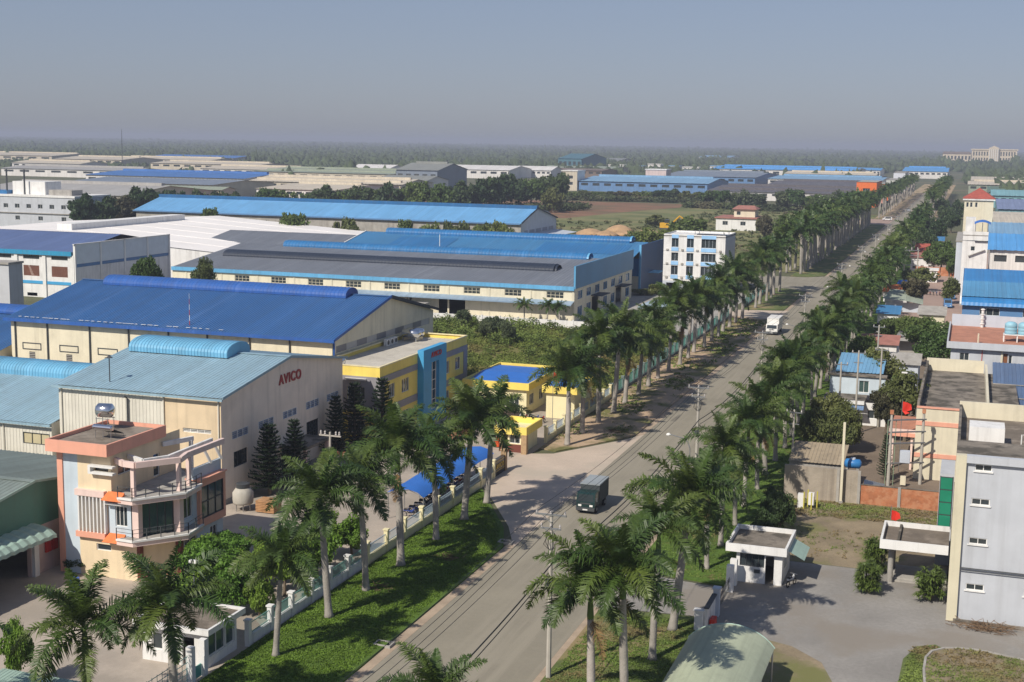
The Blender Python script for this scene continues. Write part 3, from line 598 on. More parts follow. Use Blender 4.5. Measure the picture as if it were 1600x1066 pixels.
for k in range(7): MB().box(-67.6, 116.9 + (k % 2) * .05, .1 + k * .17, -65.5, 118.6, .23 + k * .17).build('board', mat('timber', (.42, .23, .11), .8, .2, 2.), T)
T = thing('barrel', 'blue plastic barrel in front of the villa', 'barrel', (-69.5, 90.2, 0))
MB().lathe((-69.5, 90.2, 0), [(.36, 0), (.42, .1), (.44, .5), (.42, 1.0), (.38, 1.1)], 12).build('drum', mat('blue_plastic', (.02, .08, .35), .4), T, True); MB().lathe((-69.5, 90.2, 1.1), [(.39, 0), (.39, .05)], 12).build('rim', MATS['blue_plastic'], T)
# ------------------------------------------------------------------ cobalt-roofed hall
B = thing('warehouse', 'large cream hall with deep cobalt blue roof and long ridge vent', 'warehouse', (-104, 172, 0))
x0, x1, y0, y1 = -129, -78, 155.2, 189.8
vt = [(-127.1, -123.9, 7.7, 8.7), (-120.8, -117.6, 7.7, 8.7), (-114.4, -111.1, 7.7, 8.7), (-108, -104.8, 7.7, 8.7), (-101.6, -98.4, 7.7, 8.7), (-95.2, -92, 7.7, 8.7), (-88.8, -85.6, 7.7, 8.7)]
wall(B, 'front_wall', M_cream, '-y', y0, x0, x1, 0, 12.0, [(a + 1.1, b - 1.1, 0 + 4.5, 7.4) for a, b, c, d in vt], depth=.05)
for a, b, c, d in vt:
    f = MB()
    for q in ((a, b, c, c + .12), (a, b, d - .12, d), (a, a + .12, c + .12, d - .12), (b - .12, b, c + .12, d - .12)): fbox(f, '-y', y0, *q, -.06, 0)
    f.build('vent_frame', M_dsteel, B)
    l = MB(); k = 12
    for i in range(k): z = 4.5 + 2.9 * i / k; fbox(l, '-y', y0, a + 1.1, b - 1.1, z, z + .13, -.03, .04)
    l.build('louvre', mat('grey_louvre', (.33, .31, .28), .6), B)
sk = [156.6 + i * 3.18 for i in range(11)]
wall(B, 'gable_wall', M_cream, '+x', x1, y0, y1, 0, 12.1, [(156.3, 188.3, 10.15, 11.05)], top=[(y0, 12.1), (y1, 12.1), (172.7, 15.8)], depth=.1)
for i in range(10):
    a = 156.3 + i * 3.2; MB().quad(P('+x', x1, a + .02, 10.15, .06), P('+x', x1, a + 3.18, 10.15, .06), P('+x', x1, a + 3.18, 11.05, .06), P('+x', x1, a + .02, 11.05, .06)).build('skylight_panel', (mat('grey_skylight', (.20, .20, .22), .4) if i % 2 == 0 else mat('pale_skylight', (.44, .43, .42), .4)), B)
wall(B, 'rear_wall', M_cream, '+y', y1, x0, x1, 0, 12.1); wall(B, 'side_wall', M_cream, '-x', x0, y0, y1, 0, 12.1, top=[(y0, 12.1), (y1, 12.1), (172.7, 15.8)])
gable_roof(B, M_cobalt, x0, x1, y0, y1, 12.25, 15.95, 172.7, .6, .42, .06)
MB().box(x0 - .7, y0 - .85, 11.75, x1 + .65, y0 - .55, 12.2).build('gutter', M_cobalt2, B)
for ya in (y0 - .6, y1 + .6): MB().beam((x1 + .66, ya, 12.15), (x1 + .66, 172.7, 16.0), .12, .4).build('verge_trim', M_cobalt2 if ya < 170 else M_greyd, B)
MB().barrel(-124.5, -83.6, 172.7, 15.6, 4.0, 1.35, .6, .03, .25).build('ridge_vent', M_cobalt2, B)
for x in (-128.2, -122.7, -115.6, -109.2, -102.8, -96.7, -90.2, -84.2): MB().tube([(x, y0 - .14, 11.9), (x, y0 - .14, .1)], .11, 6).build('downpipe', M_dsteel, B)
MB().tube([(x1 + .15, y0 + .2, 11.9), (x1 + .15, y0 + .2, .1)], .13, 6).build('downpipe', M_cobalt2, B)
for i in range(34):
    x = -127.5 + i * 1.02
    if random.random() < .8: MB().beam((x, y0 - .1, 12.42), (x + random.uniform(.4, 1.0), y0 - .1, 12.42), random.uniform(.10, .2), .03).build('flashing_strip', M_white, B)
T = thing('radio_mast', 'thin red and white lightning mast on the cobalt hall', 'mast', (-100.3, 156.5, 12.3))
for k in range(6): MB().tube([(-100.3, 156.5, 12.4 + k * .75), (-100.3, 156.5, 13.15 + k * .75)], .05 - .006 * k, 5).build('mast_section', M_red if k % 2 == 0 else M_white, T)

B = thing('warehouse', 'cobalt blue roofed shed cut off by the left picture edge', 'warehouse', (-147, 165, 0))
wall(B, 'end_wall', M_cream, '+x', -129.8, 152, 186, 0, 7.2, top=[(152, 7.2), (186, 7.2), (169, 10.8)]); wall(B, 'front_wall', M_cream, '-y', 152, -165, -129.8, 0, 7.2)
gable_roof(B, M_cobalt, -165, -129.9, 152, 186, 7.3, 11.0, 169, .5, .45, .06)
MB().barrel(-160, -133, 169, 10.7, 4, 1.2, .6, .03, .25).build('ridge_vent', M_cobalt2, B); MB().box(-165.5, 151.2, 6.85, -129.4, 151.5, 7.25).build('gutter', M_cobalt2, B)

# ------------------------------------------------------------------ yellow office
B = thing('office_building', 'yellow and grey two-storey office with blue entrance tower', 'office', (-73.4, 165, 0))
x0, x1, y0, y1, zt = -77.6, -68.8, 150, 180.5, 9.8
facade(B, M_yellow, '-y', y0, x0, x1, 0, zt, wins=[(-73.3, -70.9, 5.5, 7.2, 4, 1), (-73.3, -70.9, 1.2, 2.9, 4, 1)], name='front_wall', fm=M_white)
g = MB()
for a, b, c, d in ((x0, -73.3, 4.05, 8.55), (-70.9, x1 + .02, 4.05, 8.55), (-73.3, -70.9, 4.05, 5.5), (-73.3, -70.9, 7.2, 8.55), (x0, x1 + .02, 2.95, 3.5)): fbox(g, '-y', y0, a, b, c, d, -.06, 0)
g.build('grey_panel', M_ogrey, B); fbox(MB(), '-y', y0, -73.5, -70.6, 8.1, 8.28, -.4, 0).build('window_hood', M_white, B)
W = [(152.6, 154.6), (156.8, 159.2), (171.8, 173.6), (175.8, 177.8)]
facade(B, M_yellow, '+x', x1, y0, y1, 0, zt, wins=[(a, b, 5.4, 7.2, 3, 1) for a, b in W] + [(a, b, 1.2, 3.0, 3, 1) for a, b in W], name='road_wall', fm=M_white)
for a, b in ((y0 - .04, 161.9), (170.3, y1)):
    for c, d in ((3.6, 4.5), (7.75, 8.55)): fbox(MB(), '+x', x1, a, b, c, d, -.08, 0).build('grey_band', M_ogrey, B)
for a, b, c, d in ((y0 - .04, 151.3, 4.5, 7.75), (179, y1, 4.5, 7.75), (y0 - .04, 152.3, 0, 3.0)): fbox(MB(), '+x', x1, a, b, c, d, -.085, 0).build('grey_band', M_ogrey, B)
wall(B, 'rear_wall', M_yellow, '+y', y1, x0, x1, 0, zt); wall(B, 'back_wall', M_yellow, '-x', x0, y0, y1, 0, zt)
MB().box(x0, y0 + .2, 9.0, x1 - .25, y1 - .2, 9.25).build('roof_slab', mat('pale_roof_deck', (.50, .465, .40), .9, .12, .3, streak=.3), B)
pp = MB()
for a in ((x0, y0 - .05, x1 + .05, y0 + .2), (x0, y1 - .2, x1 + .05, y1 + .05), (x1 - .2, y0 + .21, x1 + .05, y1 - .21), (x0, y0 + .21, x0 + .2, y1 - .21)): pp.box(a[0], a[1], zt - .02, a[2], a[3], zt + .12)
pp.build('parapet_cap', paint('pale_yellow_coping', (.80, .70, .42)), B)
tw = MB()
for a, b, c, d in ((162.0, 164.8, 0, 10.3), (167.5, 170.2, 0, 10.3), (164.8, 167.5, 8.3, 10.3), (164.8, 167.5, 0, 1.6)): fbox(tw, '+x', x1, a, b, c, d, -.9, -.001)
tw = tw.build('entrance_tower', M_oblue, B)
window(B, '+x', x1 + .5, 164.8, 167.5, 1.6, 8.3, 2, 5, M_white, M_glass, rec=.1, fw=.14)
text('AVICO', B, M_red, '+x', x1 + .9, 166.4, 9.0, 1.0, .05, width=3.6, fat=.015)
T = thing('water_tank', 'pair of stainless steel tanks at the back of the yellow office roof', 'water tank', (-75.6, 176.5, 9.25))
for k in (0, 1): MB().tube([(-77 + 0, 175.6 + k * 1.5, 10.4), (-76.8, 175.6 + k * 1.5, 10.4), (-74.4, 175.6 + k * 1.5, 10.4), (-74.2, 175.6 + k * 1.5, 10.4)], [.3, .62, .62, .3], 14).build('tank', M_stain, T, True)
MB().box(-76.8, 175.2, 9.26, -76.6, 177.6, 9.8).box(-74.8, 175.2, 9.26, -74.6, 177.6, 9.8).build('stand', M_steel, T)
T = thing('water_tank', 'stainless steel tank behind the AVICO hall, front corner of office roof', 'water tank', (-75.6, 152, 9.25))
MB().tube([(-76.8, 152.2, 9.95), (-76.6, 152.2, 9.95), (-74.9, 152.2, 9.95), (-74.7, 152.2, 9.95)], [.3, .58, .58, .3], 14).build('tank', M_stain, T, True); MB().box(-76.4, 151.8, 9.26, -76.2, 152.6, 9.6).box(-75.3, 151.8, 9.26, -75.1, 152.6, 9.6).build('stand', M_steel, T)
T = thing('air_conditioner', 'air conditioning units on the yellow office roof', 'air conditioner', (-76.4, 171.5, 9.25))
for k in range(3): c_ = MB().box(-77.2, 169.6 + k * 1.3, 9.27, -76.7, 170.6 + k * 1.3, 10.2).build('unit', M_whitew, T); MB().tube([(-76.69, 170.1 + k * 1.3, 9.75), (-76.66, 170.1 + k * 1.3, 9.75)], .33, 12).build('fan', M_dsteel, c_)

# small yellow buildings with blue flat roofs
def yellow_hut(label, x0, x1, y0, y1, zt, wins_f=(), wins_r=(), doors=(), roofm=None, name='annex_building', base=None):
    B = thing(name, label, 'annex', ((x0 + x1) / 2, (y0 + y1) / 2, 0)); wz = zt - .9
    facade(B, M_lyellow, '-y', y0 + .5, x0 + .5, x1 - .5, 0, wz, wins=wins_f, doors=doors); facade(B, M_lyellow, '+x', x1 - .5, y0 + .5, y1 - .5, 0, wz, wins=wins_r)
    wall(B, 'wall', M_lyellow, '-x', x0 + .5, y0 + .5, y1 - .5, 0, wz); wall(B, 'wall', M_lyellow, '+y', y1 - .5, x0 + .5, x1 - .5, 0, wz)
    MB().box(x0 + .02, y0 + .02, wz, x1 - .02, y1 - .02, wz + .14).build('roof_slab', M_lyellow, B)
    pr = MB()
    for a in ((x0, y0, x1, y0 + .2), (x0, y1 - .2, x1, y1), (x0, y0 + .21, x0 + .2, y1 - .21), (x1 - .2, y0 + .21, x1, y1 - .21)): pr.box(a[0], a[1], wz - .1, a[2], a[3], zt)
    pr.build('parapet', M_yellow, B)
    if roofm == 'tarp':
        MB().quad((x0 + .21, y0 + .6, zt - .55), (x1 - .21, y0 + .6, zt - .55), (x1 - .21, (y0 + y1) / 2, zt + .05), (x0 + .21, (y0 + y1) / 2, zt + .05)).quad((x0 + .21, (y0 + y1) / 2, zt + .05), (x1 - .21, (y0 + y1) / 2, zt + .05), (x1 - .21, y1 - .6, zt - .3), (x0 + .21, y1 - .6, zt - .3)).build('blue_roof', M_tarp, B)
    if base: fbox(MB(), '-y', y0 + .5, x0 + .5, base, 0, 1.05, -.05, 0).build('red_dado', M_maroon, B)
    return B
yellow_hut('larger yellow annex with blue roof between the office and the palms', -67.2, -57.2, 174.6, 190.5, 4.5, [(-61.6, -58.8, .9, 2.4, 4, 1)], [(176.5, 178.5, 1, 2.6, 2, 1), (181, 183, 1, 2.6, 2, 1)], roofm='tarp')
yellow_hut('smaller yellow annex with blue roof right beside the roadside wall', -55, -49.9, 173.7, 183.5, 4.6, roofm='tarp')
B = yellow_hut('yellow gatehouse with red dado at the factory entrance', -54.2, -50.0, 152.0, 158.4, 3.3, [(-52.4, -51.0, 1.1, 2.2, 2, 1)], doors=[(-53.4, -52.6, 0, 2.2)], name='gatehouse', base=-53.42)
fbox(MB(), '-y', 152.5, -52.58, -50.5, 0, 1.0, -.05, 0).build('red_dado', M_maroon, B)
for x in (-50.0,): MB().box(x - .6, 151.7, 0, x + .1, 152.35, 2.38).build('gate_pillar', mat('tan_stone', (.40, .27, .15), .8, .2, 2.), B)
T = thing('litter_bin', 'orange litter bin beside the yellow gatehouse', 'bin', (-54.6, 154.2, 0))
MB().box(-54.95, 153.9, .15, -54.3, 154.5, 1.1).build('body', mat('orange_plastic', (.62, .085, .02), .5), T); MB().box(-55.0, 153.85, 1.1, -54.25, 154.55, 1.22).build('lid', MATS['orange_plastic'], T)
T = thing('flag', 'red flag on a thin pole above the yellow annex', 'flag', (-52.4, 170.5, 0))
MB().tube([(-52.4, 170.5, 0), (-52.4, 170.5, 7.4)], .04, 6).build('pole', M_steel, T)
fl = MB()
for i in range(5):
    x = -52.4 + i * .22
    fl.v += [(x, 170.5 + .12 * math.sin(i * 1.6), 6.1 - i * .1), (x, 170.5 + .12 * math.sin(i * 1.6 + .5), 7.2 - i * .13)]
for i in range(4): fl.f.append((2 * i, 2 * i + 2, 2 * i + 3, 2 * i + 1))
fl.build('cloth', mat('flag_red', (.62, .03, .015), .7), T)
T = thing('parasol_roof', 'small brown four-sided shade roof in the factory forecourt', 'shelter', (-57, 163, 0))
MB().quad((-59, 161, 2.3), (-55, 161, 2.3), (-57, 163, 3.4)).quad((-55, 161, 2.3), (-55, 165, 2.3), (-57, 163, 3.4)).quad((-55, 165, 2.3), (-59, 165, 2.3), (-57, 163, 3.4)).quad((-59, 165, 2.3), (-59, 161, 2.3), (-57, 163, 3.4)).build('roof', mat('brown_tiles', (.11, .07, .055), .8), T)
for x, y in ((-58.7, 161.3), (-55.3, 161.3), (-55.3, 164.7), (-58.7, 164.7)): MB().tube([(x, y, 0), (x, y, 2.35)], .06, 6).build('post', M_steel, T)
T = thing('planter', 'round raised planting bed with shrub in the factory forecourt', 'planter', (-61.5, 158.5, 0))
MB().lathe((-61.5, 158.5, 0), [(2.0, 0), (2.0, .6), (1.7, .62), (1.65, .5)], 20).build('ring_wall', M_terra, T)

# blue awning over the motorbike park
B = thing('awning', 'long bright blue awning over the motorbike park behind the fence', 'awning', (-51.8, 130, 0))
aw = MB(); k = 9
for i in range(k + 1):
    y = 119.8 + (140.6 - 119.8) * i / k; s_ = .06 * math.sin(i * 2.1)
    for x, z in ((-54.2, 2.75), (-53.0, 3.15), (-51.8, 3.3), (-50.8, 3.05), (-50.15, 2.6)): aw.v.append((x, y, z + s_))
for i in range(k):
    for j in range(4): a = i * 5 + j; aw.f.append((a, a + 1, a + 6, a + 5))
aw.build('cover', M_tarp, B, True)
fr = MB()
for i in range(6):
    y = 120 + i * 4.08
    for x in (-54.1, -50.25): fr.tube([(x, y, 0), (x, y, 2.62)], .05, 6)
    fr.tube([(-54.1, y, 2.6), (-51.8, y, 3.2), (-50.25, y, 2.6)], .035, 5)
fr.build('frame', M_steel, B)
def motorbike(loc, rz, label, m, group):
    T = thing('motorbike', label, 'motorbike', loc, group); T.rotation_euler.z = rz; o = loc
    for dx, nm in ((-.62, 'wheel'), (.62, 'wheel')):
        wv = MB(); n = 14
        wv.tube([(o[0] + dx + .26 * math.cos(a), o[1], o[2] + .30 + .26 * math.sin(a)) for a in (2 * math.pi * i / n for i in range(n + 1))], .05, 5, False); wv.build(nm, M_rubber, T)
    MB().tube([(o[0] - .7, o[1], o[2] + .72), (o[0] - .2, o[1], o[2] + .76), (o[0] + .15, o[1], o[2] + .62), (o[0] + .45, o[1], o[2] + .9)], [.1, .15, .13, .08], 7).build('body', m, T)
    MB().box(o[0] - .65, o[1] - .13, o[2] + .78, o[0] - .02, o[1] + .13, o[2] + .88).build('seat', M_rubber, T)
    MB().tube([(o[0] + .62, o[1], o[2] + .3), (o[0] + .42, o[1], o[2] + 1.0)], .04, 5).tube([(o[0] + .4, o[1] - .33, o[2] + 1.02), (o[0] + .42, o[1] + .33, o[2] + 1.02)], .025, 5).build('handlebar', M_steel, T)
    return T
bm_ = [mat('bike_red', (.30, .02, .02), .3), mat('bike_black', (.02, .02, .025), .3), mat('bike_blue', (.03, .06, .25), .3), mat('bike_white', (.6, .6, .6), .3)]
for i in range(13): motorbike((-52.2, 121.2 + i * 1.35, 0), R(random.uniform(-14, 14)), 'motorbike, %s from the near end under the long blue awning' % nth(i + 1), bm_[random.randrange(4)], 'motorbikes under the blue awning')
for i in range(5): motorbike((-57.2 + i * .85, 170.4, 0), R(80 + random.uniform(-10, 10)), 'motorbike, %s from left between the two yellow annexes' % nth(i + 1), bm_[random.randrange(4)], 'motorbikes between the annexes')

# ------------------------------------------------------------------ roadside fence on the left
def fence(label, m, pm, rm, y0, y1, x=-49.7, wh=.75, ph=2.1, step=3.6, name='fence', bars=True, rail=1.75):
    B = thing(name, label, 'fence', (x, (y0 + y1) / 2, 0)); n = max(1, round((y1 - y0) / step)); st = (y1 - y0) / n
    MB().box(x - .1, y0, 0, x + .1, y1, wh).build('base_wall', m, B); MB().box(x - .16, y0, wh, x + .16, y1, wh + .08).build('coping', pm, B)
    for i in range(n + 1): y = y0 + i * st; MB().box(x - .19, y - .19, 0, x + .19, y + .19, ph).box(x - .26, y - .26, ph, x + .26, y + .26, ph + .12).build('post', pm, B)
    for i in range(n):
        a, b = y0 + i * st + .2, y0 + (i + 1) * st - .2; r_ = MB()
        for z in (wh + .2, rail - .05): r_.box(x - .025, a, z, x + .025, b, z + .05)
        if bars:
            k = max(2, int((b - a) / .16))
            for j in range(1, k): y = a + (b - a) * j / k; r_.box(x - .012, y - .012, wh + .08, x + .012, y + .012, rail + .08)
        r_.build('railing_panel', rm, B)
    return B
M_postg = mat('grey_green_post', (.20, .25, .24), .8); M_railg = mat('teal_railing', (.16, .34, .30), .5); M_railb = mat('blue_grey_railing', (.33, .42, .50), .5); M_teal = mat('teal_mesh_fence', (.06, .19, .17), .6)
fence('white fence with pale teal railings in front of the villa garden', M_whitew, M_whitew, M_railg, 84.6, 105, ph=2.0)
fence('cream fence with blue grey railings in front of the blue awning', M_lyellow, M_lyellow, M_railb, 105.6, 139.2, step=4.2)
fence('cream fence beside the yellow annexes past the gatehouse', M_lyellow, M_lyellow, M_railb, 159, 191, step=4.2)
fence('dark teal mesh fence along the weedy lot behind the palms', M_conc, M_postg, M_teal, 191.6, 295, wh=.4, ph=2.2, rail=2.0, step=3.4)
fence('dark teal mesh fence between the side drive and the crossroad', M_conc, M_postg, M_teal, 312, 358, wh=.4, ph=2.2, rail=2.0, step=3.4)
B = thing('gate_sign', 'black sign wall with gold lettering at the factory entrance', 'sign', (-49.8, 141.5, 0))
MB().box(-50.05, 139.8, 0, -49.7, 143.1, 1.95).build('sign_wall', mat('black_granite', (.025, .022, .02), .25), B); MB().box(-50.2, 143.15, 0, -49.6, 143.75, 2.4).box(-50.28, 143.07, 2.4, -49.52, 143.83, 2.52).build('pillar', mat('tan_stone', (.4, .27, .15)), B)
text('AVICO', B, M_gold, '+x', -49.69, 141.4, .85, .78, .03, width=2.6, fat=.02)
fbm = MB(); fbox(fbm, '+x', -49.7, 140.0, 142.9, .55, .6, -.03, 0); fbox(fbm, '+x', -49.7, 140.0, 142.9, 1.65, 1.7, -.03, 0); fbm.build('gold_border', M_gold, B)
# lower-left guard house, gate and neighbouring roof
B = thing('guard_house', 'white flat-roofed guard house with big dark windows at lower left', 'guard house', (-52.8, 81.6, 0))
facade(B, M_whitew, '-y', 79.6, -55.6, -50.2, 0, 2.75, wins=[(-54.8, -53.9, .9, 2.2, 1, 1)], doors=[(-52.2, -51.2, 0, 2.2)]); facade(B, M_whitew, '+x', -50.2, 79.6, 83.8, 0, 2.75, wins=[(79.9, 82.2, .75, 2.5, 2, 1), (82.3, 83.5, .75, 2.5, 1, 1)], pm=M_glassg)
wall(B, 'wall', M_whitew, '+y', 83.8, -55.6, -50.2, 0, 2.75); wall(B, 'wall', M_whitew, '-x', -55.6, 79.6, 83.8, 0, 2.75)
MB().box(-56, 79.2, 2.75, -49.75, 84.2, 2.95).build('roof_slab', M_terr, B); pr = MB()
for a in ((-56.05, 79.1, -49.7, 79.3), (-56.05, 84.1, -49.7, 84.3), (-56.05, 79.31, -55.85, 84.09), (-49.9, 79.31, -49.7, 84.09)): pr.box(a[0], a[1], 2.7, a[2], a[3], 3.15)
pr.build('roof_edge', M_whitew, B)
B = thing('gate', 'white gate posts with pale teal panels at the lower left corner', 'gate', (-49.9, 76, 0))
for y in (77.0, 78.6): MB().box(-50.1, y - .22, 0, -49.6, y + .22, 2.7).build('gate_post', M_whitew, B)
MB().box(-49.9, 77.3, .1, -49.82, 78.3, 1.0).build('gate_panel', mat('teal_panel', (.10, .33, .28), .5), B)
g = MB()
for i in range(5): z = .4 + i * .42; g.tube([(-49.9, 70, z), (-49.9, 76.7, z)], .03, 5)
for i in range(12): y = 70 + i * .6; g.tube([(-49.9, y, .1), (-49.9, y, 2.2)], .02, 5)
g.build('sliding_leaf', M_railg, B)
B = thing('lean_to', 'pale green sheet roof at the bottom left corner', 'shed', (-56, 66.8, 0))
MB().ribs((-59.5, 64.2, 2.3), (1, 0, 0), (0, 1, .06), 6.8, 5.2, .3, .03).build('roof', M_greenl, B)
for x in (-59.2, -53): MB().tube([(x, 69, 0), (x, 69, 2.5)], .06, 6).tube([(x, 64.5, 0), (x, 64.5, 2.25)], .06, 6).build('post', M_steel, B)
# ------------------------------------------------------------------ white works with periwinkle roof
B = thing('works_building', 'white three-storey works with grey-blue roof and panelled side parapet', 'factory', (-225, 280, 0))
xr, yf = -197.2, 260.
ww = [];
for i in range(4):
    a = -203.8 - i * 8.0; ww += [(a, a + 4.6, 9.0, 9.9, 2, 1)]
lv = [(-203.8 - i * 8.0, -199.3 - i * 8.0, 5.0, 7.5) for i in range(4)]
facade(B, M_whitew, '-y', yf, -245, xr, 0, 10.2, wins=ww, doors=[(a + .8, b - .8, .2, 1.0) for a, b, c, d in lv] + lv, fm=M_dsteel)
for a, b, c, d in lv:
    l = MB()
    for i in range(9): z = c + (d - c) * i / 9; fbox(l, '-y', yf, a, b, z, z + .2, .02, .12)
    l.build('louvre', M_louv, B)
for i in range(6): x = -197.7 - i * 8.0; fbox(MB(), '-y', yf, x - .45, x + .45, 0, 10.2, -.35, 0).build('pilaster', M_white, B)
f_ = MB()
for i in range(5): x = -198.2 - i * 8; fbox(f_, '-y', yf, x - 7.0, x, 3.2, 3.9, -.12, 0)
f_.build('blue_band', M_oblue, B)
MB().box(-245, yf - .6, 10.1, xr - .6, yf - .02, 11.1).build('fascia', metal_sheet('azure_fascia', (.03, .30, .52), .5), B)
MB().ribs((-245, yf - .5, 11.0), (1, 0, 0), (0, 1, .16), 47.4, 19.5, .8, .05).build('roof_slope', M_peri, B); MB().ribs((-197.6, 298.6, 11.0), (-1, 0, 0), (0, -1, .16), 47.4, 19.5, .8, .05).build('roof_slope', M_peri, B)
wn = [(263.2, 265.6, 1.6, 2.6, 2, 1), (271, 273.6, 2.0, 3.8, 2, 2), (281.8, 283, 2.2, 3.6, 1, 1), (291, 293, 3.2, 4.2, 2, 1)]
facade(B, M_whitew, '+x', xr, yf, 298.6, 0, 7.4, wins=wn, name='lower_side_wall', fm=M_dsteel)
for i in range(4):
    a = yf + .3 + i * 9.7; b = a + 9.1
    fbox(MB(), '+x', xr, a, b, 8.2, 12.8, -.05, .2).build('parapet_panel', mat('grey_blue_panel', (.62, .68, .72), .6, .06), B)
    fbox(MB(), '+x', xr, a, b, 7.45, 8.15, -.03, .2).build('blue_band', M_fac_blue, B)
for i in range(5): y = yf + i * 9.65; fbox(MB(), '+x', xr, y - .25, y + .25, 0, 12.95, -.3, .25).build('pilaster', M_white, B)
wall(B, 'rear_wall', M_whitew, '+y', 298.6, -245, xr, 0, 11); wall(B, 'far_wall', M_whitew, '-x', -245, yf, 298.6, 0, 11)
MB().box(xr - .1, 259.4, 12.8, xr + .3, 298.9, 12.98).build('coping', M_white, B)
B = thing('storage_block', 'plain grey block with small vent at the left edge before the white works', 'shed', (-186, 216, 0))
MB().box(-205, 212, 0, -176.2, 216, 13.0).build('wall', mat('plain_grey_wall', (.50, .51, .53), .8, .05, streak=.2), B)
MB().box(-205.2, 211.7, 13.0, -176.0, 216.2, 13.4).build('coping', M_conc, B)
B = thing('awning', 'small blue lean-to awning on the front of the white works', 'awning', (-219, 258, 0))
MB().ribs((-226, 254.5, 3.2), (1, 0, 0), (0, 1, .25), 8, 5.2, .5, .05).build('cover', M_barrel, B)
for x in (-225.5, -222, -218.5): MB().tube([(x, 254.8, 0), (x, 254.8, 3.2)], .08, 6).build('post', M_steel, B)

# ------------------------------------------------------------------ white-roofed shed
B = thing('warehouse', 'huge shed with pale white roof and long raised ridge', 'warehouse', (-245, 360, 0))
MB().quad((-249, 312, 11), (-187, 312, 7.2), (-187, 408, 7.2), (-249, 408, 11)).quad((-311, 312, 7.2), (-249, 312, 11), (-249, 408, 11), (-311, 408, 7.2)).build('roof', mat('white_roof_sheet', (.87, .83, .79), .5, .06, .05, streak=.16, dirt=(.42, .38, .33)), B)
MB().box(-251.5, 324, 10.6, -246.5, 383, 12.6).build('ridge_vent', M_whitew, B)
wall(B, 'side_wall', M_pale, '+x', -187.3, 312.3, 407.7, 0, 7.15); wall(B, 'front_wall', M_whitew, '-y', 312.3, -310.7, -187.3, 0, 7.15, top=[(-310.7, 7.15), (-187.3, 7.15), (-249, 10.9)]); wall(B, 'rear_wall', M_whitew, '+y', 407.7, -310.7, -187.3, 0, 7.15)
for i in range(1, 7): y = 312 + i * 13.7; MB().beam((-248.9, y, 11.02), (-187.1, y, 7.24), .25, .06).build('roof_seam', MATS['white_roof_sheet'], B)
for x in (-241, -229): MB().box(x, 308, 8.4, x + 1.4, 309.2, 11.2).build('chimney', M_brick, B)

# ------------------------------------------------------------------ blue factory with slate front roof
B = thing('factory', 'long blue factory with slate front roof, arched vents and blue parapet', 'factory', (-120, 300, 0))
xr, yf, ym, xl = -79.2, 272., 322.8, -178.8
cw = [(-85.5 - i * 9.55, -81.6 - i * 9.55, 4.9, 6.3, 4, 2) for i in range(10)]
facade(B, M_cream, '-y', yf, xl, xr, 0, 7.0, wins=cw, doors=[(-110.5, -104.2, 0, 3.9), (-160, -156, 0, 3.6)], name='front_wall', fm=M_cream2, fw=.1)
for i in range(11): x = xr - .3 - i * 9.55; fbox(MB(), '-y', yf, x - .2, x + .2, 0, 7.0, -.1, 0).build('pilaster', M_cream2, B)
for x in (-117.5, -126.5): MB().tube([(x, yf - .06, 3.2), (x, yf + .1, 3.2)], .55, 12).build('exhaust_fan', M_dark, B)
MB().quad((xl, yf - 2.4, 3.95), (xr, yf - 2.4, 3.95), (xr, yf, 4.5), (xl, yf, 4.5)).quad((xl, yf - 2.4, 3.7), (xr, yf - 2.4, 3.7), (xr, yf - 2.4, 3.95), (xl, yf - 2.4, 3.95)).build('lean_to_roof', metal_sheet('pale_blue_leanto', (.24, .34, .45)), B)
MB().box(xl, yf - .45, 6.75, xr - .02, yf - .02, 7.6).build('fascia', M_skyfas, B)
zr = 11.0; yr = 304.
MB().ribs((xl, yf - .4, 7.5), (1, 0, 0), (0, yr - yf, zr - 7.5), xr - xl - .1, math.hypot(yr - yf + .4, zr - 7.5), .8, .05).build('roof_slope', M_grey, B)
MB().ribs((xr - .1, ym, 8.2), (-1, 0, 0), (0, yr - ym, zr - 8.2), xr - xl - .1, math.hypot(ym - yr, zr - 8.2), .8, .05).build('roof_slope', M_blue, B)
MB().barrel(-174, -88.6, 289.5, 8.75, 5.4, 1.9, .9, .03).build('roof_vent', M_greyd, B)
MB().barrel(-165.5, -85.2, yr, 10.5, 4.2, 1.8, .9, .05).build('roof_vent', M_bluem, B)
MB().ribs((-163, ym, 8.2), (1, 0, 0), (0, 23, 4.0), -80.6 + 163, math.hypot(23, 4.0), .8, .05).build('roof_slope', M_blue, B)
for a, b in ((-150, -133), (-108, -84)): MB().ribs((a, ym + 9, 8.2 + 9 * 4 / 23 + .07), (1, 0, 0), (0, 23, 4.0), b - a, 10, .8, .05).build('newer_sheets', M_bluem, B)
MB().ribs((-80.6, 366, 8.2), (-1, 0, 0), (0, -20, 4.0), -80.6 + 163, math.hypot(20, 4), .8, .05).build('roof_slope', M_blue, B)
MB().barrel(-156, -85.3, 346, 11.9, 4.0, 1.6, .9, .05).build('roof_vent', M_bluem, B)
MB().beam((-163, ym, 8.3), (-163, 346, 12.3), .3, .3).build('verge_trim', M_white, B)
for yv, zv, xx in ((289.5, 8.75, -88.3), (yr, 10.5, -84.9), (346, 11.9, -85.0)):
    a = MB(); k = 8
    for i in range(k): t0, t1 = math.pi * i / k, math.pi * (i + 1) / k; a.beam((xx, yv - 2.15 * math.cos(t0), zv + .5 + 1.2 * math.sin(t0)), (xx, yv - 2.15 * math.cos(t1), zv + .5 + 1.2 * math.sin(t1)), .5, .14)
    a.build('vent_end_trim', M_greyd if yv < 300 else M_skyfas, B)
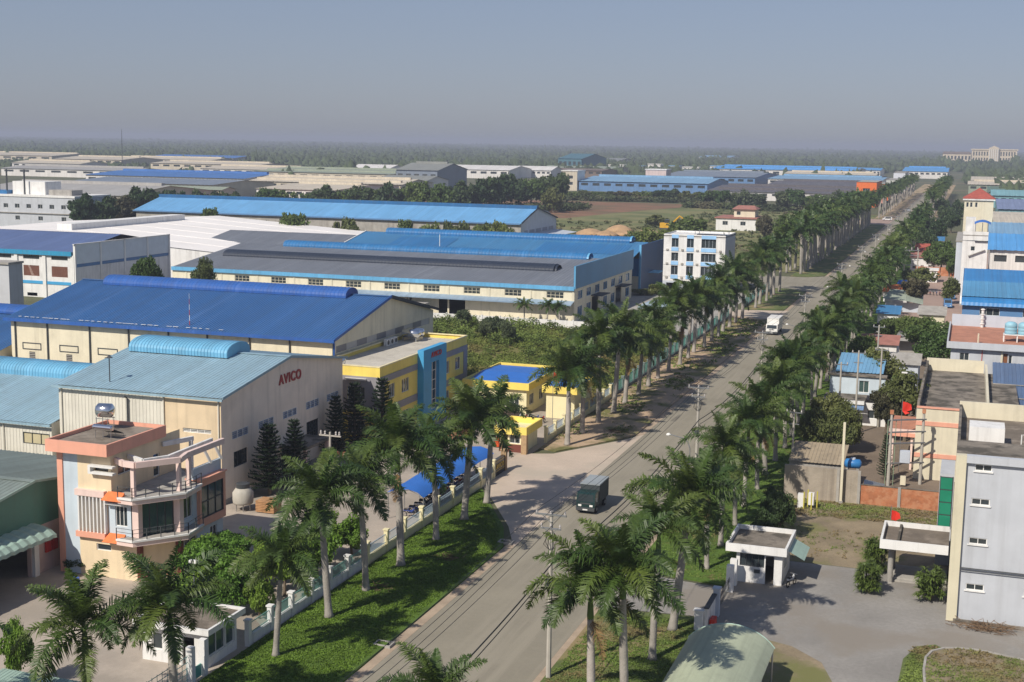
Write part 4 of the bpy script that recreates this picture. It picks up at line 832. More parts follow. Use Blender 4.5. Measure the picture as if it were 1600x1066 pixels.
# roadside face: blue parapet over window bays
fbox(MB(), '+x', xr, yf - .3, ym + .2, 7.1, 12.0, -.25, .15).build('parapet', metal_sheet('mid_blue_panel', (.075, .25, .43), .5, streak=.12), B)
bw = []; 
for i in range(7): a = yf + 2.5 + i * 7.0; bw += [(a, a + 3.6, .8, 3.0, 2, 1), (a, a + 3.6, 4.6, 6.4, 2, 1)]
bw = [b for b in bw if not (283 < b[0] < 290 and b[2] < 2) and not (304 < b[0] < 311 and b[2] < 2)]
facade(B, M_cream, '+x', xr, yf, ym, 0, 7.05, wins=bw, doors=[(286, 291.5, 0, 4.0), (307, 312.5, 0, 4.0)], name='road_wall', pm=mat('blue_pane', (.05, .10, .18), .15), fm=M_skyfas)
for y in (285.2, 306.2): MB().box(xr, y, 4.3, xr + 2.6, y + 7, 4.45).build('door_canopy', M_greyd, B)
MB().quad((xr - .05, yf - .31, 7.1), (xr + .26, yf - .31, 7.1), (xr + .26, yf - .31, 12.0), (xr - .05, yf - .31, 12.0)).build('parapet_end', M_skyfas, B)
wall(B, 'left_wall', M_grey, '-x', xl, yf, ym, 0, 7.4, top=[(yf, 7.4), (ym, 8.1), (yr, 10.9)]); wall(B, 'rear_wall', M_cream, '+y', 366, -163, -80.6, 0, 8.1); wall(B, 'hidden_side', M_grey, '-x', -163, ym, 366, 0, 8.1)
wall(B, 'setback_wall', M_bluem, '-y', 336.2, -84.5, -80.4, 4.0, 8.6); wall(B, 'setback_base', M_cream2, '-y', 336.2, -84.5, -80.4, 0, 4.0)
fbox(MB(), '+x', -80.4, 336.4, 363, 0, 12.1, -.2, .1).build('dark_parapet', metal_sheet('navy_panel', (.02, .075, .20), .5), B); fbox(MB(), '+x', -80.4, 336.05, 336.38, 0, 12.2, -.25, .3).build('corner_trim', M_skyfas, B)
MB().box(-80.2, 345, 4.2, -77.4, 352, 4.35).build('door_canopy', M_skyfas, B)
T = thing('radio_mast', 'white lightning rod on the blue factory roof', 'mast', (-129, 318, 8.8)); MB().tube([(-129, 318, 8.8), (-129, 318, 14.2)], .09, 6).build('rod', M_white, T); MB().lathe((-129, 318, 8.8), [(.5, 0), (.3, .5), (.1, .8)], 8).build('base', M_steel, T)
B = thing('warehouse', 'slate-roofed shed with white roof edge left of the blue factory', 'warehouse', (-190, 350, 0))
MB().ribs((-212, 336, 7.6), (1, 0, 0), (0, 18, 2.8), 45, 18.2, .8, .05).ribs((-167, 372, 7.6), (-1, 0, 0), (0, -18, 2.8), 45, 18.2, .8, .05).build('roof', M_grey, B); MB().beam((-166.8, 336, 7.7), (-166.8, 354, 10.5), .5, .35).build('verge_trim', M_white, B)
wall(B, 'wall', M_whitew, '-y', 336.2, -211.5, -167.5, 0, 7.6); wall(B, 'wall', M_whitew, '+x', -167.5, 336.2, 371.8, 0, 7.6)
fence('white panel wall along the weedy lot below the blue factory', M_whitew, M_whitew, M_whitew, 0, 1, x=0, name='unused') if False else None
B = thing('boundary_wall', 'low white boundary wall in front of the blue factory', 'wall', (-100, 261, 0))
for i in range(18): x = -136 + i * 4.0; MB().box(x, 260.9, 0, x + 3.7, 261.1, 1.75).build('wall_panel', M_whitew, B); MB().box(x + 3.7, 260.8, 0, x + 4.0, 261.2, 1.95).build('pier', M_whitew, B)
B = thing('shed', 'small white lean-to shed with rubble on its roof beside the factory wall', 'shed', (-120, 266, 0))
facade(B, M_whitew, '-y', 263.5, -122.5, -112, 0, 2.6, wins=[(-119, -114, 1, 2.2, 4, 1)]); wall(B, 'wall', M_whitew, '+x', -112, 263.5, 269, 0, 2.6); MB().box(-123, 263, 2.6, -111.6, 269.4, 2.8).build('roof', M_conc, B)
for i in range(9): x = -122.4 + random.random() * 5; y = 263.6 + random.random() * 3; s_ = .3 + random.random() * .5; MB().lathe((x, y, 2.8), [(s_, 0), (s_ * .8, s_ * .5), (s_ * .2, s_ * .7)], 6).build('rubble', M_oldconc, B)
B = thing('guard_house', 'cream hut with curved roof half hidden by palms at the blue factory gate', 'guard house', (-64, 283, 0))
wall(B, 'wall', M_cream, '-y', 281, -67, -61, 0, 2.8); wall(B, 'wall', M_cream, '+x', -61, 281, 287, 0, 2.8); rf = MB(); k = 8
for i in range(k + 1): a = math.pi * i / k; rf.v += [(-64 - 3.4 * math.cos(a), 280.6, 2.7 + 1.3 * math.sin(a)), (-64 - 3.4 * math.cos(a), 287.4, 2.7 + 1.3 * math.sin(a))]
for i in range(k): rf.f.append((2 * i, 2 * i + 2, 2 * i + 3, 2 * i + 1))
rf.f.append(tuple(range(0, 2 * k + 2, 2))); rf.build('curved_roof', metal_sheet('pale_blue_curved', (.33, .43, .52)), B)

# ------------------------------------------------------------------ long light blue shed
B = thing('warehouse', 'very long shed with light blue roof and pale gable behind the factory', 'warehouse', (-220, 483, 0))
xr = -155.5
wall(B, 'gable_wall', M_pale, '+x', xr, 462, 506, 0, 8.6, top=[(462, 8.6), (506, 8.6), (495, 11.6), (481, 13.3), (473, 11.6)])
for y0_, y1_, z in ((466, 470, 4.4), (472, 478, 4.4), (480, 486, 4.4), (488, 494, 4.4), (496, 502, 4.4)): fbox(MB(), '+x', xr, y0_, y1_, z, z + 1.3, -.04, 0).build('window_strip', mat('grey_strip', (.25, .28, .34), .5), B)
wall(B, 'front_wall', M_conc, '-y', 462, -320, xr, 0, 8.4); MB().ribs((-321, 461.3, 8.5), (1, 0, 0), (0, 19.2, 4.7), 166, math.hypot(19.7, 4.8), 1.2, .06).build('roof_slope', metal_sheet('light_blue_long_roof', (.15, .38, .66), .45, streak=.12), B)
MB().quad((xr + .4, 506.5, 8.5), (-321, 506.5, 8.5), (-321, 481, 13.3), (xr + .4, 481, 13.3)).build('rear_slope', MATS['light_blue_long_roof'], B)
MB().box(-321, 479.8, 13.1, xr + .3, 482.2, 14.3).build('ridge_vent', metal_sheet('deep_blue_ridge', (.02, .13, .30)), B)
MB().box(-321, 461.0, 8.1, xr, 461.25, 8.6).build('gutter', M_fac_blue, B)
for ya, za, yb, zb in ((461.5, 8.6, 481, 13.4), (506.5, 8.6, 481, 13.4)): MB().beam((xr + .4, ya, za), (xr + .4, yb, zb), .2, .5).build('verge_trim', M_greyd, B)
B = thing('lean_to', 'pale lean-to roof on the end of the long light blue shed', 'shed', (-150, 478, 0)); MB().quad((xr + .2, 466, 4.2), (xr + 9, 466, 3.4), (xr + 9, 505, 3.4), (xr + .2, 505, 4.2)).build('roof', M_pale, B)
for y in (467, 480, 492, 504): MB().tube([(xr + 8.7, y, 0), (xr + 8.7, y, 3.4)], .12, 6).build('post', M_steel, B)

# ------------------------------------------------------------------ white block at far left
B = thing('hospital_block', 'white flat-roofed block with roof plant at the left edge', 'office', (-370, 455, 0))
wn = []
for i in range(7): a = -344.5 - i * 5.6; wn += [(a, a + 2.2, 8.6, 10.3, 2, 1)] + ([(a, a + 2.2, 3.8, 5.5, 2, 1)] if i % 2 == 0 else [])
facade(B, M_lav, '-y', 446.7, -420, -338, 0, 13.6, wins=wn, rec=.25); wall(B, 'side_wall', M_lav, '+x', -338, 446.7, 470, 0, 13.6); MB().box(-420, 446.4, 13.2, -337.7, 470, 14.0).build('roof_slab', M_whitew, B); MB().box(-420, 446.2, 6.6, -337.9, 446.69, 6.9).build('string_course', M_conc, B)
MB().box(-372, 452, 14, -356, 462, 19.2).build('plant_room', M_whitew, B); MB().box(-420, 449, 14, -372.5, 456, 15.4).build('roof_railing', M_bluem, B); MB().box(-352, 449, 14, -341, 456, 16.2).build('roof_plant', M_conc, B)
for x in (-377, -373.2, -364.5): MB().tube([(x, 450, 14), (x, 450, 24)], .35, 8).build('chimney', M_dsteel, B)

# ------------------------------------------------------------------ four-storey white and blue block by the road
B = thing('apartment_block', 'four-storey white block with pale blue balconies by the palm row', 'apartment block', (-67, 350, 0))
y_ = 341.; xl, xr = -75.4, -59.3; zz = [(11.6, 13.9), (8.0, 10.2), (4.4, 6.8)]; bays = [(-73.3, -71.5), (-69.3, -67.5), (-65.5, -61.7)]
wn = [(a, b, c, d, 2 if b - a < 2 else 4, 1) for a, b in bays for c, d in zz]
facade(B, M_whitew, '-y', y_, xl, xr, 2.8, 15.0, wins=wn, rec=.4, fm=M_pale); 
for c, d in zz:
    for a, b in bays: fbox(MB(), '-y', y_, a - .05, b + .05, c - 1.0, c - .05, -.12, 0).build('balcony_panel', mat('sky_panel', (.30, .52, .78), .5), B)
    for u in (-74.4, -70.4, -66.5, -60.5): fbox(MB(), '-y', y_, u - .3, u + .3, c - .9, c - .45, -.25, 0).build('air_conditioner', M_conc, B)
for a, b in bays: fbox(MB(), '-y', y_, a, b, 13.95, 14.85, -.05, 0).build('blue_panel', MATS['sky_panel'], B)
sl = MB()
for z in (4.0, 7.0, 10.6, 14.2): fbox(sl, '-y', y_, xl, xr, z - .04, z + .02, -.02, 0)
sl.build('floor_joint', M_conc, B)
wall(B, 'ground_floor_wall', M_pale, '-y', y_ + .01, xl, xr, 0, 2.8, [(a, b, .3, 2.3) for a, b in ((-74.5, -71), (-70, -66.5), (-65.2, -61))], depth=1.2); wall(B, 'side_wall', M_lav, '+x', xr, y_, 356, 0, 15.0); wall(B, 'side_wall', M_whitew, '-x', xl, y_, 356, 0, 15.0); wall(B, 'rear_wall', M_whitew, '+y', 356, xl, xr, 0, 15)
MB().box(xl, y_, 14.4, xr, 356, 14.6).build('roof_slab', M_whitew, B); MB().quad((-68, y_ + 1, 15.9), (xr - .5, y_ + 1, 15.9), (xr - .5, y_ + 10, 15.4), (-69, y_ + 10, 15.4)).build('roof_shade', M_greyd, B)
for x, y in ((-67.5, y_ + 1.3), (xr - .8, y_ + 1.3), (-68, y_ + 9.5), (xr - .8, y_ + 9.5)): MB().tube([(x, y, 14.6), (x, y, 15.8)], .08, 5).build('post', M_steel, B)
T = thing('satellite_dish', 'white satellite dish on the four-storey block', 'satellite dish', (-59.8, 342, 14.6))
ds = MB().lathe((0, 0, 0), [(.05, 0), (.5, .06), (.9, .2), (1.2, .38)], 14).build('dish', M_white, T); ds.location = (0, 0, 1.2); ds.rotation_euler = (R(55), 0, R(-20)); ds['x'] = 1; del ds['x']
MB().tube([(-59.8, 342, 14.6), (-59.8, 342, 15.7)], .08, 6).build('mast', M_steel, T)
# house with faded red roof terrace behind it
B = thing('house', 'white house with faded red terrace roof behind the four-storey block', 'house', (-98, 610, 0))
facade(B, M_whitew, '-y', 600, -109, -91, 0, 5.4, wins=[(-106, -103.6, 2.4, 4.2, 2, 1), (-98, -95.6, 2.4, 4.2, 2, 1)]); wall(B, 'wall', M_pale, '+x', -91, 600, 622, 0, 5.4); MB().box(-109.6, 599.4, 5.4, -90.5, 622.5, 5.9).build('roof_terrace', M_redroof, B)
facade(B, M_cream2, '-y', 606, -102, -92.5, 5.9, 9.4, wins=[(-100.8, -99, 6.8, 8.4, 1, 1)]); wall(B, 'wall', M_cream2, '+x', -92.5, 606, 616, 5.9, 9.4); MB().quad((-103, 605, 9.4), (-91.6, 605, 9.4), (-93.5, 611, 11), (-101, 611, 11)).quad((-91.6, 605, 9.4), (-91.6, 617, 9.4), (-93.5, 611, 11)).quad((-91.6, 617, 9.4), (-103, 617, 9.4), (-101, 611, 11), (-93.5, 611, 11)).quad((-103, 617, 9.4), (-103, 605, 9.4), (-101, 611, 11)).build('upper_roof', M_redroof, B)
T = thing('excavator', 'yellow excavator by the heaps of soil', 'excavator', (-128, 585, 0))
MB().box(-131, 583, 1.2, -126.5, 587, 3.4).build('body', mat('machine_yellow', (.6, .33, .02), .5), T); MB().box(-131.2, 582.6, 0, -126, 583.6, 1.2).box(-131.2, 586.4, 0, -126, 587.4, 1.2).build('tracks', M_dsteel, T); MB().tube([(-126.5, 585, 2.6), (-122.5, 585, 6.5), (-119, 585, 4.2)], .4, 6).build('arm', MATS['machine_yellow'], T); MB().box(-129, 583.2, 3.4, -127, 585.2, 5.0).build('cab', M_glass, T)
for i, (x, y, s_, h) in enumerate(((-151, 540, 7, 2.6), (-143, 536, 6, 2.2), (-137, 545, 6, 1.8), (-144, 562, 7, 3.2), (-131, 560, 6, 1.6))):
    o = MB(); pts = []
    for r_, z in ((1, 0), (.72, .5), (.4, .85), (.1, 1)): pts.append((s_ * r_, h * z))
    o.lathe((x, y, 0), pts, 11); o = o.build('soil_heap', mat('tan_soil', (.42, .27, .15), .95, .2, .4), smooth=True)
    tag(o, ['broad tan soil heap nearest the light blue shed', 'low tan soil heap in front of the bush', 'flat tan soil heap right of the others', 'tallest tan soil heap, at the back', 'small far tan soil heap by the excavator'][i], 'soil heap', 'heaps of soil')
# ------------------------------------------------------------------ grey block at the right edge
B = thing('grey_building', 'tall pale grey-blue block with cream corner strip at the right edge', 'building', (8, 124, 0))
yf = 110.3
wn = [(1.5, 2.8, 12.55, 13.1, 2, 1)] + [(1.4 + o, 2.8 + o, z, z + .55, 2, 1) for o in (0, 4.4, 8.8) for z in (2.65, 6.5, 9.75)] + [(5.9, 7.2, 12.55, 13.1, 2, 1)]
facade(B, M_lav, '-y', yf, .85, 18, 0, 13.2, wins=wn, sill=.1, rec=.1)
fbox(MB(), '-y', yf, 0.05, .85, 0, 13.8, -.35, .3).build('corner_strip', paint('cream_strip', (.62, .57, .42)), B)
fbox(MB(), '-y', yf, .85, 18, 13.2, 13.8, -.33, .3).build('parapet_band', M_lav, B)
MB().box(0.05, yf + .3, 13.3, 18, 116.2, 13.75).build('front_deck', M_oldconc, B)
MB().box(.05, 116.2, 11.4, 18, 137.4, 11.6).build('roof_deck', M_terr, B); MB().box(.05, 137.4, 0, 18, 137.7, 13.2).build('back_parapet', M_cream2, B); MB().box(.05, 116.21, 0, .3, 137.39, 12.9).build('left_parapet', M_oldconc, B)
MB().box(1.0, 124, 11.6, 4.0, 127, 13.4).build('stair_head', M_whitew, B)
MB().tube([(.9, yf - .18, 4.5), (17.9, yf - .18, 4.5)], .05, 6).build('pipe', M_dsteel, B); MB().tube([(.9, yf - .18, 4.3), (17.9, yf - .18, 4.3)], .04, 6).build('pipe', M_dsteel, B)
MB().box(.6, yf - .7, 0, 18, yf - .37, .25).build('plinth', M_oldconc, B)
wall(B, 'far_side', M_lav, '-x', .07, yf + .31, 137.5, 0, 11.4)
gp = MB(); 
for i in range(5): z = 3.6 + i * 1.18; gp.box(-1.2, 124.95, z - .03, -.1, 125.02, z + .03)
gp.box(-1.22, 124.95, 3.5, -1.16, 125.02, 8.4).box(-.14, 124.95, 3.5, -.08, 125.02, 8.4); gp = gp.build('green_glass_screen', M_dsteel, B)
for i in range(4): z = 3.65 + i * 1.18; MB().box(-1.15, 124.97, z, -.15, 125.0, z + 1.08).build('glass_panel', M_grnglass, gp)
MB().box(-1.25, 125.03, 0, -.0, 131, 8.6).build('side_wing', M_lav, B)
T = thing('water_tank', 'big ribbed stainless steel tank lying on the grey block roof', 'water tank', (8, 123, 11.6))
for k in range(3):
    y = 119.8 + k * 1.9
    MB().tube([(6.0, y, 13.2 + k * .25), (6.2, y, 13.2 + k * .25), (11.5, y, 13.2 + k * .25), (11.7, y, 13.2 + k * .25)], [.5, .95, .95, .5], 16).build('cylinder', M_stain, T, True)
MB().box(6.4, 118.8, 11.6, 6.7, 125, 12.5).box(11, 118.8, 11.6, 11.3, 125, 12.5).build('cradle', M_steel, T)
MB().tube([(5.2, 119, 11.6), (5.2, 119, 14.0), (5.8, 119, 14.0)], .05, 6).build('pipe', M_white, T)
# portico
B = thing('portico', 'white-edged flat portico roof on a grey column beside the grey block', 'portico', (-3, 120, 0))
MB().box(-5.7, 117.0, 3.5, -.1, 123.0, 3.75).build('roof_slab', M_terr, B); pr = MB()
for a in ((-5.8, 116.8, -.1, 117.0), (-5.8, 123, -.1, 123.2), (-5.8, 117.01, -5.6, 122.99)): pr.box(a[0], a[1], 3.4, a[2], a[3], 4.2)
pr.build('roof_edge', M_whitew, B); MB().box(-4.4, 117.05, 3.75, -4.2, 122.95, 4.05).build('roof_beam', M_oldconc, B)
for y in (118.1, 122.2): MB().lathe((-4.85, y, 0), [(.3, 0), (.24, .1), (.24, 2.9), (.32, 3.0), (.32, 3.39)], 12).build('column', M_conc, B)
MB().box(-5.0, 118.5, 0, -.1, 122.8, .15).build('step', M_conc, B); MB().box(-4.6, 118.9, .15, -.1, 122.7, .3).build('step', M_conc, B)
T = thing('flag', 'red flag on a short pole behind the portico', 'flag', (-5.3, 124, 0)); MB().tube([(-5.3, 124, 0), (-5.3, 124, 5.4)], .03, 6).build('pole', M_steel, T)
MB().quad((-5.3, 124, 4.1), (-4.9, 124.1, 4.0), (-4.9, 124.15, 4.9), (-5.3, 124, 5.0)).quad((-4.9, 124.1, 4.0), (-4.45, 123.95, 4.3), (-4.55, 124, 4.75), (-4.9, 124.15, 4.9)).build('cloth', MATS['flag_red'], T)
# strappy plants beside the portico
def dracaena(x, y, h, wd, label):
    T = thing('dracaena', label, 'shrub', (x, y, 0), 'strappy shrubs by the portico'); r = random.Random(int(x * 100))
    st = MB(); tops = []
    for i in range(9):
        a = r.random() * 6.28; q = r.random() * wd * .35; hh = h * r.uniform(.35, .85); tops.append((x + q * math.cos(a) * 1.4, y + q * math.sin(a), hh)); st.tube([(x + .3 * q * math.cos(a), y + .3 * q * math.sin(a), 0), tops[-1]], [.06, .04], 5)
    st.build('stems', M_bark, T); lf = MB()
    for tx, ty, tz in tops + [(x + r.uniform(-.5, .5) * wd * .8, y + r.uniform(-.5, .5) * wd * .8, h * r.uniform(.12, .9)) for _ in range(64)]:
        for i in range(26):
            a = r.random() * 6.28; e = r.uniform(-.2, 1.3); l = r.uniform(.45, .8); d1 = Vector((math.cos(a) * math.cos(e), math.sin(a) * math.cos(e), math.sin(e))); d2 = d1 + Vector((0, 0, -.8)); s_ = Vector((-math.sin(a), math.cos(a), 0)) * .045
            p0 = Vector((tx, ty, tz)); p1 = p0 + d1 * l * .5; p2 = p1 + d2.normalized() * l * .5; lf.quad(p0 - s_, p0 + s_, p1 + s_ * 1.1, p1 - s_ * 1.1).quad(p1 - s_ * 1.1, p1 + s_ * 1.1, p2)
    lf.build('leaves', mat('strap_leaves', (.10, .145, .028), .5, .3, 1.5, transl=.2), T)
for a in ((-6.5, 114.6, 2.7, 2.1, 'strappy green shrub standing nearest the yard, left of the portico'), (-6.3, 120.4, 3.2, 2.1, 'strappy green shrub behind, against the left end of the portico'), (-1.4, 114.4, 2.9, 2.6, 'strappy green shrub between the portico and the cream corner strip')): dracaena(*a)
T = thing('brush_pile', 'pile of dry branches at the foot of the grey block', 'brush pile', (3.0, 108.6, 0)); bp_ = MB()
for i in range(110): a = random.random() * 6.28; x, y = 3.0 + random.gauss(0, 1.1), 108.7 + random.gauss(0, .35); bp_.tube([(x, y, random.random() * .5), (x + math.cos(a) * 1.1, y + math.sin(a) * .6, random.random() * .7)], .025, 3)
bp_.build('branches', mat('dry_branches', (.17, .11, .065), .95, .2, 2.), T)

# ------------------------------------------------------------------ right guard house, gate wall, carport
B = thing('guard_house', 'small white guard house with weathered flat roof by the right-hand gate', 'guard house', (-16, 116, 0))
x0, x1, y0, y1 = -17.7, -13.7, 113.5, 118.8
facade(B, M_whitew, '-y', y0, x0, x1, 0, 2.9, wins=[(-17.4, -15.25, 1.45, 2.6, 4, 1)], doors=[(-15.15, -14.4, 0, 2.55)], fm=M_dsteel); facade(B, M_whitew, '+x', x1, y0, y1, 0, 2.9, wins=[(115, 116.5, 1.1, 2.3, 2, 1)])
wall(B, 'wall', M_whitew, '-x', x0, y0, y1, 0, 2.9); wall(B, 'wall', M_whitew, '+y', y1, x0, x1, 0, 2.9); MB().box(-18.5, 113.1, 2.85, -13.4, 119.3, 3.1).build('roof_slab', M_oldconc, B); pr = MB()
for a in ((-18.6, 113.0, -13.3, 113.2), (-18.6, 119.2, -13.3, 119.4), (-18.6, 113.21, -18.4, 119.19), (-13.5, 113.21, -13.3, 119.19)): pr.box(a[0], a[1], 2.8, a[2], a[3], 3.5)
pr.build('roof_edge', M_whitew, B); MB().ribs((-13.3, 114.5, 2.9), (0, 1, 0), (-1.6, 0, .45), 4.0, .01, .3, .02); MB().quad((-13.28, 114.2, 3.0), (-11.9, 114.2, 2.3), (-11.9, 118.4, 2.3), (-13.28, 118.4, 3.0)).build('side_awning', M_greenl, B)
MB().box(-16.1, y0 - .12, .95, -15.6, y0 - .01, 1.25).build('letter_box', M_dsteel, B)
motorbike((-12.9, 113.9, 0), R(70), 'motorbike with white front parked at the right guard house', bm_[3], None)
B = thing('gate', 'white gate post pair with folding metal gate at the right-hand drive', 'gate', (-17.7, 108, 0))
for y in (110.5, 112.3): MB().box(-18.0, y - .28, 0, -17.4, y + .28, 2.35).build('gate_post', M_whitew, B)
MB().box(-17.95, 103.8, 0, -17.45, 104.4, 2.3).box(-18.02, 103.73, 2.3, -17.38, 104.47, 2.42).build('gate_post', M_pale, B); g = MB()
for i in range(14): y = 104.6 + i * .42; g.beam((-17.7, y, .15), (-17.7, y + .42, 1.4), .03, .03).beam((-17.7, y, 1.4), (-17.7, y + .42, .15), .03, .03)
g.build('folding_leaf', M_dsteel, B)
B = thing('sign_wall', 'white wall with black coping beside the right-hand gate', 'wall', (-17.8, 101.8, 0)); MB().box(-17.95, 100.2, 0, -17.7, 103.6, 1.9).build('wall', M_whitew, B); MB().box(-18.0, 100.1, 1.9, -17.6, 103.7, 2.0).build('coping', M_dsteel, B); MB().box(-18.7, 99.9, 0, -18.0, 100.4, 1.7).box(-18.78, 99.82, 1.7, -17.92, 100.48, 1.8).build('pier', M_whitew, B)
MB().box(-17.6, 100.6, 0, -17.2, 101.6, .9).build('red_board', M_red, B)
B = thing('carport', 'curved pale green corrugated carport roof at the bottom edge', 'carport', (-14.4, 84, 0)); cr = MB(); k = 14; n = 42
ys = [74 + (91.6 - 74) * i / n for i in range(n + 1)]
for i, y in enumerate(ys):
    e = .035 if i % 2 else 0
    for j in range(k + 1): a = math.pi * (.18 + .64 * j / k); cr.v.append((-14.4 - 3.65 * math.cos(a), y, 1.1 + e + 3.0 * math.sin(a)))
for i in range(n):
    for j in range(k): a = i * (k + 1) + j; cr.f.append((a, a + 1, a + k + 2, a + k + 1))
cr.build('roof', metal_sheet('cream_green_sheet', (.42, .46, .33), .6, streak=.15), B, True)
MB().tube([(-14.4 - 3.65 * math.cos(math.pi * (.18 + .64 * j / k)), 91.6, 1.08 + 3.0 * math.sin(math.pi * (.18 + .64 * j / k))) for j in range(k + 1)], .07, 5).build('edge_trim', M_greenl, B)
for y in (75, 80.4, 85.8, 91.2):
    for x in (-17.4, -11.4): MB().tube([(x, y, 0), (x, y, 2.7)], .07, 6).build('post', M_steel, B)

# ------------------------------------------------------------------ walls round the scrub lot
B = thing('brick_wall', 'bare red brick boundary wall behind the scrubby yard', 'wall', (-5.3, 144.2, 0))
for a, b in ((-9.45, -5.6), (-5.3, -.2)): MB().box(a, 144.1, 0, b, 144.3, 2.1).build('brick_panel', M_brick, B)
MB().box(-5.6, 144.0, 0, -5.3, 144.4, 2.15).build('pier', M_conc, B); MB().box(-9.45, 144.05, 2.1, -5.61, 144.35, 2.16).box(-5.29, 144.05, 2.1, -.2, 144.35, 2.16).build('coping', M_oldconc, B)
B = thing('concrete_wall', 'tall stained concrete wall left of the brick wall', 'wall', (-13.5, 144.2, 0)); MB().box(-17.6, 144.0, 0, -9.5, 144.3, 3.6).build('wall', mat('stained_concrete', (.36, .31, .25), .95, .2, .4, .3, 8, streak=.5, dirt=(.09, .07, .055)), B)
for x in (-12.0, -9.8): MB().box(x, 143.9, 0, x + .3, 143.99, 3.6).build('pier', M_conc, B)
B = thing('shed', 'low shed with tan sheet roof behind the concrete wall', 'shed', (-14.5, 149, 0)); MB().ribs((-17.5, 146, 3.6), (1, 0, 0), (0, 1, .16), 6, 6.2, .4, .04).build('roof', metal_sheet('tan_sheet', (.36, .29, .20), .8, streak=.4), B); wall(B, 'wall', M_conc, '-y', 146.3, -17.4, -11.6, 0, 3.6)
T = thing('water_tank', 'blue plastic water tank on the concrete wall', 'water tank', (-10.5, 145.4, 0)); MB().tube([(-11.4, 145.4, 4.05), (-11.2, 145.4, 4.05), (-9.8, 145.4, 4.05), (-9.6, 145.4, 4.05)], [.25, .52, .52, .25], 14).build('tank', mat('tank_blue', (.03, .17, .42), .4), T, True); MB().box(-11.2, 145.0, 0, -10.9, 145.8, 3.6).box(-10.1, 145.0, 0, -9.8, 145.8, 3.6).build('stand', M_conc, T); MB().lathe((-10.5, 145.4, 4.5), [(.28, 0), (.28, .18), (.1, .22)], 10).build('lid', M_pale, T)
T = thing('pipe_post', 'tall cream square post at the concrete wall', 'post', (-11.4, 143.4, 0)); MB().box(-11.55, 143.3, 0, -11.3, 143.6, 8.9).build('shaft', M_cream2, T); MB().box(-11.62, 143.22, 0, -11.22, 143.7, .3).build('foot', M_conc, T)
T = thing('pump_rack', 'cluster of yellow posts and white cabinets by the concrete wall', 'pump rack', (-14.2, 140, 0))
for i, (x, y) in enumerate(((-14.9, 139.5), (-14.1, 139.4), (-13.6, 140.2), (-14.6, 140.6))): MB().box(x - .06, y - .06, 0, x + .06, y + .06, 1.9).build('post', mat('yellow_post', (.48, .42, .06), .6), T)
MB().box(-15.6, 139.9, 0, -15.0, 140.6, 1.5).box(-14.5, 140.0, .4, -13.9, 140.5, 1.7).build('cabinet', M_whitew, T)
T = thing('roof_sheet', 'loose grey sheet leaning in the brown courtyard', 'sheet', (-8.5, 148, 0)); MB().ribs((-9.4, 147, 1.2), (1, 0, -.15), (0, 1, .2), 2.2, 1.9, .2, .02).build('sheet', M_steel, T)
# ------------------------------------------------------------------ cream building with pink stripes and long grey roof
B = thing('striped_building', 'cream building with coral stripes and long weathered flat roof', 'building', (-1, 173, 0))
x0, x1, y0, y1, zt = -4.6, 6.8, 158, 191, 8.5
wall(B, 'front_wall', M_cream2, '-y', y0, x0, x1, 0, zt)
st = MB()
for z in (2.6, 6.35): fbox(st, '-y', y0, x0, x1, z, z + .5, -.08, 0)
fbox(st, '-y', y0, x0, x1, zt - .12, zt + .06, -.12, .3); st.build('coral_stripe', M_coral, B)
wall(B, 'side_wall', M_cream2, '-x', x0, y0, y1, 0, zt); MB().box(x0 + .3, y0 + .3, 7.3, x1, y1, 7.6).build('roof_deck', M_oldconc, B)
MB().box(x0, y1, 7.0, x1 - 3.9, y1 + .3, 9.3).build('back_parapet', M_cream2, B); MB().box(x1 - 3.8, y0 + .4, 7.0, x1 - 3.5, y1 - .1, 8.9).build('right_parapet', M_cream2, B)
for i in range(11): y = y0 + .6 + i * 2.95; MB().box(x0, y, zt, x0 + .28, y + 2.2, zt + .55).build('balustrade_block', M_oldconc, B)
MB().box(x0, y0 + .3, zt - 1.2, x0 + .28, y1, zt).build('left_parapet', M_oldconc, B)
B = thing('porch', 'flat pink-edged porch slab left of the striped building', 'porch', (-6, 165, 0)); MB().box(-7.6, 162, 4.5, -4.65, 171, 4.75).build('roof', M_terra, B); MB().box(-7.7, 161.8, 4.2, -4.65, 161.99, 4.9).build('roof_edge', M_palepink, B); MB().box(-7.72, 161.7, 4.05, -4.65, 161.79, 4.5).build('coral_edge', M_coral, B)
for x in (-7.4, -5.2): MB().box(x, 162.1, 0, x + .25, 162.4, 4.2).build('post', M_palepink, B)
T = thing('shed', 'blue pitched roof with pale stripes right of the weathered roof', 'shed', (9, 182, 0)); MB().ribs((4.0, 172, 6.2), (1, 0, 0), (0, 1, .12), 12, 22, .5, .05).build('roof', metal_sheet('dusty_blue_sheet', (.10, .16, .28)), T); wall(T, 'wall', M_lav, '-y', 172.3, 4.0, 16, 0, 6.2); wall(T, 'wall', M_paleblue, '-x', 4.05, 172.3, 193.8, 0, 6.2)
for y in (177, 183): MB().beam((4.0, y, 6.32 + (y - 172) * .12), (16, y, 6.32 + (y - 172) * .12), .35, .05).build('pale_strip', M_conc, T)
T = thing('street_light', 'curved white lamp arm beside the weathered roof', 'street light', (-5.2, 176, 0)); MB().tube([(-5.2, 176, 0), (-5.2, 176, 8.5), (-5.6, 175.6, 9.3), (-6.6, 175, 9.6)], [.08, .06, .05, .05], 6).build('mast', M_steel, T); MB().box(-7.2, 174.85, 9.52, -6.5, 175.15, 9.68).build('lamp_head', M_white, T)
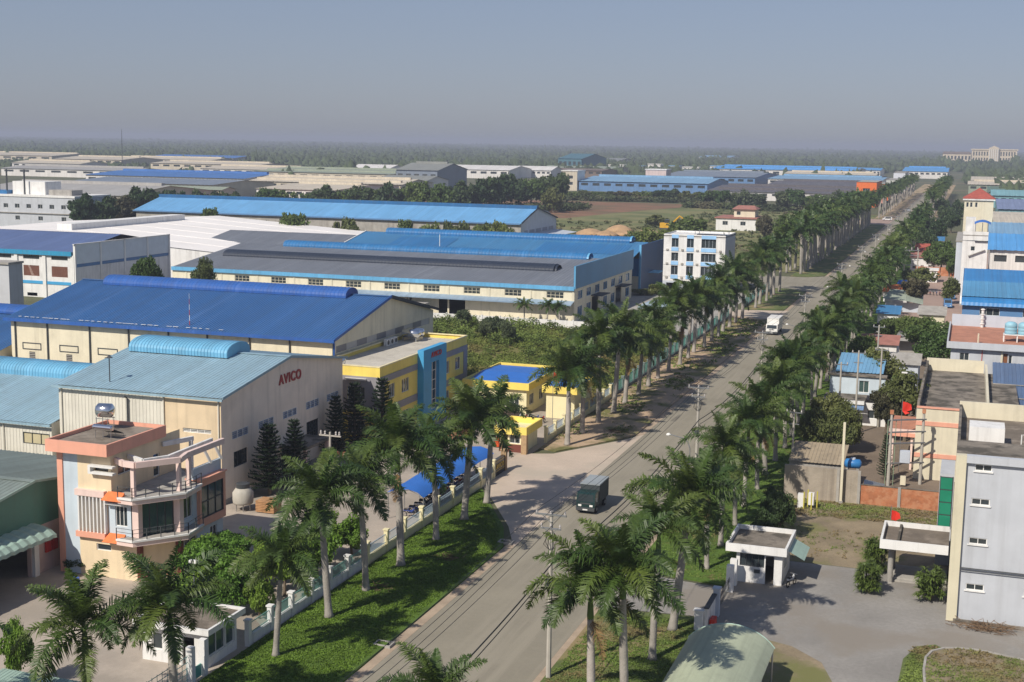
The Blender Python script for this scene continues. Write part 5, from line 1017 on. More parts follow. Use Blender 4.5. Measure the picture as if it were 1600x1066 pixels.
# ------------------------------------------------------------------ terrace house with water tanks
B = thing('terrace_house', 'pale blue house with terracotta roof terrace, dish and water tanks', 'house', (8, 207, 0))
facade(B, M_lav, '-y', 196.6, -1.6, 20, 0, 10.2, wins=[(-.4, .9, 8.3, 9.5, 2, 1), (6.1, 6.6, 8.2, 9.6, 1, 1), (12, 14, 8.3, 9.6, 2, 1)], doors=[(5.4, 6.0, 7.6, 9.7)]); wall(B, 'side_wall', M_lav, '-x', -1.6, 196.6, 219, 0, 10.2)
fbox(MB(), '-y', 196.65, 5.4, 6.0, 7.6, 9.7, .12, .18).build('door', M_brown, B); fbox(MB(), '-y', 196.6, 5.1, 5.35, 7, 10.1, -.1, 0).build('pilaster', M_cream2, B)
for x in (2.6,): MB().tube([(x, 196.5, 7), (x, 196.5, 10.2)], .05, 5).build('downpipe', M_red, B)
MB().box(-2.1, 196.1, 10.2, 20, 219, 10.5).build('terrace_floor', M_terra, B); pr = MB(); pr.box(-2.2, 195.9, 10.15, 20, 196.1, 11.1).box(-2.2, 196.11, 10.15, -2.0, 219, 11.1); pr.build('parapet', M_lav, B)
MB().box(-1.9, 219, 8.0, 20, 219.3, 12.3).build('back_wall', M_pale, B)
T = thing('satellite_dish', 'large white satellite dish on the terracotta terrace', 'satellite dish', (2.0, 200, 10.5)); d_ = MB().lathe((0, 0, 0), [(.05, 0), (.6, .08), (1.1, .25), (1.5, .5)], 16).build('dish', M_cream2, T); d_.location = (.3, 0, 1.4); d_.rotation_euler = (R(-18), R(14), 0); MB().tube([(2.0, 200, 10.5), (2.0, 200, 11.9)], .12, 6).build('mast', M_cream2, T)
T = thing('water_tank', 'two pale blue water tanks on legs on the terracotta terrace', 'water tank', (7.4, 204, 10.5))
for x in (6.4, 8.2):
    t_ = MB().lathe((x, 204, 11.6), [(.8, 0), (.86, .1), (.86, .4), (.82, .45), (.86, .5), (.86, .9), (.82, .95), (.86, 1.0), (.84, 1.5), (.5, 1.75), (.2, 1.8)], 16).build('tank', mat('pale_blue_plastic', (.26, .48, .58), .5), T, True)
fr = MB()
for x in (5.5, 7.3, 9.1): fr.box(x - .08, 203.1, 10.5, x + .08, 203.3, 11.6).box(x - .08, 204.7, 10.5, x + .08, 204.9, 11.6)
fr.box(5.4, 203.0, 11.5, 9.3, 205, 11.6); fr.build('stand', M_whitew, T)
T = thing('vent_stack', 'white jointed vent stack behind the terrace wall', 'vent', (2.6, 218.4, 10.5))
for k in range(4): MB().lathe((2.6, 218.4, 10.5 + k * .75), [(.22, 0), (.22, .45), (.34, .5), (.34, .62), (.1, .7)], 10).build('vent_cap', M_white, T)

# ------------------------------------------------------------------ azure factory on the right and buildings behind it
B = thing('factory', 'azure blue curved-eave factory roof at the right edge', 'factory', (15, 294, 0))
rf = MB(); prof = [(259.3, 9.3), (259.6, 9.9), (260.6, 10.3), (262, 10.55), (280, 11.8), (297, 13.0), (329, 10.3)]
xs = np.linspace(-.8, 40, 100)
for i, x in enumerate(xs):
    e = .03 if i % 2 else 0
    for y, z in prof: rf.v.append((float(x), y, z + e))
m_ = len(prof)
for i in range(len(xs) - 1):
    for j in range(m_ - 1): a = i * m_ + j; rf.f.append((a, a + m_, a + m_ + 1, a + 1))
rf.build('roof', M_blueroofR, B); MB().ribs((-.8, 262.2, 10.72), (1, 0, 0), (0, 18, 1.25), 40.8, 18, .8, .04).build('paler_sheets', metal_sheet('paler_azure_sheet', (.09, .30, .52), .45), B)
MB().beam((-.95, 259.3, 9.4), (-.95, 262, 10.6), .3, .4).beam((-.95, 262, 10.6), (-.95, 297, 13.1), .3, .4).build('verge_trim', M_white, B)
facade(B, M_fac_blue, '-y', 260.2, -.6, 40, 0, 9.3, wins=[(2.5, 6, 7.5, 8.9, 3, 1), (10, 14, 7.5, 8.9, 3, 1)]); wall(B, 'side_wall', M_whitew, '-x', -.6, 260.2, 328.5, 0, 9.6)
B = thing('white_building', 'white four-storey building with stair and blue arched roof awning', 'building', (2, 386, 0))
facade(B, M_whitew, '-y', 380, -1.9, 4.6, 0, 13.4, wins=[(.3, 1.4, 10.8, 12.0, 1, 1)]); wall(B, 'upper_wall', M_whitew, '-y', 380.1, -1.9, 4.6, 13.6, 16.0); fbox(MB(), '-y', 380, 1.2, 4.6, 13.38, 13.55, -.5, .1).build('ledge', M_greyd, B); MB().beam((-.2, 379.6, 9.4), (4.0, 379.6, 11.2), .5, .15).build('stair', M_conc, B); wall(B, 'side_wall', M_whitew, '-x', -1.9, 380, 396, 0, 16.0); wall(B, 'road_end', M_whitew, '+x', 4.6, 380, 396, 0, 16)
MB().box(-1.9, 380, 14.9, 4.6, 396, 15.1).build('roof_slab', M_conc, B); aw = MB(); k = 6
for i in range(k + 1): t = i / k; aw.v += [(.9 + 4.2 * t, 382, 17.6 + .9 * math.sin(math.pi * (.1 + .8 * t))), (.9 + 4.2 * t, 389, 17.9 + .9 * math.sin(math.pi * (.1 + .8 * t)))]
for i in range(k): aw.f.append((2 * i, 2 * i + 2, 2 * i + 3, 2 * i + 1))
aw.build('blue_awning_roof', M_tarp, B)
for x in (1.2, 3, 4.4): MB().tube([(x, 382.3, 15.1), (x, 382.3, 18)], .08, 5).tube([(x, 388.7, 15.1), (x, 388.7, 18)], .08, 5).build('awning_post', M_steel, B)
MB().box(-1.4, 390, 15.1, 1.2, 395.5, 19.2).build('stair_head', M_whitew, B)
B = thing('annex_building', 'long grey annex wall beside the tree behind the azure factory', 'annex', (-3, 408, 0)); wall(B, 'wall', M_pale, '-y', 397, -3.6, -1.2, 0, 12); wall(B, 'side_wall', M_pale, '-x', -3.6, 397, 440, 0, 12); MB().box(-3.8, 396.8, 12, 2, 440, 12.3).build('roof', M_conc, B)
B = thing('house', 'cream house with red hipped tile roof on the right', 'house', (2.3, 548, 0))
facade(B, M_cream2, '-y', 540, -2.9, 7.6, 0, 18.6, wins=[(-2.2, -1.3, 16, 17.8, 1, 1), (-.8, .1, 16, 17.8, 1, 1), (1.0, 1.9, 16, 17.8, 1, 1)]); wall(B, 'wall', M_cream2, '-x', -2.9, 540, 556, 0, 18.6); wall(B, 'wall', M_cream2, '+x', 7.6, 540, 556, 0, 18.6)
MB().box(-3.5, 539.4, 18.6, 8.2, 556.6, 19.2).build('eaves', M_whitew, B); MB().quad((-3.6, 539.3, 19.2), (8.3, 539.3, 19.2), (2.35, 548, 23.2)).quad((8.3, 539.3, 19.2), (8.3, 556.7, 19.2), (2.35, 548, 23.2)).quad((8.3, 556.7, 19.2), (-3.6, 556.7, 19.2), (2.35, 548, 23.2)).quad((-3.6, 556.7, 19.2), (-3.6, 539.3, 19.2), (2.35, 548, 23.2)).build('hipped_roof', M_redtile, B)
B = thing('house', 'small red-roofed house with blue awning beside the right palms', 'house', (-15, 470, 0)); facade(B, M_whitew, '-y', 470, -17, -9, 0, 3.4, wins=[(-15, -13, 1, 2.4, 2, 1)]); MB().quad((-17.5, 469, 3.3), (-8.5, 469, 3.3), (-8.5, 476, 5.8), (-17.5, 476, 5.8)).build('red_roof', M_redtile, B); MB().quad((-16, 462, 2.6), (-9.5, 462, 2.6), (-9.5, 468.8, 3.2), (-16, 468.8, 3.2)).build('blue_awning', M_tarp, B)
for x in (-15.8, -9.7): MB().tube([(x, 462.2, 0), (x, 462.2, 2.6)], .1, 5).build('post', M_steel, B)
B = thing('house', 'white hut with pinkish yard wall among the trees on the right', 'house', (-9.6, 400, 0)); facade(B, M_whitew, '-y', 398, -11.5, -8.2, 0, 3.4, wins=[(-11, -9.8, 1, 2.4, 2, 1)]); wall(B, 'wall', M_whitew, '-x', -11.5, 398, 404, 0, 3.4); MB().box(-11.8, 397.6, 3.4, -7.9, 404.4, 3.7).build('roof', M_whitew, B)
B = thing('yard_wall', 'orange-brown yard wall behind the white hut on the right', 'wall', (-8, 420, 0)); 
for i in range(4): MB().box(-15 + i * 3.6, 420, 0, -11.6 + i * 3.6, 420.3, 2.6).build('wall_panel', M_brick, B)
# carport, sheds and cars round the right-hand car park
B = thing('carport', 'blue tarpaulin carport over parked motorbikes in the car park', 'carport', (-14.5, 366, 0)); MB().quad((-17.4, 362, 2.6), (-11.4, 362, 2.8), (-11.2, 366, 3.5), (-17.2, 366, 3.4)).quad((-17.2, 366, 3.4), (-11.2, 366, 3.5), (-11.4, 371, 3.0), (-17.2, 371, 2.9)).build('cover', M_tarp, B)
for x, y in ((-17.2, 362.2), (-11.6, 362.2), (-17, 370.8), (-11.6, 370.8)): MB().tube([(x, y, 0), (x, y, 2.8)], .07, 5).build('post', M_steel, B)
for i in range(9): motorbike((-16.8 + i * .75, 364.2, 0), R(90 + random.uniform(-8, 8)), 'motorbike, %s from left under the blue tarpaulin carport' % nth(i + 1), bm_[i % 4], 'motorbikes under the carport')
for i in range(7): motorbike((-10.6 + i * .8, 363.5, 0), R(90 + random.uniform(-10, 10)), 'motorbike, %s from left in the open row right of the carport' % nth(i + 1), bm_[(i + 1) % 3], 'motorbikes in the open car park')
B = thing('shed', 'pale green pitched shed roof in the car park', 'shed', (-14, 326, 0)); MB().quad((-18.6, 322, 3.0), (-13.2, 320, 2.9), (-13.8, 334, 4.0), (-17.6, 336, 3.9)).quad((-13.2, 320, 2.9), (-9.4, 322, 2.0), (-9.8, 335, 2.7), (-13.8, 334, 4.0)).build('roof', metal_sheet('pale_green_shed', (.36, .41, .33), .6), B); wall(B, 'wall', M_pale, '-y', 322.4, -18, -9.8, 0, 2.2)
B = thing('hut', 'hut with orange-red roof behind the pale green shed', 'hut', (-17, 344, 0)); MB().quad((-20, 341, 2.6), (-13.4, 341, 2.6), (-14.6, 346, 4.0), (-18.8, 346, 4.0)).quad((-13.4, 341, 2.6), (-13.4, 351, 2.6), (-14.6, 346, 4.0)).quad((-20, 351, 2.6), (-20, 341, 2.6), (-18.8, 346, 4.0)).quad((-13.4, 351, 2.6), (-20, 351, 2.6), (-18.8, 346, 4), (-14.6, 346, 4)).build('roof', M_orange, B); wall(B, 'wall', M_whitew, '-y', 341.5, -19.5, -13.9, 0, 2.7)
B = thing('shed', 'grey sheet-roofed shed among the hedge trees on the right', 'shed', (-9.5, 262, 0)); MB().quad((-12, 256, 3.2), (-7.2, 257, 3.3), (-6.6, 266, 3.8), (-11.4, 266, 3.7)).build('roof', metal_sheet('grey_shed_sheet', (.28, .27, .27), .7), B); wall(B, 'wall', M_conc, '-y', 256.5, -11.8, -7.4, 0, 3.2); MB().quad((-12, 254.4, 2.6), (-7.4, 254.6, 2.6), (-7.2, 256.9, 2.9), (-12, 256, 2.9)).build('porch_roof', M_conc, B)
# small blue house behind the brown courtyard
B = thing('house', 'small white and blue house with striped awning behind the brown courtyard', 'house', (-13.5, 192, 0))
facade(B, M_whitew, '-y', 186.4, -16.5, -9.4, 0, 3.2, wins=[(-11.9, -10.1, 1.0, 2.2, 2, 1)], doors=[(-15.9, -14.4, 0, 2.3)]); fbox(MB(), '-y', 186.5, -13.8, -12.9, 0, 2.2, -.02, .06).build('door', M_brown, B); MB().box(-18, 185.2, 3.2, -12.3, 191, 3.45).build('porch_roof', M_oldconc, B); MB().box(-18.1, 185.0, 3.1, -12.3, 185.19, 3.6).build('roof_edge', M_whitew, B); MB().ribs((-17.2, 184.2, 2.5), (1, 0, 0), (0, 1, .5), 4.9, 1.0, .3, .03).build('striped_awning', mat('awning_stripe', (.14, .22, .36), .6), B)
facade(B, M_paleblue, '-y', 191.2, -17.6, -10, 3.4, 6.0, wins=[(-13.6, -12.2, 3.7, 5.4, 2, 1)], name='upper_wall', pm=M_glassg); wall(B, 'upper_side', M_paleblue, '-x', -17.6, 191.2, 200, 3.4, 6); MB().box(-17.9, 190.9, 6.0, -9.8, 192.5, 6.2).build('upper_ledge', M_oldconc, B); MB().ribs((-17.0, 192.6, 6.3), (1, 0, 0), (0, 1, .18), 6.6, 8.5, .5, .05).build('blue_roof', metal_sheet('sky_blue_house_roof', (.17, .36, .55), .5), B); wall(B, 'wall', M_whitew, '-x', -16.5, 186.4, 191, 0, 3.2)
T = thing('flag', 'red flag in front of the striped building', 'flag', (-6.3, 160, 0)); MB().tube([(-6.3, 160, 0), (-6.3, 160, 8.9)], .04, 6).build('pole', M_steel, T)
MB().quad((-6.3, 160, 7.5), (-5.8, 160.1, 7.4), (-5.7, 160, 8.5), (-6.3, 160, 8.6)).quad((-5.8, 160.1, 7.4), (-5.2, 159.9, 7.7), (-5.3, 160, 8.3), (-5.7, 160, 8.5)).quad((-6.3, 160, 7.5), (-5.9, 159.8, 7.1), (-5.4, 160, 7.3), (-5.8, 160.1, 7.4)).build('cloth', MATS['flag_red'], T)

for (x0, x1, y0, y1, h, wm, rm, lab) in ((-17.2, -12.6, 206, 214, 4.2, M_whitew, M_skyfas, 'white hut with sky blue roof behind the small blue house'), (-10.6, -6.4, 214, 224, 4.6, M_pale, M_conc, 'grey flat-roofed hut behind the olive trees right of the road'), (-17.0, -11.0, 240, 250, 3.8, M_whitew, M_redroof, 'low white hut with faded red roof before the grey shed'), (-17.2, -13, 284, 296, 4.0, M_whitew, M_blue, 'white hut with blue roof below the pale green shed'), (-9.0, -4.0, 286, 300, 4.0, M_cream2, M_conc, 'cream flat-roofed hut at the near edge of the car park'), (-17.0, -10, 430, 444, 4.5, M_whitew, M_redroof, 'white hut with faded red roof beyond the car park'), (-16.5, -9, 505, 520, 5, M_whitew, M_blue, 'white hut with blue roof far along the right palms')):
    B = thing('hut', lab, 'hut', ((x0 + x1) / 2, (y0 + y1) / 2, 0))
    facade(B, wm, '-y', y0, x0, x1, 0, h, wins=[(x0 + .6, x0 + 1.7, 1, 2.3, 2, 1), (x1 - 1.7, x1 - .6, 1, 2.3, 2, 1)], doors=[((x0 + x1) / 2 - .45, (x0 + x1) / 2 + .45, 0, 2.2)]); wall(B, 'wall', wm, '-x', x0, y0, y1, 0, h); wall(B, 'wall', wm, '+x', x1, y0, y1, 0, h)
    ym_ = (y0 + y1) / 2; MB().quad((x0 - .4, y0 - .5, h), (x1 + .4, y0 - .5, h), (x1 + .4, ym_, h + 1.1), (x0 - .4, ym_, h + 1.1)).quad((x0 - .4, ym_, h + 1.1), (x1 + .4, ym_, h + 1.1), (x1 + .4, y1 + .5, h), (x0 - .4, y1 + .5, h)).build('roof', rm, B)
# ------------------------------------------------------------------ far works, each a building of its own
FM = {k: metal_sheet('far_' + k, c, .55, streak=.15) for k, c in dict(fgrey=(.40, .385, .365), fbeige=(.60, .53, .42), fslate=(.20, .24, .30), fgreen=(.30, .34, .26), fblue=(.06, .18, .46), fwhite=(.76, .73, .70),
      fgreyg=(.25, .26, .24), fbrown=(.20, .145, .11), fteal=(.06, .17, .22), fsky=(.20, .37, .55), fbluew=(.12, .24, .45), fazure=(.09, .33, .68), fdark=(.115, .105, .115), fgreenr=(.12, .20, .14), fteal2=(.20, .40, .44), fperi=(.20, .25, .40)).items()}
def far_shed(x0, x1, y0, y1, ze, zr, rm, wm, label, vents=0, bays=8, win=True):
    B = thing('far_shed', label, 'warehouse', ((x0 + x1) / 2, (y0 + y1) / 2, 0), 'far works'); yr = (y0 + y1) / 2; R_, W_ = FM[rm], FM[wm]
    wn = []
    if win:
        st = (x1 - x0) / bays; wn = [(x0 + i * st + st * .2, x0 + i * st + st * .8, ze * .55, ze * .8) for i in range(bays)]
    wall(B, 'front_wall', W_, '-y', y0, x0, x1, 0, ze, wn, depth=.5); g = (y0, ze), (y1, ze), (yr, zr)
    for a, b, c, d in wn: MB().quad((a, y0 + .45, c), (b, y0 + .45, c), (b, y0 + .45, d), (a, y0 + .45, d)).build('window', M_glass, B)
    wall(B, 'gable_wall', W_, '+x', x1, y0, y1, 0, ze, top=g); wall(B, 'gable_wall', W_, '-x', x0, y0, y1, 0, ze, top=g); wall(B, 'rear_wall', W_, '+y', y1, x0, x1, 0, ze)
    MB().ribs((x0 - 1, y0 - 1, ze - .05), (1, 0, 0), (0, yr - y0, zr - ze), x1 - x0 + 2, math.hypot(yr - y0 + 1, zr - ze), 3., .10).build('roof_slope', R_, B)
    MB().quad((x1 + 1, y1 + 1, ze), (x0 - 1, y1 + 1, ze), (x0 - 1, yr, zr + .02), (x1 + 1, yr, zr + .02)).build('roof_slope', R_, B)
    for k in range(vents): y = y0 + (yr - y0) * (.35 + .6 * k / max(1, vents - 1) if vents > 1 else 1); z = ze + (zr - ze) * (y - y0) / (yr - y0); MB().box(x0 + 4, y - 1.6, z - .3, x1 - 4, y + 1.6, z + 1.4).build('roof_vent', R_, B)
    return B
for a in (
    (-526, -424, 598, 690, 7, 11, 'fgrey', 'fbeige', 'grey-roofed shed farthest left in the middle distance', 1, 12),
    (-549, -445, 722, 800, 9, 11, 'fslate', 'fbeige', 'grey-blue sloped roof in front of the bright blue one at far left', 0, 10),
    (-480, -425, 700, 716, 7, 8.5, 'fgreen', 'fbeige', 'pale green low roof beside the grey-blue sloped roof', 0, 6),
    (-633, -498, 851, 936, 9, 11.5, 'fblue', 'fwhite', 'bright blue long roof behind the grey shed at far left', 1, 12),
    (-1400, -1226, 1573, 1700, 9, 12, 'fbeige', 'fbeige', 'beige warehouse farthest left near the horizon', 1),
    (-1128, -1026, 1452, 1545, 8, 11, 'fbeige', 'fbeige', 'beige warehouse left of the tall mast', 1),
    (-1111, -960, 1558, 1625, 8, 10.5, 'fbeige', 'fbeige', 'beige warehouse right of the tall mast', 1, 10),
    (-1110, -973, 1636, 1720, 10, 13, 'fblue', 'fwhite', 'distant blue-roofed shed near the horizon at left'),
    (-607, -473, 1054, 1169, 9, 11.5, 'fgreen', 'fbeige', 'pale grey-green long roof left of the tall grey barn', 2, 12),
    (-433, -398, 975, 1040, 15, 20, 'fgreyg', 'fslate', 'tall grey barn rising above the beige roofs', 1, 5),
    (-600, -558, 1234, 1283, 9, 13, 'fwhite', 'fwhite', 'white gabled roof left of the tall grey barn'),
    (-544, -455, 1310, 1385, 9, 13, 'fwhite', 'fwhite', 'wide white roof right of the tall grey barn'),
    (-498, -376, 855, 912, 7.5, 10.5, 'fbeige', 'fbeige', 'broad beige roof with long vents before the pale green one', 2, 14),
    (-424, -371, 740, 840, 7, 9, 'fbeige', 'fwhite', 'beige shed nearest the tree row at centre left', 1),
    (-425, -385, 918, 966, 8, 11.5, 'fgreyg', 'fwhite', 'grey gabled shed right of the broad beige roof'),
    (-478, -434, 1388, 1432, 8, 12, 'fwhite', 'fwhite', 'white shed at centre near the horizon'),
    (-456, -390, 1436, 1500, 8, 9.5, 'fbrown', 'fbrown', 'brown low roof behind the white shed at centre'),
    (-501, -411, 1560, 1640, 8, 10, 'fgreen', 'fbeige', 'green low roof in front of the teal barn'),
    (-507, -476, 1653, 1776, 18, 24, 'fteal', 'fteal', 'teal barn near the horizon at centre', 0, 5),
    (-635, -572, 2208, 2330, 9, 13, 'fgreyg', 'fbeige', 'beige shed right of the teal barn'),
    (-300, -196, 1036, 1130, 8, 11, 'fsky', 'fbluew', 'blue-walled factory with grey-blue roof behind the hedge row', 1, 11),
    (-277, -190, 1236, 1396, 9, 12, 'fslate', 'fbluew', 'grey-blue shed above the blue-walled factory', 1, 10),
    (-300, -131, 1600, 1760, 10, 13, 'fazure', 'fwhite', 'bright blue wide roof behind the slate sheds', 2, 14),
    (-178, -73, 942, 1074, 6, 8.5, 'fdark', 'fwhite', 'dark slate shed behind the pale trees', 2, 12),
    (-158, -85, 1098, 1224, 7, 9, 'fdark', 'fwhite', 'dark slate roof stacked behind the nearer slate shed', 1),
    (-181, -80, 1256, 1416, 8, 9.5, 'fsky', 'fwhite', 'light blue roof behind the dark slate roofs', 1, 10),
    (-198, -101, 1500, 1560, 8, 10, 'fbeige', 'fbeige', 'beige roof behind the light blue one', 1),
    (-150, -114, 1776, 1860, 9, 11.5, 'fazure', 'fwhite', 'small bright blue roof left of the road end'),
    (-86, -32, 1770, 1930, 9, 13, 'fazure', 'fwhite', 'bright blue roof closing the end of the road', 1),
    (-624, -551, 3179, 3339, 9, 13, 'fsky', 'fwhite', 'white shed with blue roof near the horizon right of centre'),
    (-1020, -930, 1240, 1290, 7, 9.5, 'fbeige', 'fwhite', 'low beige shed in front of the tall mast', 1),
    (-900, -760, 1330, 1400, 8, 10, 'fbeige', 'fbeige', 'pale beige shed right of the mast below the woods', 1, 10),
    (-860, -720, 1030, 1090, 7, 9, 'fgrey', 'fwhite', 'low grey roof behind the white block at far left', 1, 8),
    (-740, -640, 1180, 1250, 7, 9.5, 'fbeige', 'fwhite', 'beige shed behind the bright blue long roof', 1, 8),
    (-4, 60, 1210, 1300, 8, 10, 'fbeige', 'fgreen', 'tan roofed shed at far right behind the green roof', 1),
    (11, 60, 1037, 1197, 7, 9, 'fgreenr', 'fgreen', 'green roofed shed at far right'),
    (-2, 75, 1407, 1567, 7, 9.5, 'fbeige', 'fbrown', 'pinkish beige shed at far right near the palms'),
    (12, 50, 934, 988, 8, 11, 'fteal2', 'fteal2', 'teal roofed shed behind the red-roofed house'),
    (13, 42, 724, 851, 8, 11, 'fperi', 'fteal2', 'lavender blue roof right of the red-roofed house'),
    (10, 36, 610, 715, 7, 8.2, 'fbeige', 'fgreen', 'tan flat roof right of the white building'),
    (7, 32, 513, 568, 8, 10.5, 'fsky', 'fwhite', 'blue roof right of the white building, upper one', 0, 4),
    (6, 30, 428, 472, 8, 11.5, 'fazure', 'fwhite', 'blue roof right of the white building, lower one', 0, 4)): far_shed(*a)
for i, (x0, x1, y0, h) in enumerate(((-470, -448, 1764, 9), (-440, -424, 1775, 8), (-415, -398, 1764, 11), (-390, -376, 1780, 9), (-368, -346, 1764, 8), (-336, -320, 1790, 10))):
    B = thing('far_house', 'small white building, %s from the left in the row near the horizon' % nth(i + 1), 'house', ((x0 + x1) / 2, y0, 0), 'white houses near the horizon'); MB().box(x0, y0, 0, x1, y0 + 18, h).build('wall', FM['fwhite'], B); MB().box(x0 - .6, y0 - .6, h, x1 + .6, y0 + 18.6, h + .8).build('roof', FM['fsky' if i % 2 else 'fwhite'], B)
    for k in range(3): x = x0 + (x1 - x0) * (.15 + .28 * k); MB().box(x, y0 - .1, h * .45, x + (x1 - x0) * .15, y0 + .2, h * .75).build('window', M_glass, B)
# white tower block at the blue-walled factory
B = thing('tower_block', 'cream stair block at the left end of the blue-walled factory', 'building', (-307, 1040, 0)); facade(B, FM['fbeige'], '-y', 1034, -314, -301, 0, 15.5, wins=[(-308, -304.5, 4.5, 7, 1, 1), (-308, -304.5, 9.5, 12, 1, 1)]); wall(B, 'wall', FM['fwhite'], '+x', -301, 1034, 1056, 0, 15.5); wall(B, 'wall', FM['fwhite'], '-x', -314, 1034, 1056, 0, 15.5); MB().box(-314.5, 1033.5, 15.5, -300.5, 1056.5, 16.2).build('roof', FM['fwhite'], B)
B = thing('roof_house', 'pinkish white rooftop block on the blue-walled factory', 'building', (-262, 1100, 0)); MB().box(-268, 1131, 0, -250, 1150, 16).build('wall', paint('pinkish_block', (.6, .46, .42)), B); MB().box(-268.5, 1130.5, 16, -249.5, 1150.5, 16.8).build('roof', FM['fwhite'], B)
# roadside fronts beyond the slate sheds
for i, (y0, y1, h, c, lab) in enumerate(((885, 935, 16, (.74, .16, .03), 'bright orange office front beside the palms'), (955, 990, 11.5, (.60, .30, .24), 'pink office front behind the orange one'), (1005, 1040, 12, (.66, .17, .05), 'second orange front farther along the road'), (1060, 1110, 10.5, (.62, .57, .48), 'cream front behind the second orange one'), (1140, 1200, 12, (.5, .52, .48), 'grey front farther along the left roadside'), (1240, 1310, 16, (.62, .64, .70), 'tall white and blue front near the far end of the left roadside'), (1340, 1390, 11, (.62, .55, .47), 'low white front at the far end of the left roadside'))):
    B = thing('roadside_office', lab, 'office', (-64, y0, 0), 'roadside office fronts'); m = paint('front_%d' % i, c, streak=.1); x0, x1 = (-71, -58.5) if i == 0 else (-68, -58)
    facade(B, m, '-y', y0, x0, x1, 0, h, wins=[(x0 + 4.0, x1 - 4, h * .55, h * .75, 3, 2)], rec=.3); facade(B, m, '+x', x1, y0, y1, 0, h, wins=[(y0 + 3 + k * 7, y0 + 7 + k * 7, h * .5, h * .75, 2, 1) for k in range(int((y1 - y0 - 4) / 7))], rec=.3)
    wall(B, 'wall', m, '-x', x0, y0, y1, 0, h); MB().box(x0, y0, h - .3, x1, y1, h).build('roof', M_conc, B)
# palace-like building on the horizon
B = thing('palace_building', 'wide cream palace-like building with columns on the right horizon', 'building', (8, 3000, 0)); M_pal = paint('palace_cream', (.66, .56, .42), streak=.1)
facade(B, M_pal, '-y', 3000, -8, 82, 0, 36, wins=[(-5 + i * 5.4, -2.2 + i * 5.4, 24, 32.5, 1, 1) for i in range(16) if not 6 < i < 9] + [(-5 + i * 5.4, -2.2 + i * 5.4, 13, 20, 1, 1) for i in range(16)], rec=.8, fm=M_pal); wall(B, 'side_wall', M_pal, '-x', -8, 3000, 3040, 0, 36); wall(B, 'side_wall', M_pal, '+x', 82, 3000, 3040, 0, 36); MB().box(-10, 2998.6, 35.9, 84, 3042, 38.2).build('cornice', M_pal, B); MB().box(26, 2994, 0, 46, 3012, 40).build('centre_pavilion', M_pal, B); MB().quad((25, 2993.8, 40), (47, 2993.8, 40), (36, 2993.8, 45)).quad((25, 2993.8, 40), (36, 2993.8, 45), (36, 3012, 45), (25, 3012, 40)).quad((36, 2993.8, 45), (47, 2993.8, 40), (47, 3012, 40), (36, 3012, 45)).build('pediment', M_pal, B)
for i in range(5): MB().tube([(28 + i * 4, 2993, 12), (28 + i * 4, 2993, 38)], .9, 8).build('column', M_white, B)
facade(B, M_pal, '-y', 2996, -66, -9, 0, 27, wins=[(-63 + i * 7, -59 + i * 7, 15, 23, 1, 1) for i in range(8)], rec=.8, name='wing_wall', fm=M_pal); MB().quad((-68, 2995, 27), (-8.2, 2995, 27), (-12, 3010, 31.5), (-64, 3010, 31.5)).build('wing_roof', FM['fbrown'], B); wall(B, 'wing_side', M_pal, '-x', -66, 2996, 3030, 0, 27)
# tall lattice mast
T = thing('radio_mast', 'tall thin lattice mast on the left horizon', 'mast', (-984, 1395, 0)); ms = MB()
for a in (0, 2.09, 4.19): ms.tube([(-984 + .8 * math.cos(a), 1395 + .8 * math.sin(a), 0), (-984 + .15 * math.cos(a), 1395 + .15 * math.sin(a), 46)], .13, 4)
for k in range(22):
    z = k * 2.05; q = .8 - .65 * z / 46
    for j in range(3): a, b = j * 2.09, (j + 1) * 2.09; ms.tube([(-984 + q * math.cos(a), 1395 + q * math.sin(a), z), (-984 + q * math.cos(b), 1395 + q * math.sin(b), z + 2.0)], .07, 3)
ms.build('lattice', M_dsteel, T); MB().tube([(-984, 1395, 45.5), (-984, 1395, 48.5)], .08, 4).build('antenna', M_dsteel, T)
# ------------------------------------------------------------------ palms
def frond_mesh(name, L, e0, droop, n, lw, seed, m, low=False):
    r = random.Random(seed); mb = MB(); p = Vector((0, 0, 0)); K = 7 if low else 14; pts = [p.copy()]; dirs = []; yaw = r.uniform(-.12, .12)
    for i in range(K):
        t = (i + .5) / K; e = e0 - droop * t ** 1.25; y = yaw * t * 2; d = Vector((math.cos(e) * math.cos(y), math.cos(e) * math.sin(y), math.sin(e))); dirs.append(d); p = p + d * L / K; pts.append(p.copy())
    mb.tube(pts, [.055 * (1 - .85 * i / K) for i in range(K + 1)], 3 if low else 4, False)
    for i in range(n):
        t = .13 + .87 * i / (n - 1); k = min(K - 1, int(t * K)); f = t * K - k; o = pts[k].lerp(pts[min(k + 1, K)], f); d = dirs[k]
        side = Vector((0, 1, 0)) - d * d.y; side.normalize(); up = side.cross(d) * -1
        if up.z < 0: up = -up
        ll = .86 * (math.sin(math.pi * min(1, .16 + .80 * t)) ** .8) * L / 3.9 * r.uniform(.85, 1.12)
        for s in (-1, 1):
            lift = r.uniform(-.55, .85); dv = (side * s * .95 + d * r.uniform(.35, .75) + up * lift).normalized(); tip = o + dv * ll + Vector((0, 0, -1)) * ll * r.uniform(.12, .42); mid = o + dv * ll * .55 - Vector((0, 0, .04 * ll))
            wv = d * lw * r.uniform(.8, 1.2); n0 = len(mb.v); mb.v += [tuple(o - wv * .4), tuple(o + wv * .4), tuple(mid + wv * .55), tuple(mid - wv * .45), tuple(tip)]; mb.f += [(n0, n0 + 1, n0 + 2, n0 + 3), (n0 + 3, n0 + 2, n0 + 4)]
    return mb.mesh(name, m)
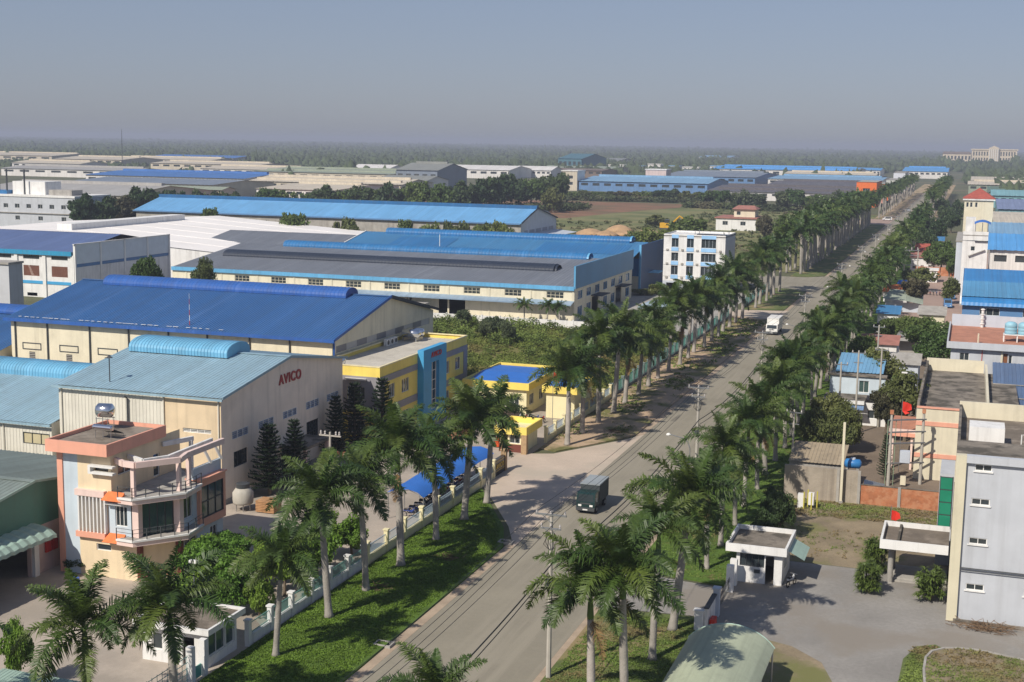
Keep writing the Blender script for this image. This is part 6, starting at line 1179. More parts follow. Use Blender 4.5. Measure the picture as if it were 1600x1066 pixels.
PROF = ((3.4, 80, 20), (4.1, 66, 58), (4.4, 52, 84), (4.4, 36, 96), (4.2, 18, 88), (3.9, -6, 66))
FR = [[frond_mesh('frond', L * s, R(e), R(dr), 88, .078, 10 * i + j, M_frond) for j, s in enumerate((1., .93, 1.05))] for i, (L, e, dr) in enumerate(PROF)]
DEADF = frond_mesh('frond', 2.9, R(-48), R(34), 40, .06, 99, M_frondd)
def trunk_mesh(seed):
    r = random.Random(seed); mb = MB(); bx, by = r.uniform(-.18, .18), r.uniform(-.18, .18); hs = [0, .25, .8, 1.6, 2.6, 3.6, 4.6, 5.5, 6.3]; rs = [.36, .29, .25, .24, .245, .24, .22, .20, .18]; pts = []; rr = []
    for h in np.linspace(0, 6.3, 27): pts.append((bx * (h / 6.3) ** 2, by * (h / 6.3) ** 2, float(h))); rr.append(float(np.interp(h, hs, rs)) * (1 + .03 * (len(pts) % 2)))
    return mb.tube(pts, rr, 9).mesh('trunk', M_trunk, smooth=True), (bx, by)
TR = [trunk_mesh(i) for i in range(4)]
SH = [MB().tube([(0, 0, 0), (0, 0, .2), (0, 0, .9), (0, 0, 1.75)], [.19, .205, .16, .08], 8).mesh('crownshaft', M_shaft, smooth=True)]
def joined_crown(seed, low=True):
    r = random.Random(seed); mb = MB()
    for i in range(17):
        k = (0, 1, 1, 1, 2, 2, 2, 2, 3, 3, 3, 3, 4, 4, 4, 5, 5)[i]; L, e, dr = PROF[k]
        me = frond_mesh('tmp', L * r.uniform(.9, 1.05), R(e), R(dr), 26, .22, seed * 31 + i, M_frond, True); a = i * 2.4 + r.uniform(-.25, .25); n0 = len(mb.v); ca, sa = math.cos(a), math.sin(a)
        mb.v += [(v.co.x * ca - v.co.y * sa, v.co.x * sa + v.co.y * ca, v.co.z) for v in me.vertices]; mb.f += [tuple(n0 + j for j in p.vertices) for p in me.polygons]; bpy.data.meshes.remove(me)
    return mb.mesh('crown', M_frond)
CR = [joined_crown(i) for i in range(5)]
FT = MB().tube([(0, 0, z) for z in (0, .3, 2.5, 6.3)], [.36, .29, .26, .2], 6).mesh('trunk', M_trunk, smooth=True)
def palm(x, y, h, label, near, group, seed, dead=0, cs=1.):
    """h is the height of the growing point, cs the size of the crown"""
    r = random.Random(seed); T = thing('royal_palm', label, 'palm tree', (x, y, .1), group); T.rotation_euler = (R(r.gauss(0, 2.3)), R(r.gauss(0, 2.3)), r.random() * 6.28); th = h - 1.6 * cs; cs *= r.uniform(.9, 1.08)
    if near:
        tm, (bx, by) = TR[r.randrange(4)]; link('trunk', tm, T, (0, 0, 0), (0, 0, 0), (cs, cs, th / 6.3)); bx *= cs; by *= cs; link('crownshaft', SH[0], T, (bx, by, th - .05), (0, 0, 0), (cs,) * 3); k = r.randrange(19, 24)
        for i in range(k):
            lv = min(5, int(.5 + 5.3 * (i / k) ** .95)); link('frond', FR[lv][r.randrange(3)], T, (bx, by, h - .03 * lv), (r.uniform(-.16, .16), r.uniform(-.12, .12), i * 2.39996 + r.uniform(-.4, .4)), (r.uniform(.86, 1.1) * cs,) * 3)
        for i in range(dead): link('frond', DEADF, T, (bx, by, th + .1), (0, 0, r.random() * 6.28))
    else: link('trunk', FT, T, (0, 0, 0), (0, 0, 0), (cs, cs, (h - .3) / 6.3)); link('crown', CR[r.randrange(5)], T, (0, 0, h), (0, 0, r.random() * 6.28), (cs * r.uniform(.92, 1.08),) * 3)
    return T
U = random.uniform
for i, (y, h) in enumerate(((83.4, 7.6), (92.1, 10.1), (99.0, 9.8), (106.3, 10.7), (114.7, 8.6), (122.2, 9.9), (128.8, 9.6))): palm(-46.7, y, h, 'royal palm, %s from the near end of the lawn row beside the road' % nth(i + 1), True, 'palms on the left lawn', i, 1 if i == 3 else 0, (.98, 1.25, 1.22, 1.35, 1.25, 1.3, 1.3)[i])
for i, (x, y, h) in enumerate(((-51.3, 67.5, 7.1), (-46.2, 69.6, 8.5), (-58.4, 60.8, 7.0))): palm(x, y, h, ('royal palm with big drooping crown nearest the bottom left corner', 'royal palm in front of the lower left guard house', 'royal palm showing only its crown at the left bottom edge')[i], True, 'palms at the lower left', 20 + i, 0, 1.15)
for i in range(19): palm(-46.6 + U(-.3, .3), 158.4 + i * 7.45, U(8.4, 12), 'royal palm, %s beyond the factory drive in the left roadside row' % nth(i + 1), True, 'palms on the bare left verge', 40 + i, (0, 1, 0, 0, 2)[i % 5], U(1.2, 1.42))
for i in range(6): palm(-46.8 + U(-.3, .3), 314 + i * 7.6, U(10, 12.5), 'royal palm, %s in the short left row before the crossroad' % nth(i + 1), i < 3, 'palms before the crossroad', 70 + i, 0, 1.35)
for i in range(39): palm(-47.2 + U(-.4, .4), 404 + i * 7.3, U(12, 14), 'royal palm, %s past the crossroad in the left row' % nth(i + 1), False, 'left palms beyond the crossroad', 100 + i, 0, U(1.3, 1.5))
for i in range(39): palm(-51.6 + U(-.5, .5), 407 + i * 7.3, U(12, 14), 'royal palm, %s past the crossroad in the second line behind the left row' % nth(i + 1), False, 'second line of left palms', 150 + i, 0, U(1.3, 1.5))
for i in range(40): palm(-47.2 + U(-.5, .5), 745 + i * 11, U(11.5, 14), 'distant royal palm, %s past the far junction in the left row' % nth(i + 1), False, 'far left palms', 200 + i, 0, U(1.2, 1.35))
# right-hand row
for i, (x, y, h) in enumerate(((-21.6, 80.2, 9.2), (-19.4, 80.8, 11.0), (-20.4, 92.8, 9.8), (-20.3, 99.4, 10.6))): palm(x, y, h, 'royal palm, %s from the bottom edge on the right verge' % nth(i + 1), True, 'palms on the near right verge', 300 + i, 1 if i < 2 else 0, (1.2, 1.2, 1.1, 1.2)[i])
palm(-26.5, 66.0, 6.9, 'royal palm showing only frond tips at the bottom edge over the road', True, None, 310)
for i in range(26): palm(-20.8 + U(-.25, .25), 115.6 + i * 7.42, U(6.8, 10), 'royal palm, %s beyond the right-hand drive in the right roadside row' % nth(i + 1), i < 21, 'palms along the right verge', 330 + i, (1, 2, 0, 1)[i % 4], U(.88, 1.02) if i < 5 else U(.98, 1.22))
for i in range(49): palm(-20.6 + U(-.5, .5), 308.5 + i * 7.4, U(7, 10.5), 'royal palm, %s in the middle stretch of the right roadside row' % nth(i + 1), False, 'middle right palms', 380 + i, 0, U(1.0, 1.3))
for i in range(40): palm(-20.6 + U(-.5, .5), 745 + i * 11, U(11, 14), 'distant royal palm, %s along the far end of the right roadside row' % nth(i + 1), False, 'far right palms', 440 + i, 0, U(1.2, 1.35))
for i, (x, y) in enumerate(((-23.2, 176), (-23.2, 230), (-23.4, 276))): palm(x, y, U(7.5, 9.5), 'royal palm, %s of three standing nearer the road in front of the right row' % nth(i + 1), True, 'palms in front of the right row', 500 + i, 1, 1.1)
for i, (x, y) in enumerate(((-88.6, 266.5), (-83.6, 266.5), (-80.6, 266))): palm(x, y, 3.6, 'small palm, %s from the left against the blue factory front wall' % nth(i + 1), False, 'small palms at the factory wall', 520 + i, 0, .6)
# ------------------------------------------------------------------ trees
def crown_mesh(seed, nl, ls, m, squash=1.):
    """leaf faces gathered in uneven clumps inside a 10 m wide, 7.5 m deep crown that starts 2.5 m up"""
    r = np.random.default_rng(seed); nc = 26; d = r.normal(size=(nc, 3)); d /= np.linalg.norm(d, axis=1)[:, None]; q = r.random(nc) ** .4
    cc = d * q[:, None] * np.array([3.7, 3.7, 2.7 * squash]) + np.array([0, 0, 6.2]); cr = .95 + .95 * r.random(nc)
    idx = r.integers(0, nc, nl); e = r.normal(size=(nl, 3)); e /= np.linalg.norm(e, axis=1)[:, None]; p = cc[idx] + e * (cr[idx] * (.55 + .5 * r.random(nl)))[:, None] * np.array([1, 1, .8])
    a = r.normal(size=(nl, 3)); a /= np.linalg.norm(a, axis=1)[:, None]; b = np.cross(a, e + .7 * r.normal(size=(nl, 3))); b /= np.linalg.norm(b, axis=1)[:, None] + 1e-9; s = (ls * (.6 + .9 * r.random(nl)))[:, None]
    v = np.stack([p - a * s, p - b * s * .55, p + a * s, p + b * s * .55], 1).reshape(-1, 3)
    me = bpy.data.meshes.new('crown'); me.vertices.add(len(v)); me.vertices.foreach_set('co', v.ravel().astype(np.float32)); me.loops.add(nl * 4); me.loops.foreach_set('vertex_index', np.arange(nl * 4, dtype=np.int32)); me.polygons.add(nl); me.polygons.foreach_set('loop_start', np.arange(0, nl * 4, 4, dtype=np.int32)); me.update(calc_edges=True); me.materials.append(m); return me
def limb_mesh(seed):
    r = random.Random(seed); mb = MB().tube([(0, 0, 0), (.1, .05, 1.5), (.05, .1, 3.2), (0, 0, 6.2)], [.32, .24, .2, .08], 7)
    for i in range(6): a = i * 1.1 + r.random(); q = r.uniform(1.8, 3.2); mb.tube([(.05, .08, 2.0 + i * .35), (q * .5 * math.cos(a), q * .5 * math.sin(a), 3.6 + i * .3), (q * math.cos(a), q * math.sin(a), 4.8 + i * .45)], [.14, .09, .03], 5)
    return mb.mesh('trunk', M_bark)
LIMB = [limb_mesh(i) for i in range(3)]; CROWN = {}
def crown_for(t, near, v):
    k = (t, near, v)
    if k not in CROWN: CROWN[k] = crown_mesh(ord(t) * 7 + v, 7500 if near else 2600, .24 if near else .42, LEAF[t])
    return CROWN[k]
TN = {'b': 'leafy green', 'd': 'dark green', 'o': 'olive green', 'y': 'yellow-green', 'r': 'brownish thin', 'w': 'pale green', 'm': 'bright green'}
TREES = [(-60.5, 96.5, 4.2, 4.5, 'm'), (-55.4, 97.5, 4.6, 4.6, 'm'), (-54.2, 105, 4.2, 4.2, 'm'), (-58.4, 85.6, 3.4, 3.6, 'm'), (-53.8, 90, 4.6, 4.4, 'm'), (-56.5, 110, 3.6, 3.5, 'm'), (-161.3, 236, 14.8, 8, 'b'), (-161.9, 258, 11.8, 7, 'o'), (-259.2, 420, 13.6, 8, 'b'), (-218.8, 405, 13.6, 12, 'b'), (-231.8, 415, 10.4, 7, 'b'), (-245.2, 425, 8.5, 6, 'o'), (-199.6, 410, 11.6, 9, 'o'), (-209.4, 420, 10.2, 6, 'o'), (-178.1, 412, 12.7, 9, 'y'), (-174.0, 420, 11.3, 9, 'y'), (-171.4, 430, 10.5, 6, 'o'), (-163.2, 420, 11.9, 9, 'o'), (-156.6, 425, 11.4, 10, 'y'), (-150.1, 425, 11.9, 10, 'y'), (-328.8, 440, 16.2, 14, 'd'), (-330.8, 455, 14.9, 14, 'd'), (-332.3, 470, 15.2, 14, 'r'), (-331.4, 480, 17.6, 16, 'd'), (-330.4, 490, 17.1, 16, 'd'), (-323.4, 490, 17.0, 14, 'd'), (-322.7, 500, 15.4, 10, 'd'), (-352.5, 560, 14.1, 12, 'd'), (-342.6, 560, 13.5, 14, 'd'), (-345.1, 580, 12.2, 12, 'd'), (-338.5, 600, 13.7, 16, 'b'), (-333.1, 610, 13.3, 14, 'b'), (-325.5, 620, 11.9, 12, 'b'), (-315.2, 620, 15.4, 16, 'd'), (-310.3, 630, 13.6, 14, 'b'), (-296.4, 620, 15.9, 16, 'd'), (-296.7, 640, 13.1, 12, 'b'), (-279.3, 620, 17.6, 17, 'd'), (-278.5, 640, 15.5, 14, 'b'), (-262.8, 620, 18.6, 17, 'b'), (-254.2, 620, 18.5, 17, 'b'), (-254.6, 640, 16.1, 14, 'd'), (-255.3, 660, 18.2, 16, 'd'), (-250.7, 670, 19.2, 17, 'd'), (-247.1, 680, 20.8, 18, 'd'), (-246.9, 700, 21.1, 18, 'd'), (-246.2, 720, 21.5, 18, 'd'), (-240.0, 730, 20.0, 16, 'b'), (-235.4, 740, 19.2, 16, 'd'), (-227.7, 740, 22.3, 18, 'd'), (-217.1, 700, 14.8, 14, 'o'), (-254.5, 860, 6.4, 13, 'b'), (-247.1, 865, 6.9, 13, 'o'), (-239.5, 870, 6.1, 13, 'b'), (-230.7, 870, 6.7, 13, 'o'), (-221.9, 870, 7.8, 14, 'r'), (-214.3, 875, 7.0, 13, 'o'), (-205.6, 875, 7.6, 13, 'b'), (-196.9, 875, 8.7, 14, 'd'), (-188.2, 875, 9.4, 14, 'd'), (-179.6, 875, 8.3, 13, 'o'), (-171.9, 875, 7.2, 12, 'o'), (-153.2, 820, 11.7, 15, 'b'), (-143.6, 815, 11.3, 14, 'b'), (-128.3, 800, 12.2, 14, 'w'), (-120.7, 800, 11.6, 13, 'w'), (-106.2, 790, 12.6, 14, 'w'), (-97.1, 790, 15.1, 17, 'b'), (-89.5, 790, 10.1, 10, 'b'), (-82.4, 790, 11.8, 14, 'b'), (-73.4, 790, 13.5, 17, 'w'), (-65.4, 780, 13.6, 15, 'b'), (-139.0, 830, 9.5, 12, 'o'), (-136.7, 600, 6.5, 12, 'o'), (-101.6, 500, 11.4, 17, 'y'), (-100.2, 440, 11.3, 14, 'y'), (-105.6, 440, 9.6, 10, 'y'), (-96.2, 445, 10.0, 10, 'y'), (-81.4, 560, 9.3, 9, 'r'), (-74.3, 560, 8.7, 7, 'o'), (-87.1, 590, 7.4, 8, 'o'), (-97.2, 252, 4.2, 4, 'w'), (-87.5, 240, 4.2, 4, 'w'), (-81.8, 235, 4.8, 4, 'w'), (-88.4, 246, 4.5, 5, 'w'), (-77.9, 330, 1.5, 8, 'o'), (-72.0, 322, 4.4, 6, 'o'), (-14.3, 270, 5.4, 7, 'y'), (-10.6, 275, 5.0, 8, 'y'), (-8.0, 262, 6.8, 10, 'b'), (-5.5, 240, 8.6, 11, 'b'), (-3.8, 226, 9.3, 9, 'b'), (-11.5, 200, 9.3, 9, 'o'), (-8.0, 182, 9.0, 6, 'y'), (-8.9, 177, 7.6, 5, 'r'), (-6.5, 178, 9.8, 7, 'o'), (-15.4, 225, 7.5, 6, 'b'), (-12.1, 372, 6.8, 9.9, 'o'), (-14.7, 380, 5.2, 6.2, 'o'), (-3.5, 345, 6.4, 5.6, 'o'), (-8.1, 440, 9.7, 9.9, 'b'), (-5.3, 420, 9.5, 7.4, 'b'), (-10.2, 430, 8.7, 7.4, 'b'), (-15.3, 170, 7.5, 6, 'o'), (-16.8, 165, 6.0, 5, 'o'), (-13.6, 160, 7.1, 5, 'o'), (-13.5, 168, 6.4, 6, 'o'), (-14.3, 480, 11.0, 8.7, 'd'), (-12.2, 560, 10.4, 8.7, 'd'), (-17.0, 600, 10.1, 8.7, 'd'), (-8.5, 640, 10.2, 8.7, 'd'), (-12.5, 700, 10.6, 8.7, 'd'), (-7.2, 760, 11.3, 9.9, 'd'), (-16.2, 800, 11.2, 9.9, 'd'), (-11.8, 330, 8.1, 7, 'r'), (-57.9, 92, 5.4, 6.6, 'm'), (-58.6, 97, 3.4, 5, 'm'), (-57.0, 88.6, 4.6, 5, 'm'), (-60.5, 101, 3.4, 4.5, 'm'), (-52.4, 101, 5.6, 5, 'm'), (-52.4, 108, 4.0, 4, 'm'), (-52.6, 95.5, 5.6, 5, 'm'), (-51.8, 90, 3.8, 3, 'm'), (-15.8, 128, 5.2, 3.5, 'd'), (-17.2, 133, 4.2, 3, 'd'), (-16.9, 124, 4.2, 3, 'd'), (-72.6, 95, 1.5, 3, 'd'), (-72.0, 96, 1.5, 3, 'd'), (-60.5, 72, 5.2, 2.6, 'm')]
def where(x, y):
    if y < 130 and x < -40: return 'in the villa garden'
    if y < 150: return 'beside the right-hand guard house'
    if x > -20 and y < 235: return 'round the small houses right of the road'
    if x > -20 and y < 350: return 'before the right-hand car park'
    if x > -20 and y < 470: return 'by the azure factory'
    if x > -20: return 'right of the far palms'
    if y < 262: return 'in front of the blue factory'
    if y < 400 and x > -120: return 'near the four-storey block'
    if y < 450 and x > -280: return 'before the long light blue shed'
    if x < -300 and y < 600: return 'beside the white block at far left'
    if y < 610 and x > -200: return 'between the long blue shed and the meadow'
    if x < -210 and y < 760: return 'behind the long light blue shed'
    if x < -165: return 'in the hedge behind the red soil field'
    return 'in front of the dark slate shed'
cnt = {}
for x, y, h, wd, t in TREES: k = (t, where(x, y)); cnt[k] = cnt.get(k, 0) + 1
seen = {}
for i, (x, y, h, wd, t) in enumerate(sorted(TREES, key=lambda q: (where(q[0], q[1]), q[0] / q[1]))):
    k = (t, where(x, y)); seen[k] = seen.get(k, 0) + 1; near = y < 300
    lab = TN[t] + ' tree ' + k[1] if cnt[k] == 1 else '%s tree, %s from left %s' % (TN[t], nth(seen[k]), k[1])
    T = thing('broadleaf_tree', lab, 'tree', (x, y, 0), 'trees ' + k[1]); r = random.Random(i * 3 + 1); T.rotation_euler.z = r.random() * 6.28; T.scale = (wd / 9.4, wd / 9.4, h / 9.6)
    link('trunk', LIMB[i % 3], T); low = y > 380 or h < 7
    link('crown', crown_for(t, near, i % 3), T, (0, 0, -2.1 if low else 0), (0, 0, 0), (1, 1, 1.2 if low else 1))
# conifers by the AVICO hall
def conifer_mesh(seed):
    r = random.Random(seed); mb = MB(); h = 8.0
    for lv in range(17):
        z = .9 + lv * .42; rad = 1.75 * (1 - z / (h + .4)) ** .8 + .15
        for j in range(7):
            a = j * .9 + lv * .57 + r.uniform(-.2, .2); dv = Vector((math.cos(a), math.sin(a), .12)); sd_ = Vector((-math.sin(a), math.cos(a), 0)); L = rad * r.uniform(.8, 1.15)
            for q in range(9):
                t = (q + .6) / 9; o = Vector((0, 0, z)) + dv * L * t + Vector((0, 0, .16 * t * t))
                for s in (-1, 1): ln = .42 * (1 - .5 * t) * r.uniform(.7, 1.2); tip = o + sd_ * s * ln + dv * ln * .6 + Vector((0, 0, r.uniform(.02, .28))); mb.quad(o - dv * .1, o + dv * .1, tip)
                mb.quad(o - sd_ * .05, o + sd_ * .05, o + Vector((0, 0, .3)) + dv * .1)
    return mb.mesh('crown', LEAF['c'])
CF = [conifer_mesh(1), conifer_mesh(2)]; CT = MB().tube([(0, 0, 0), (0, 0, 4), (0, 0, 7.8)], [.16, .1, .02], 7).mesh('trunk', M_bark)
for i, (x, y, h, wd) in enumerate(((-69.6, 123.4, 7.8, 1.45), (-68.7, 127.4, 7.6, 1.2), (-70.2, 140.5, 7.8, 1.2), (-69.6, 144.4, 8.8, 1.35), (-67.4, 147.6, 9.0, 1.35), (-7.6, 155.5, 5.4, .6))):
    T = thing('conifer', ('dark conifer nearest the cooling tower beside the AVICO hall', 'dark conifer, second from the cooling tower beside the AVICO hall', 'slim dark conifer at the far end of the AVICO hall', 'dark conifer in the middle of the group before the yellow office', 'tallest dark conifer, right of the group before the yellow office', 'slim clipped conifer beside the transformer poles on the right')[i], 'conifer', (x, y, 0)); T.scale = (wd, wd, h / 8); T.rotation_euler.z = i; link('trunk', CT, T); link('crown', CF[i % 2], T)
# ------------------------------------------------------------------ power line along the right kerb
PX = -26.6; PY = [41.5, 86.8, 140, 186, 236, 304, 360.5, 411.6, 470, 530, 590, 650]
def power_pole(y, h, label):
    T = thing('power_pole', label, 'utility pole', (PX, y, 0), 'power poles along the right kerb')
    MB().tube([(PX, y, 0), (PX, y, h)], [.2, .115], 8).build('shaft', M_pole, T)
    for z, wd in ((h - .25, 2.3), (h - 1.25, 1.5)):
        a = MB().beam((PX - wd / 2, y - .13, z), (PX + wd / 2, y - .13, z), .1, .12).build('crossarm', M_steel, T)
        for k in (-1, 0, 1): MB().lathe((PX + k * wd * .45, y - .13, z + .06), [(.05, 0), (.08, .05), (.05, .1), (.09, .16), (.05, .24), (.03, .3)], 7).build('insulator', M_ins, a)
        MB().beam((PX - wd * .3, y - .13, z), (PX, y - .13, z - .55), .05, .05).beam((PX + wd * .3, y - .13, z), (PX, y - .13, z - .55), .05, .05).build('brace', M_steel, T)
    MB().box(PX - .25, y - .38, h - 5.4, PX + .25, y - .16, h - 4.9).build('junction_box', M_dsteel, T)
    if y < 200:
        lp = MB()
        for k in range(7): a = k * .9; lp.tube([(PX + .15 * math.cos(a), y + .15 * math.sin(a), h - 1.5), (PX + .55 * math.cos(a), y + .45 * math.sin(a), h - 2.0 - .1 * k), (PX + .15 * math.cos(a), y + .12 * math.sin(a), h - 2.8)], .022, 4)
        lp.build('jumper_leads', M_wire, T)
    return T
for i, y in enumerate(PY[1:]): power_pole(y, 12.4, 'grey concrete power pole, %s from the bottom edge along the right kerb' % nth(i + 1))
def span(mb, a, b, sag, r_, n=12):
    a, b = Vector(a), Vector(b); mb.tube([a.lerp(b, i / n) - Vector((0, 0, sag * 4 * (i / n) * (1 - i / n))) for i in range(n + 1)], r_, 4, False)
for nm, dx, z, r_, sg in (('upper left', -1.03, 12.5, .018, .7), ('upper middle', 0, 12.5, .018, .7), ('upper right', 1.03, 12.5, .018, .7), ('lower left', -.6, 11.45, .018, .8), ('thick bundled', .12, 8.6, .05, .9), ('thin lowest', -.12, 7.9, .035, 1.0)):
    o = MB()
    for a, b in zip(PY, PY[1:]): span(o, (PX + dx, a - .13, z), (PX + dx, b - .13, z), sg, r_)
    tag(o.build('overhead_wire', M_wire), nm + ' overhead wire strung along the right kerb poles', 'cable', 'overhead wires')
def street_lamp(x, y, label, s=-1, h=6.4, group='street lamps along the right kerb'):
    T = thing('street_lamp', label, 'street lamp', (x, y, 0), group); MB().tube([(x, y, 0), (x, y, h - .6), (x + s * .25, y, h + .1), (x + s * .9, y - .1, h + .5), (x + s * 2.1, y - .3, h + .8)], [.09, .07, .06, .05, .045], 7).build('mast', M_steel, T)
    MB().lathe((x + s * 2.3, y - .32, h + .66), [(.06, 0), (.24, .04), (.28, .14), (.16, .26), (.05, .3)], 10).build('lamp_head', M_white, T)
for i, y in enumerate((138.2, 234, 302, 358, 409, 468, 528)): street_lamp(-27.0, y, 'slender street lamp reaching over the road, %s from the near end' % nth(i + 1))
# H-frame transformer poles behind the brick wall
B = thing('transformer_frame', 'two concrete poles with crossbars and grey transformer behind the brick wall', 'transformer', (-5.3, 154, 0))
for x, y in ((-7.1, 153.3), (-3.7, 155.3)): MB().tube([(x, y, 0), (x, y, 8.4)], [.2, .14], 8).build('pole', M_pole, B); MB().box(x - .2, y - .2, 8.3, x + .2, y + .2, 8.75).build('pole_cap', M_brick, B)
for z in (7.6, 6.2, 4.9, 2.6): MB().beam((-7.4, 153.1, z), (-3.4, 155.3, z), .14, .16).build('crossbar', M_steel, B)
for x, y in ((-7.45, 153.1), (-6.6, 153.6)): MB().tube([(x, y, 0), (x, y, 7.6)], .04, 5).build('conduit', mat('green_pipe', (.25, .34, .22), .6), B)
MB().box(-6.0, 153.7, 2.7, -4.9, 154.7, 4.0).build('transformer', M_pale, B); MB().box(-5.8, 153.4, .2, -5.2, 153.8, 1.2).build('cabinet', M_cream2, B)
B = thing('transformer_frame', 'pale transformer poles with insulators in the middle right distance', 'transformer', (-20, 395, 0))
for x, y in ((-17.2, 392), (-13.6, 392.5)): MB().tube([(x, y, 0), (x, y, 10)], [.22, .15], 7).build('pole', M_pole, B)
for z in (9.4, 8.0, 6.6, 5.2): MB().beam((-17.6, 392, z), (-13.2, 392.5, z), .16, .18).build('crossbar', M_steel, B)
for x in (-17, -15.4, -13.8): MB().lathe((x, 392.2, 9.5), [(.1, 0), (.16, .2), (.1, .4), (.14, .6), (.04, .8)], 6).build('insulator', M_ins, B)
for i, (x, y, h, lab) in enumerate(((-17.4, 148.7, 8.8, 'thin concrete pole with insulators left of the concrete wall'), (-13.0, 180, 11.3, 'tall concrete pole in front of the small blue house'), (-15.4, 182.5, 9.2, 'shorter concrete pole beside the small blue house'), (-10.4, 186, 11.0, 'tall concrete pole right of the small blue house'), (-12.6, 214, 10.5, 'concrete pole among the hedge trees on the right'))):
    T = thing('power_pole', lab, 'utility pole', (x, y, 0)); MB().tube([(x, y, 0), (x, y, h)], [.16, .11], 7).build('shaft', M_pole, T); MB().beam((x - .9, y, h - .3), (x + .9, y, h - .3), .1, .12).build('crossarm', M_steel, T); MB().beam((x - .6, y, h - 1.6), (x + .6, y, h - 1.6), .08, .1).build('crossarm', M_steel, T)
    for k in (-.8, 0, .8): MB().lathe((x + k, y, h - .24), [(.06, 0), (.1, .08), (.05, .16), (.08, .24), (.03, .3)], 6).build('insulator', M_ins, T)
T = thing('power_pole', 'short pole with three red insulators in the AVICO yard', 'utility pole', (-63.9, 126.5, 0)); MB().tube([(-63.9, 126.5, 0), (-63.9, 126.5, 6.8)], [.15, .12], 8).build('shaft', M_pole, T); a = MB().beam((-65.2, 126.5, 6.4), (-62.6, 126.5, 6.4), .14, .14).build('crossarm', M_pole, T)
for x in (-65.0, -64.5, -63.2, -62.8): MB().lathe((x, 126.5, 6.47), [(.09, 0), (.13, .12), (.08, .2), (.12, .3), (.05, .45)], 8).build('insulator', M_ins, a)
b = MB().beam((-63.8, 126.5, 4.2), (-60.6, 126.5, 4.2), .14, .14).build('lower_arm', M_pole, T); MB().tube([(-60.7, 126.5, 0), (-60.7, 126.5, 4.4)], .12, 7).build('lower_post', M_pole, T)
for x in (-63.0, -62.2, -61.4): MB().lathe((x, 126.5, 4.27), [(.2, 0), (.24, .2), (.18, .3), (.22, .4), (.1, .5)], 10).build('insulator', mat('red_porcelain', (.20, .04, .03), .35), b)
T = thing('garden_lamp', 'thin lamp post with white head behind the villa garden', 'lamp', (-55.6, 86.6, 0)); MB().tube([(-55.6, 86.6, 0), (-55.6, 86.6, 5.2)], .05, 6).build('mast', M_steel, T); MB().box(-55.95, 86.45, 5.2, -55.3, 86.75, 5.42).build('lamp_head', M_white, T)

# ------------------------------------------------------------------ vehicles
def truck(x, y, label, cabm, boxm, topm, L=6.2, W=2.05, H=2.85):
    """cab-over lorry facing the camera (towards -y); x is the centre, y the front"""
    T = thing('truck', label, 'truck', (x, y, 0)); h = W / 2
    cp = [(y + .02, .55), (y + .02, 1.25), (y + .26, 2.12), (y + .45, 2.22), (y + 1.55, 2.25), (y + 1.55, .55)]
    cb = MB(); n = len(cp)
    cb.v += [(x - h + .05, a, b) for a, b in cp] + [(x + h - .05, a, b) for a, b in cp]; cb.f += [tuple(range(n)), tuple(range(2 * n - 1, n - 1, -1))] + [(i, i + n, (i + 1) % n + n, (i + 1) % n) for i in range(n)]
    cab = cb.build('cab', cabm, T); ws = MB().quad((x - h + .18, y + .028, 1.34), (x + h - .18, y + .028, 1.34), (x + h - .26, y + .215, 2.05), (x - h + .26, y + .215, 2.05)); ws.build('windscreen', M_glass, cab)
    for s in (-1, 1):
        MB().quad((x + s * (h - .045), y + .25, 1.35), (x + s * (h - .045), y + 1.2, 1.35), (x + s * (h - .045), y + 1.15, 2.05), (x + s * (h - .045), y + .42, 2.05)).build('side_window', M_glass, cab)
        MB().box(x + s * (h - .42) - .17, y - .02, .82, x + s * (h - .42) + .17, y + .018, 1.02).build('headlight', M_white, cab); MB().beam((x + s * (h - .05), y + .1, 1.75), (x + s * (h + .18), y - .02, 1.75), .03, .03).box(x + s * (h + .2) - .07, y - .06, 1.45, x + s * (h + .2) + .07, y, 1.85).build('mirror', M_dsteel, cab)
    MB().box(x - h + .04, y - .1, .38, x + h - .04, y + .012, .72).build('bumper', M_dsteel, T); MB().box(x - .26, y - .13, .45, x + .26, y - .101, .58).build('number_plate', M_white, T); MB().box(x - .55, y - .01, 1.06, x + .55, y + .016, 1.2).build('grille', M_dsteel, T)
    MB().box(x - h, y + 1.68, .85, x + h, y + L, H - .12).build('cargo_box', boxm, T); MB().box(x - h - .03, y + 1.62, H - .12, x + h + .03, y + L + .04, H).build('cargo_roof', topm, T); MB().box(x - h + .2, y + 1.5, .5, x + h - .2, y + L - .1, .84).build('chassis', M_dsteel, T)
    for yy in (y + .85, y + L - 1.3):
        for s in (-1, 1): w_ = MB().tube([(x + s * (h - .28), yy, .42), (x + s * (h - .02), yy, .42)], .42, 14).build('wheel', M_rubber, T); MB().tube([(x + s * (h - .03), yy, .42), (x + s * (h - .005), yy, .42)], .2, 10).build('rim', M_steel, w_)
    return T
truck(-35.9, 129.0, 'dark green truck with grey canvas box driving towards the camera', mat('dark_green_paint', (.012, .035, .035), .25), mat('dark_canvas', (.05, .06, .065), .8), mat('grey_canvas', (.27, .30, .32), .8, .1), 5.4)
truck(-36.9, 270.0, 'white box truck farther up the road near the side drive', M_white, M_white, M_whitew, 7.5, 2.4, 3.3)
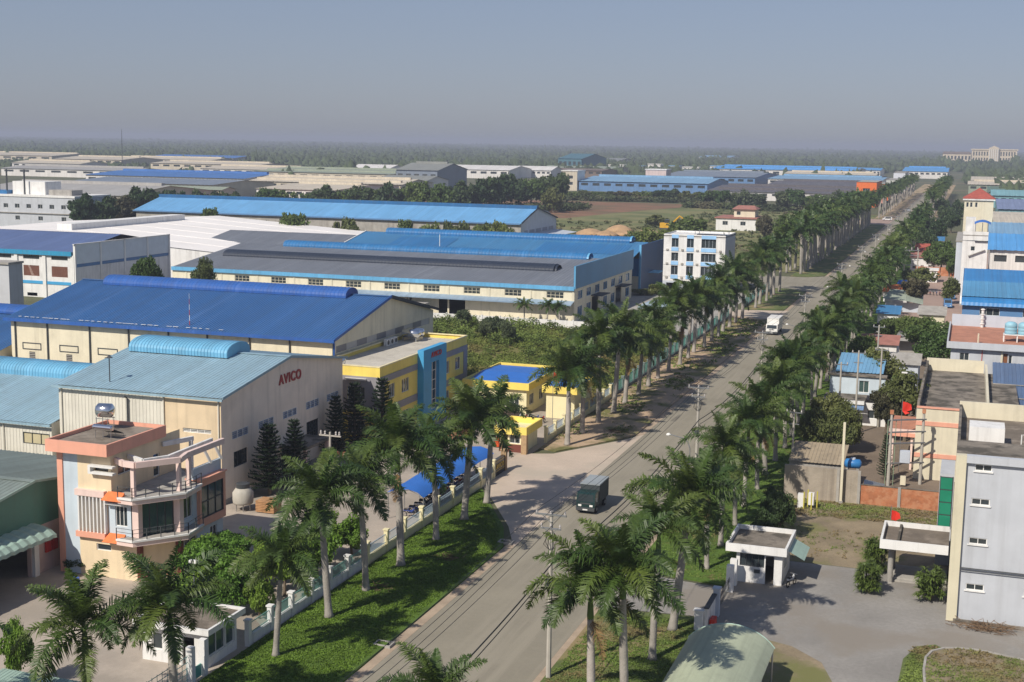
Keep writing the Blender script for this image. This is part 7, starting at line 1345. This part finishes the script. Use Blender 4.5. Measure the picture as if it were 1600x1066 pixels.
def car(x, y, rz, label, m, group=None, Ln=4.4, W=1.75, H=1.45, van=False):
    T = thing('car', label, 'van' if van else 'car', (x, y, 0), group); T.rotation_euler.z = rz; h = W / 2; l = Ln / 2
    pr = [(-l, .35), (-l, .8), (-l + .1, .92), (-l + .95, .98), (-l + 1.55, H), (l - 1.0, H), (l - .35, .98), (l, .9), (l, .35)] if not van else [(-l, .35), (-l, .95), (-l + .6, 1.15), (-l + 1.1, H), (l - .1, H), (l, 1.0), (l, .35)]
    b = MB(); n = len(pr); b.v += [(x + a, y - h, z) for a, z in pr] + [(x + a, y + h, z) for a, z in pr]; b.f += [tuple(range(n)), tuple(range(2 * n - 1, n - 1, -1))] + [(i, i + n, (i + 1) % n + n, (i + 1) % n) for i in range(n)]
    bd = b.build('body', m, T); a0, a1 = (-l + 1.05, l - .6) if not van else (-l + .9, l - .3)
    for s in (-1, 1): MB().quad((x + a0 + .2, y + s * (h + .004), 1.0), (x + a1, y + s * (h + .004), 1.0), (x + a1 - .35, y + s * (h + .004), H - .08), (x + a0 + .62, y + s * (h + .004), H - .08)).build('side_window', M_glass, bd)
    MB().quad((x - l + (1.02 if not van else .66), y - h + .1, 1.02 if not van else 1.2), (x - l + (1.02 if not van else .66), y + h - .1, 1.02 if not van else 1.2), (x - l + (1.5 if not van else 1.06), y + h - .15, H - .03), (x - l + (1.5 if not van else 1.06), y - h + .15, H - .03)).build('windscreen', M_glass, bd).location = (-.02, 0, .02)
    for a in (-l + .8, l - .8):
        for s in (-1, 1): w_ = MB().tube([(x + a, y + s * (h - .2), .32), (x + a, y + s * (h + .01), .32)], .32, 12).build('wheel', M_rubber, T); MB().tube([(x + a, y + s * h, .32), (x + a, y + s * (h + .02), .32)], .17, 8).build('rim', M_steel, w_)
    for s in (-1, 1): MB().box(x - l - .01, y + s * (h - .35) - .14, .62, x - l + .03, y + s * (h - .35) + .14, .76).build('headlight', M_white, bd)
cw_ = mat('car_white', (.7, .7, .7), .25); cbl = mat('car_blue', (.10, .24, .48), .25); csv = mat('car_silver', (.35, .37, .4), .3, metal=.4)
car(-4.2, 337, R(95), 'blue and white van parked nearest in the right-hand car park', cbl, None, 4.8, 1.8, 1.9, True)
car(-3.6, 357, R(92), 'pale car parked in the middle of the right-hand car park edge', cbl, None, 4.6, 1.75, 1.5)
car(-4.0, 372, R(90), 'blue car parked farthest back at the car park edge', cbl, None, 4.4, 1.75, 1.5)
car(-30.4, 706, R(90), 'small white car far up the road by the junction', cw_, None); car(-42, 730, R(10), 'white van at the far junction', cw_, None, 4.8, 1.8, 1.9, True); car(-36, 840, R(-90), 'silver car far up the road', csv, None); car(-31, 900, R(90), 'farthest white car on the road', cw_, None)
# ------------------------------------------------------------------ small things on the verges
def drain(x, y, label):
    T = thing('drain_inlet', label, 'drain', (x, y, 0), 'kerb drains'); MB().box(x - .7, y - .5, .0, x + .7, y - .38, .22).box(x - .7, y + .38, 0, x + .7, y + .5, .22).box(x - .7, y - .379, 0, x - .58, y + .379, .22).box(x + .58, y - .379, 0, x + .7, y + .379, .22).build('frame', M_conc, T); MB().quad((x - .58, y - .38, .03), (x + .58, y - .38, .03), (x + .58, y + .38, .03), (x - .58, y + .38, .03)).build('pit', M_dark, T)
drain(-40.2, 88.4, 'open concrete kerb drain nearest the bottom edge'); drain(-40.2, 116.5, 'open concrete kerb drain by the factory drive')
for i, (x, y, lab) in enumerate(((-43.2, 109.8, 'pile of grey branches on the lawn between the palms'), (-43.0, 168.4, 'pile of dry fronds at the drive corner'), (-43.6, 226, 'heap of dead leaves on the bare verge'), (-44.8, 185.4, 'scattered dry fronds on the bare verge'), (-46.0, 99.6, 'ring of brown litter at the foot of a lawn palm'))):
    T = thing('brush_pile', lab, 'brush pile', (x, y, .13)); o = MB()
    for k in range(34): a = random.random() * 6.28; px, py = x + random.gauss(0, .55), y + random.gauss(0, .5); o.tube([(px, py, .16), (px + math.cos(a) * .7, py + math.sin(a) * .7, .18 + random.random() * .25)], .025, 3)
    o.build('branches', MATS['dry_branches'], T)
lit = MB()
for k in range(420):
    x = random.uniform(-48.8, -40.6); y = random.uniform(168, 292); s_ = random.uniform(.04, .16); a = random.random() * 3; lit.quad((x, y, .15), (x + s_ * math.cos(a), y + s_ * math.sin(a), .16), (x + s_ * math.cos(a) - s_ * math.sin(a), y + s_ * math.sin(a) + s_ * math.cos(a), .19))
o = lit.build('verge_litter', mat('pale_litter', (.5, .46, .4), .9, .3, 3.)); o['kind'] = 'stuff'; o['label'] = 'pale litter and stones strewn over the bare left verge'; o['category'] = 'litter'
# ------------------------------------------------------------------ air
hz = MB().box(-14050, -70, -1.5, 3050, 14050, 62).build('haze', M_white); hz['kind'] = 'stuff'; hz['label'] = 'pale blue-grey haze thickening towards the horizon'
hm = bpy.data.materials.new('haze'); hm.use_nodes = True; hn = hm.node_tree; hn.nodes.clear(); ho = hn.nodes.new('ShaderNodeOutputMaterial'); hv = hn.nodes.new('ShaderNodeVolumePrincipled'); hv.inputs['Color'].default_value = (.59, .64, .78, 1); hv.inputs['Density'].default_value = .00021; hv.inputs['Anisotropy'].default_value = 0.0
hn.links.new(hv.outputs[0], ho.inputs['Volume']); hz.data.materials.clear(); hz.data.materials.append(hm)
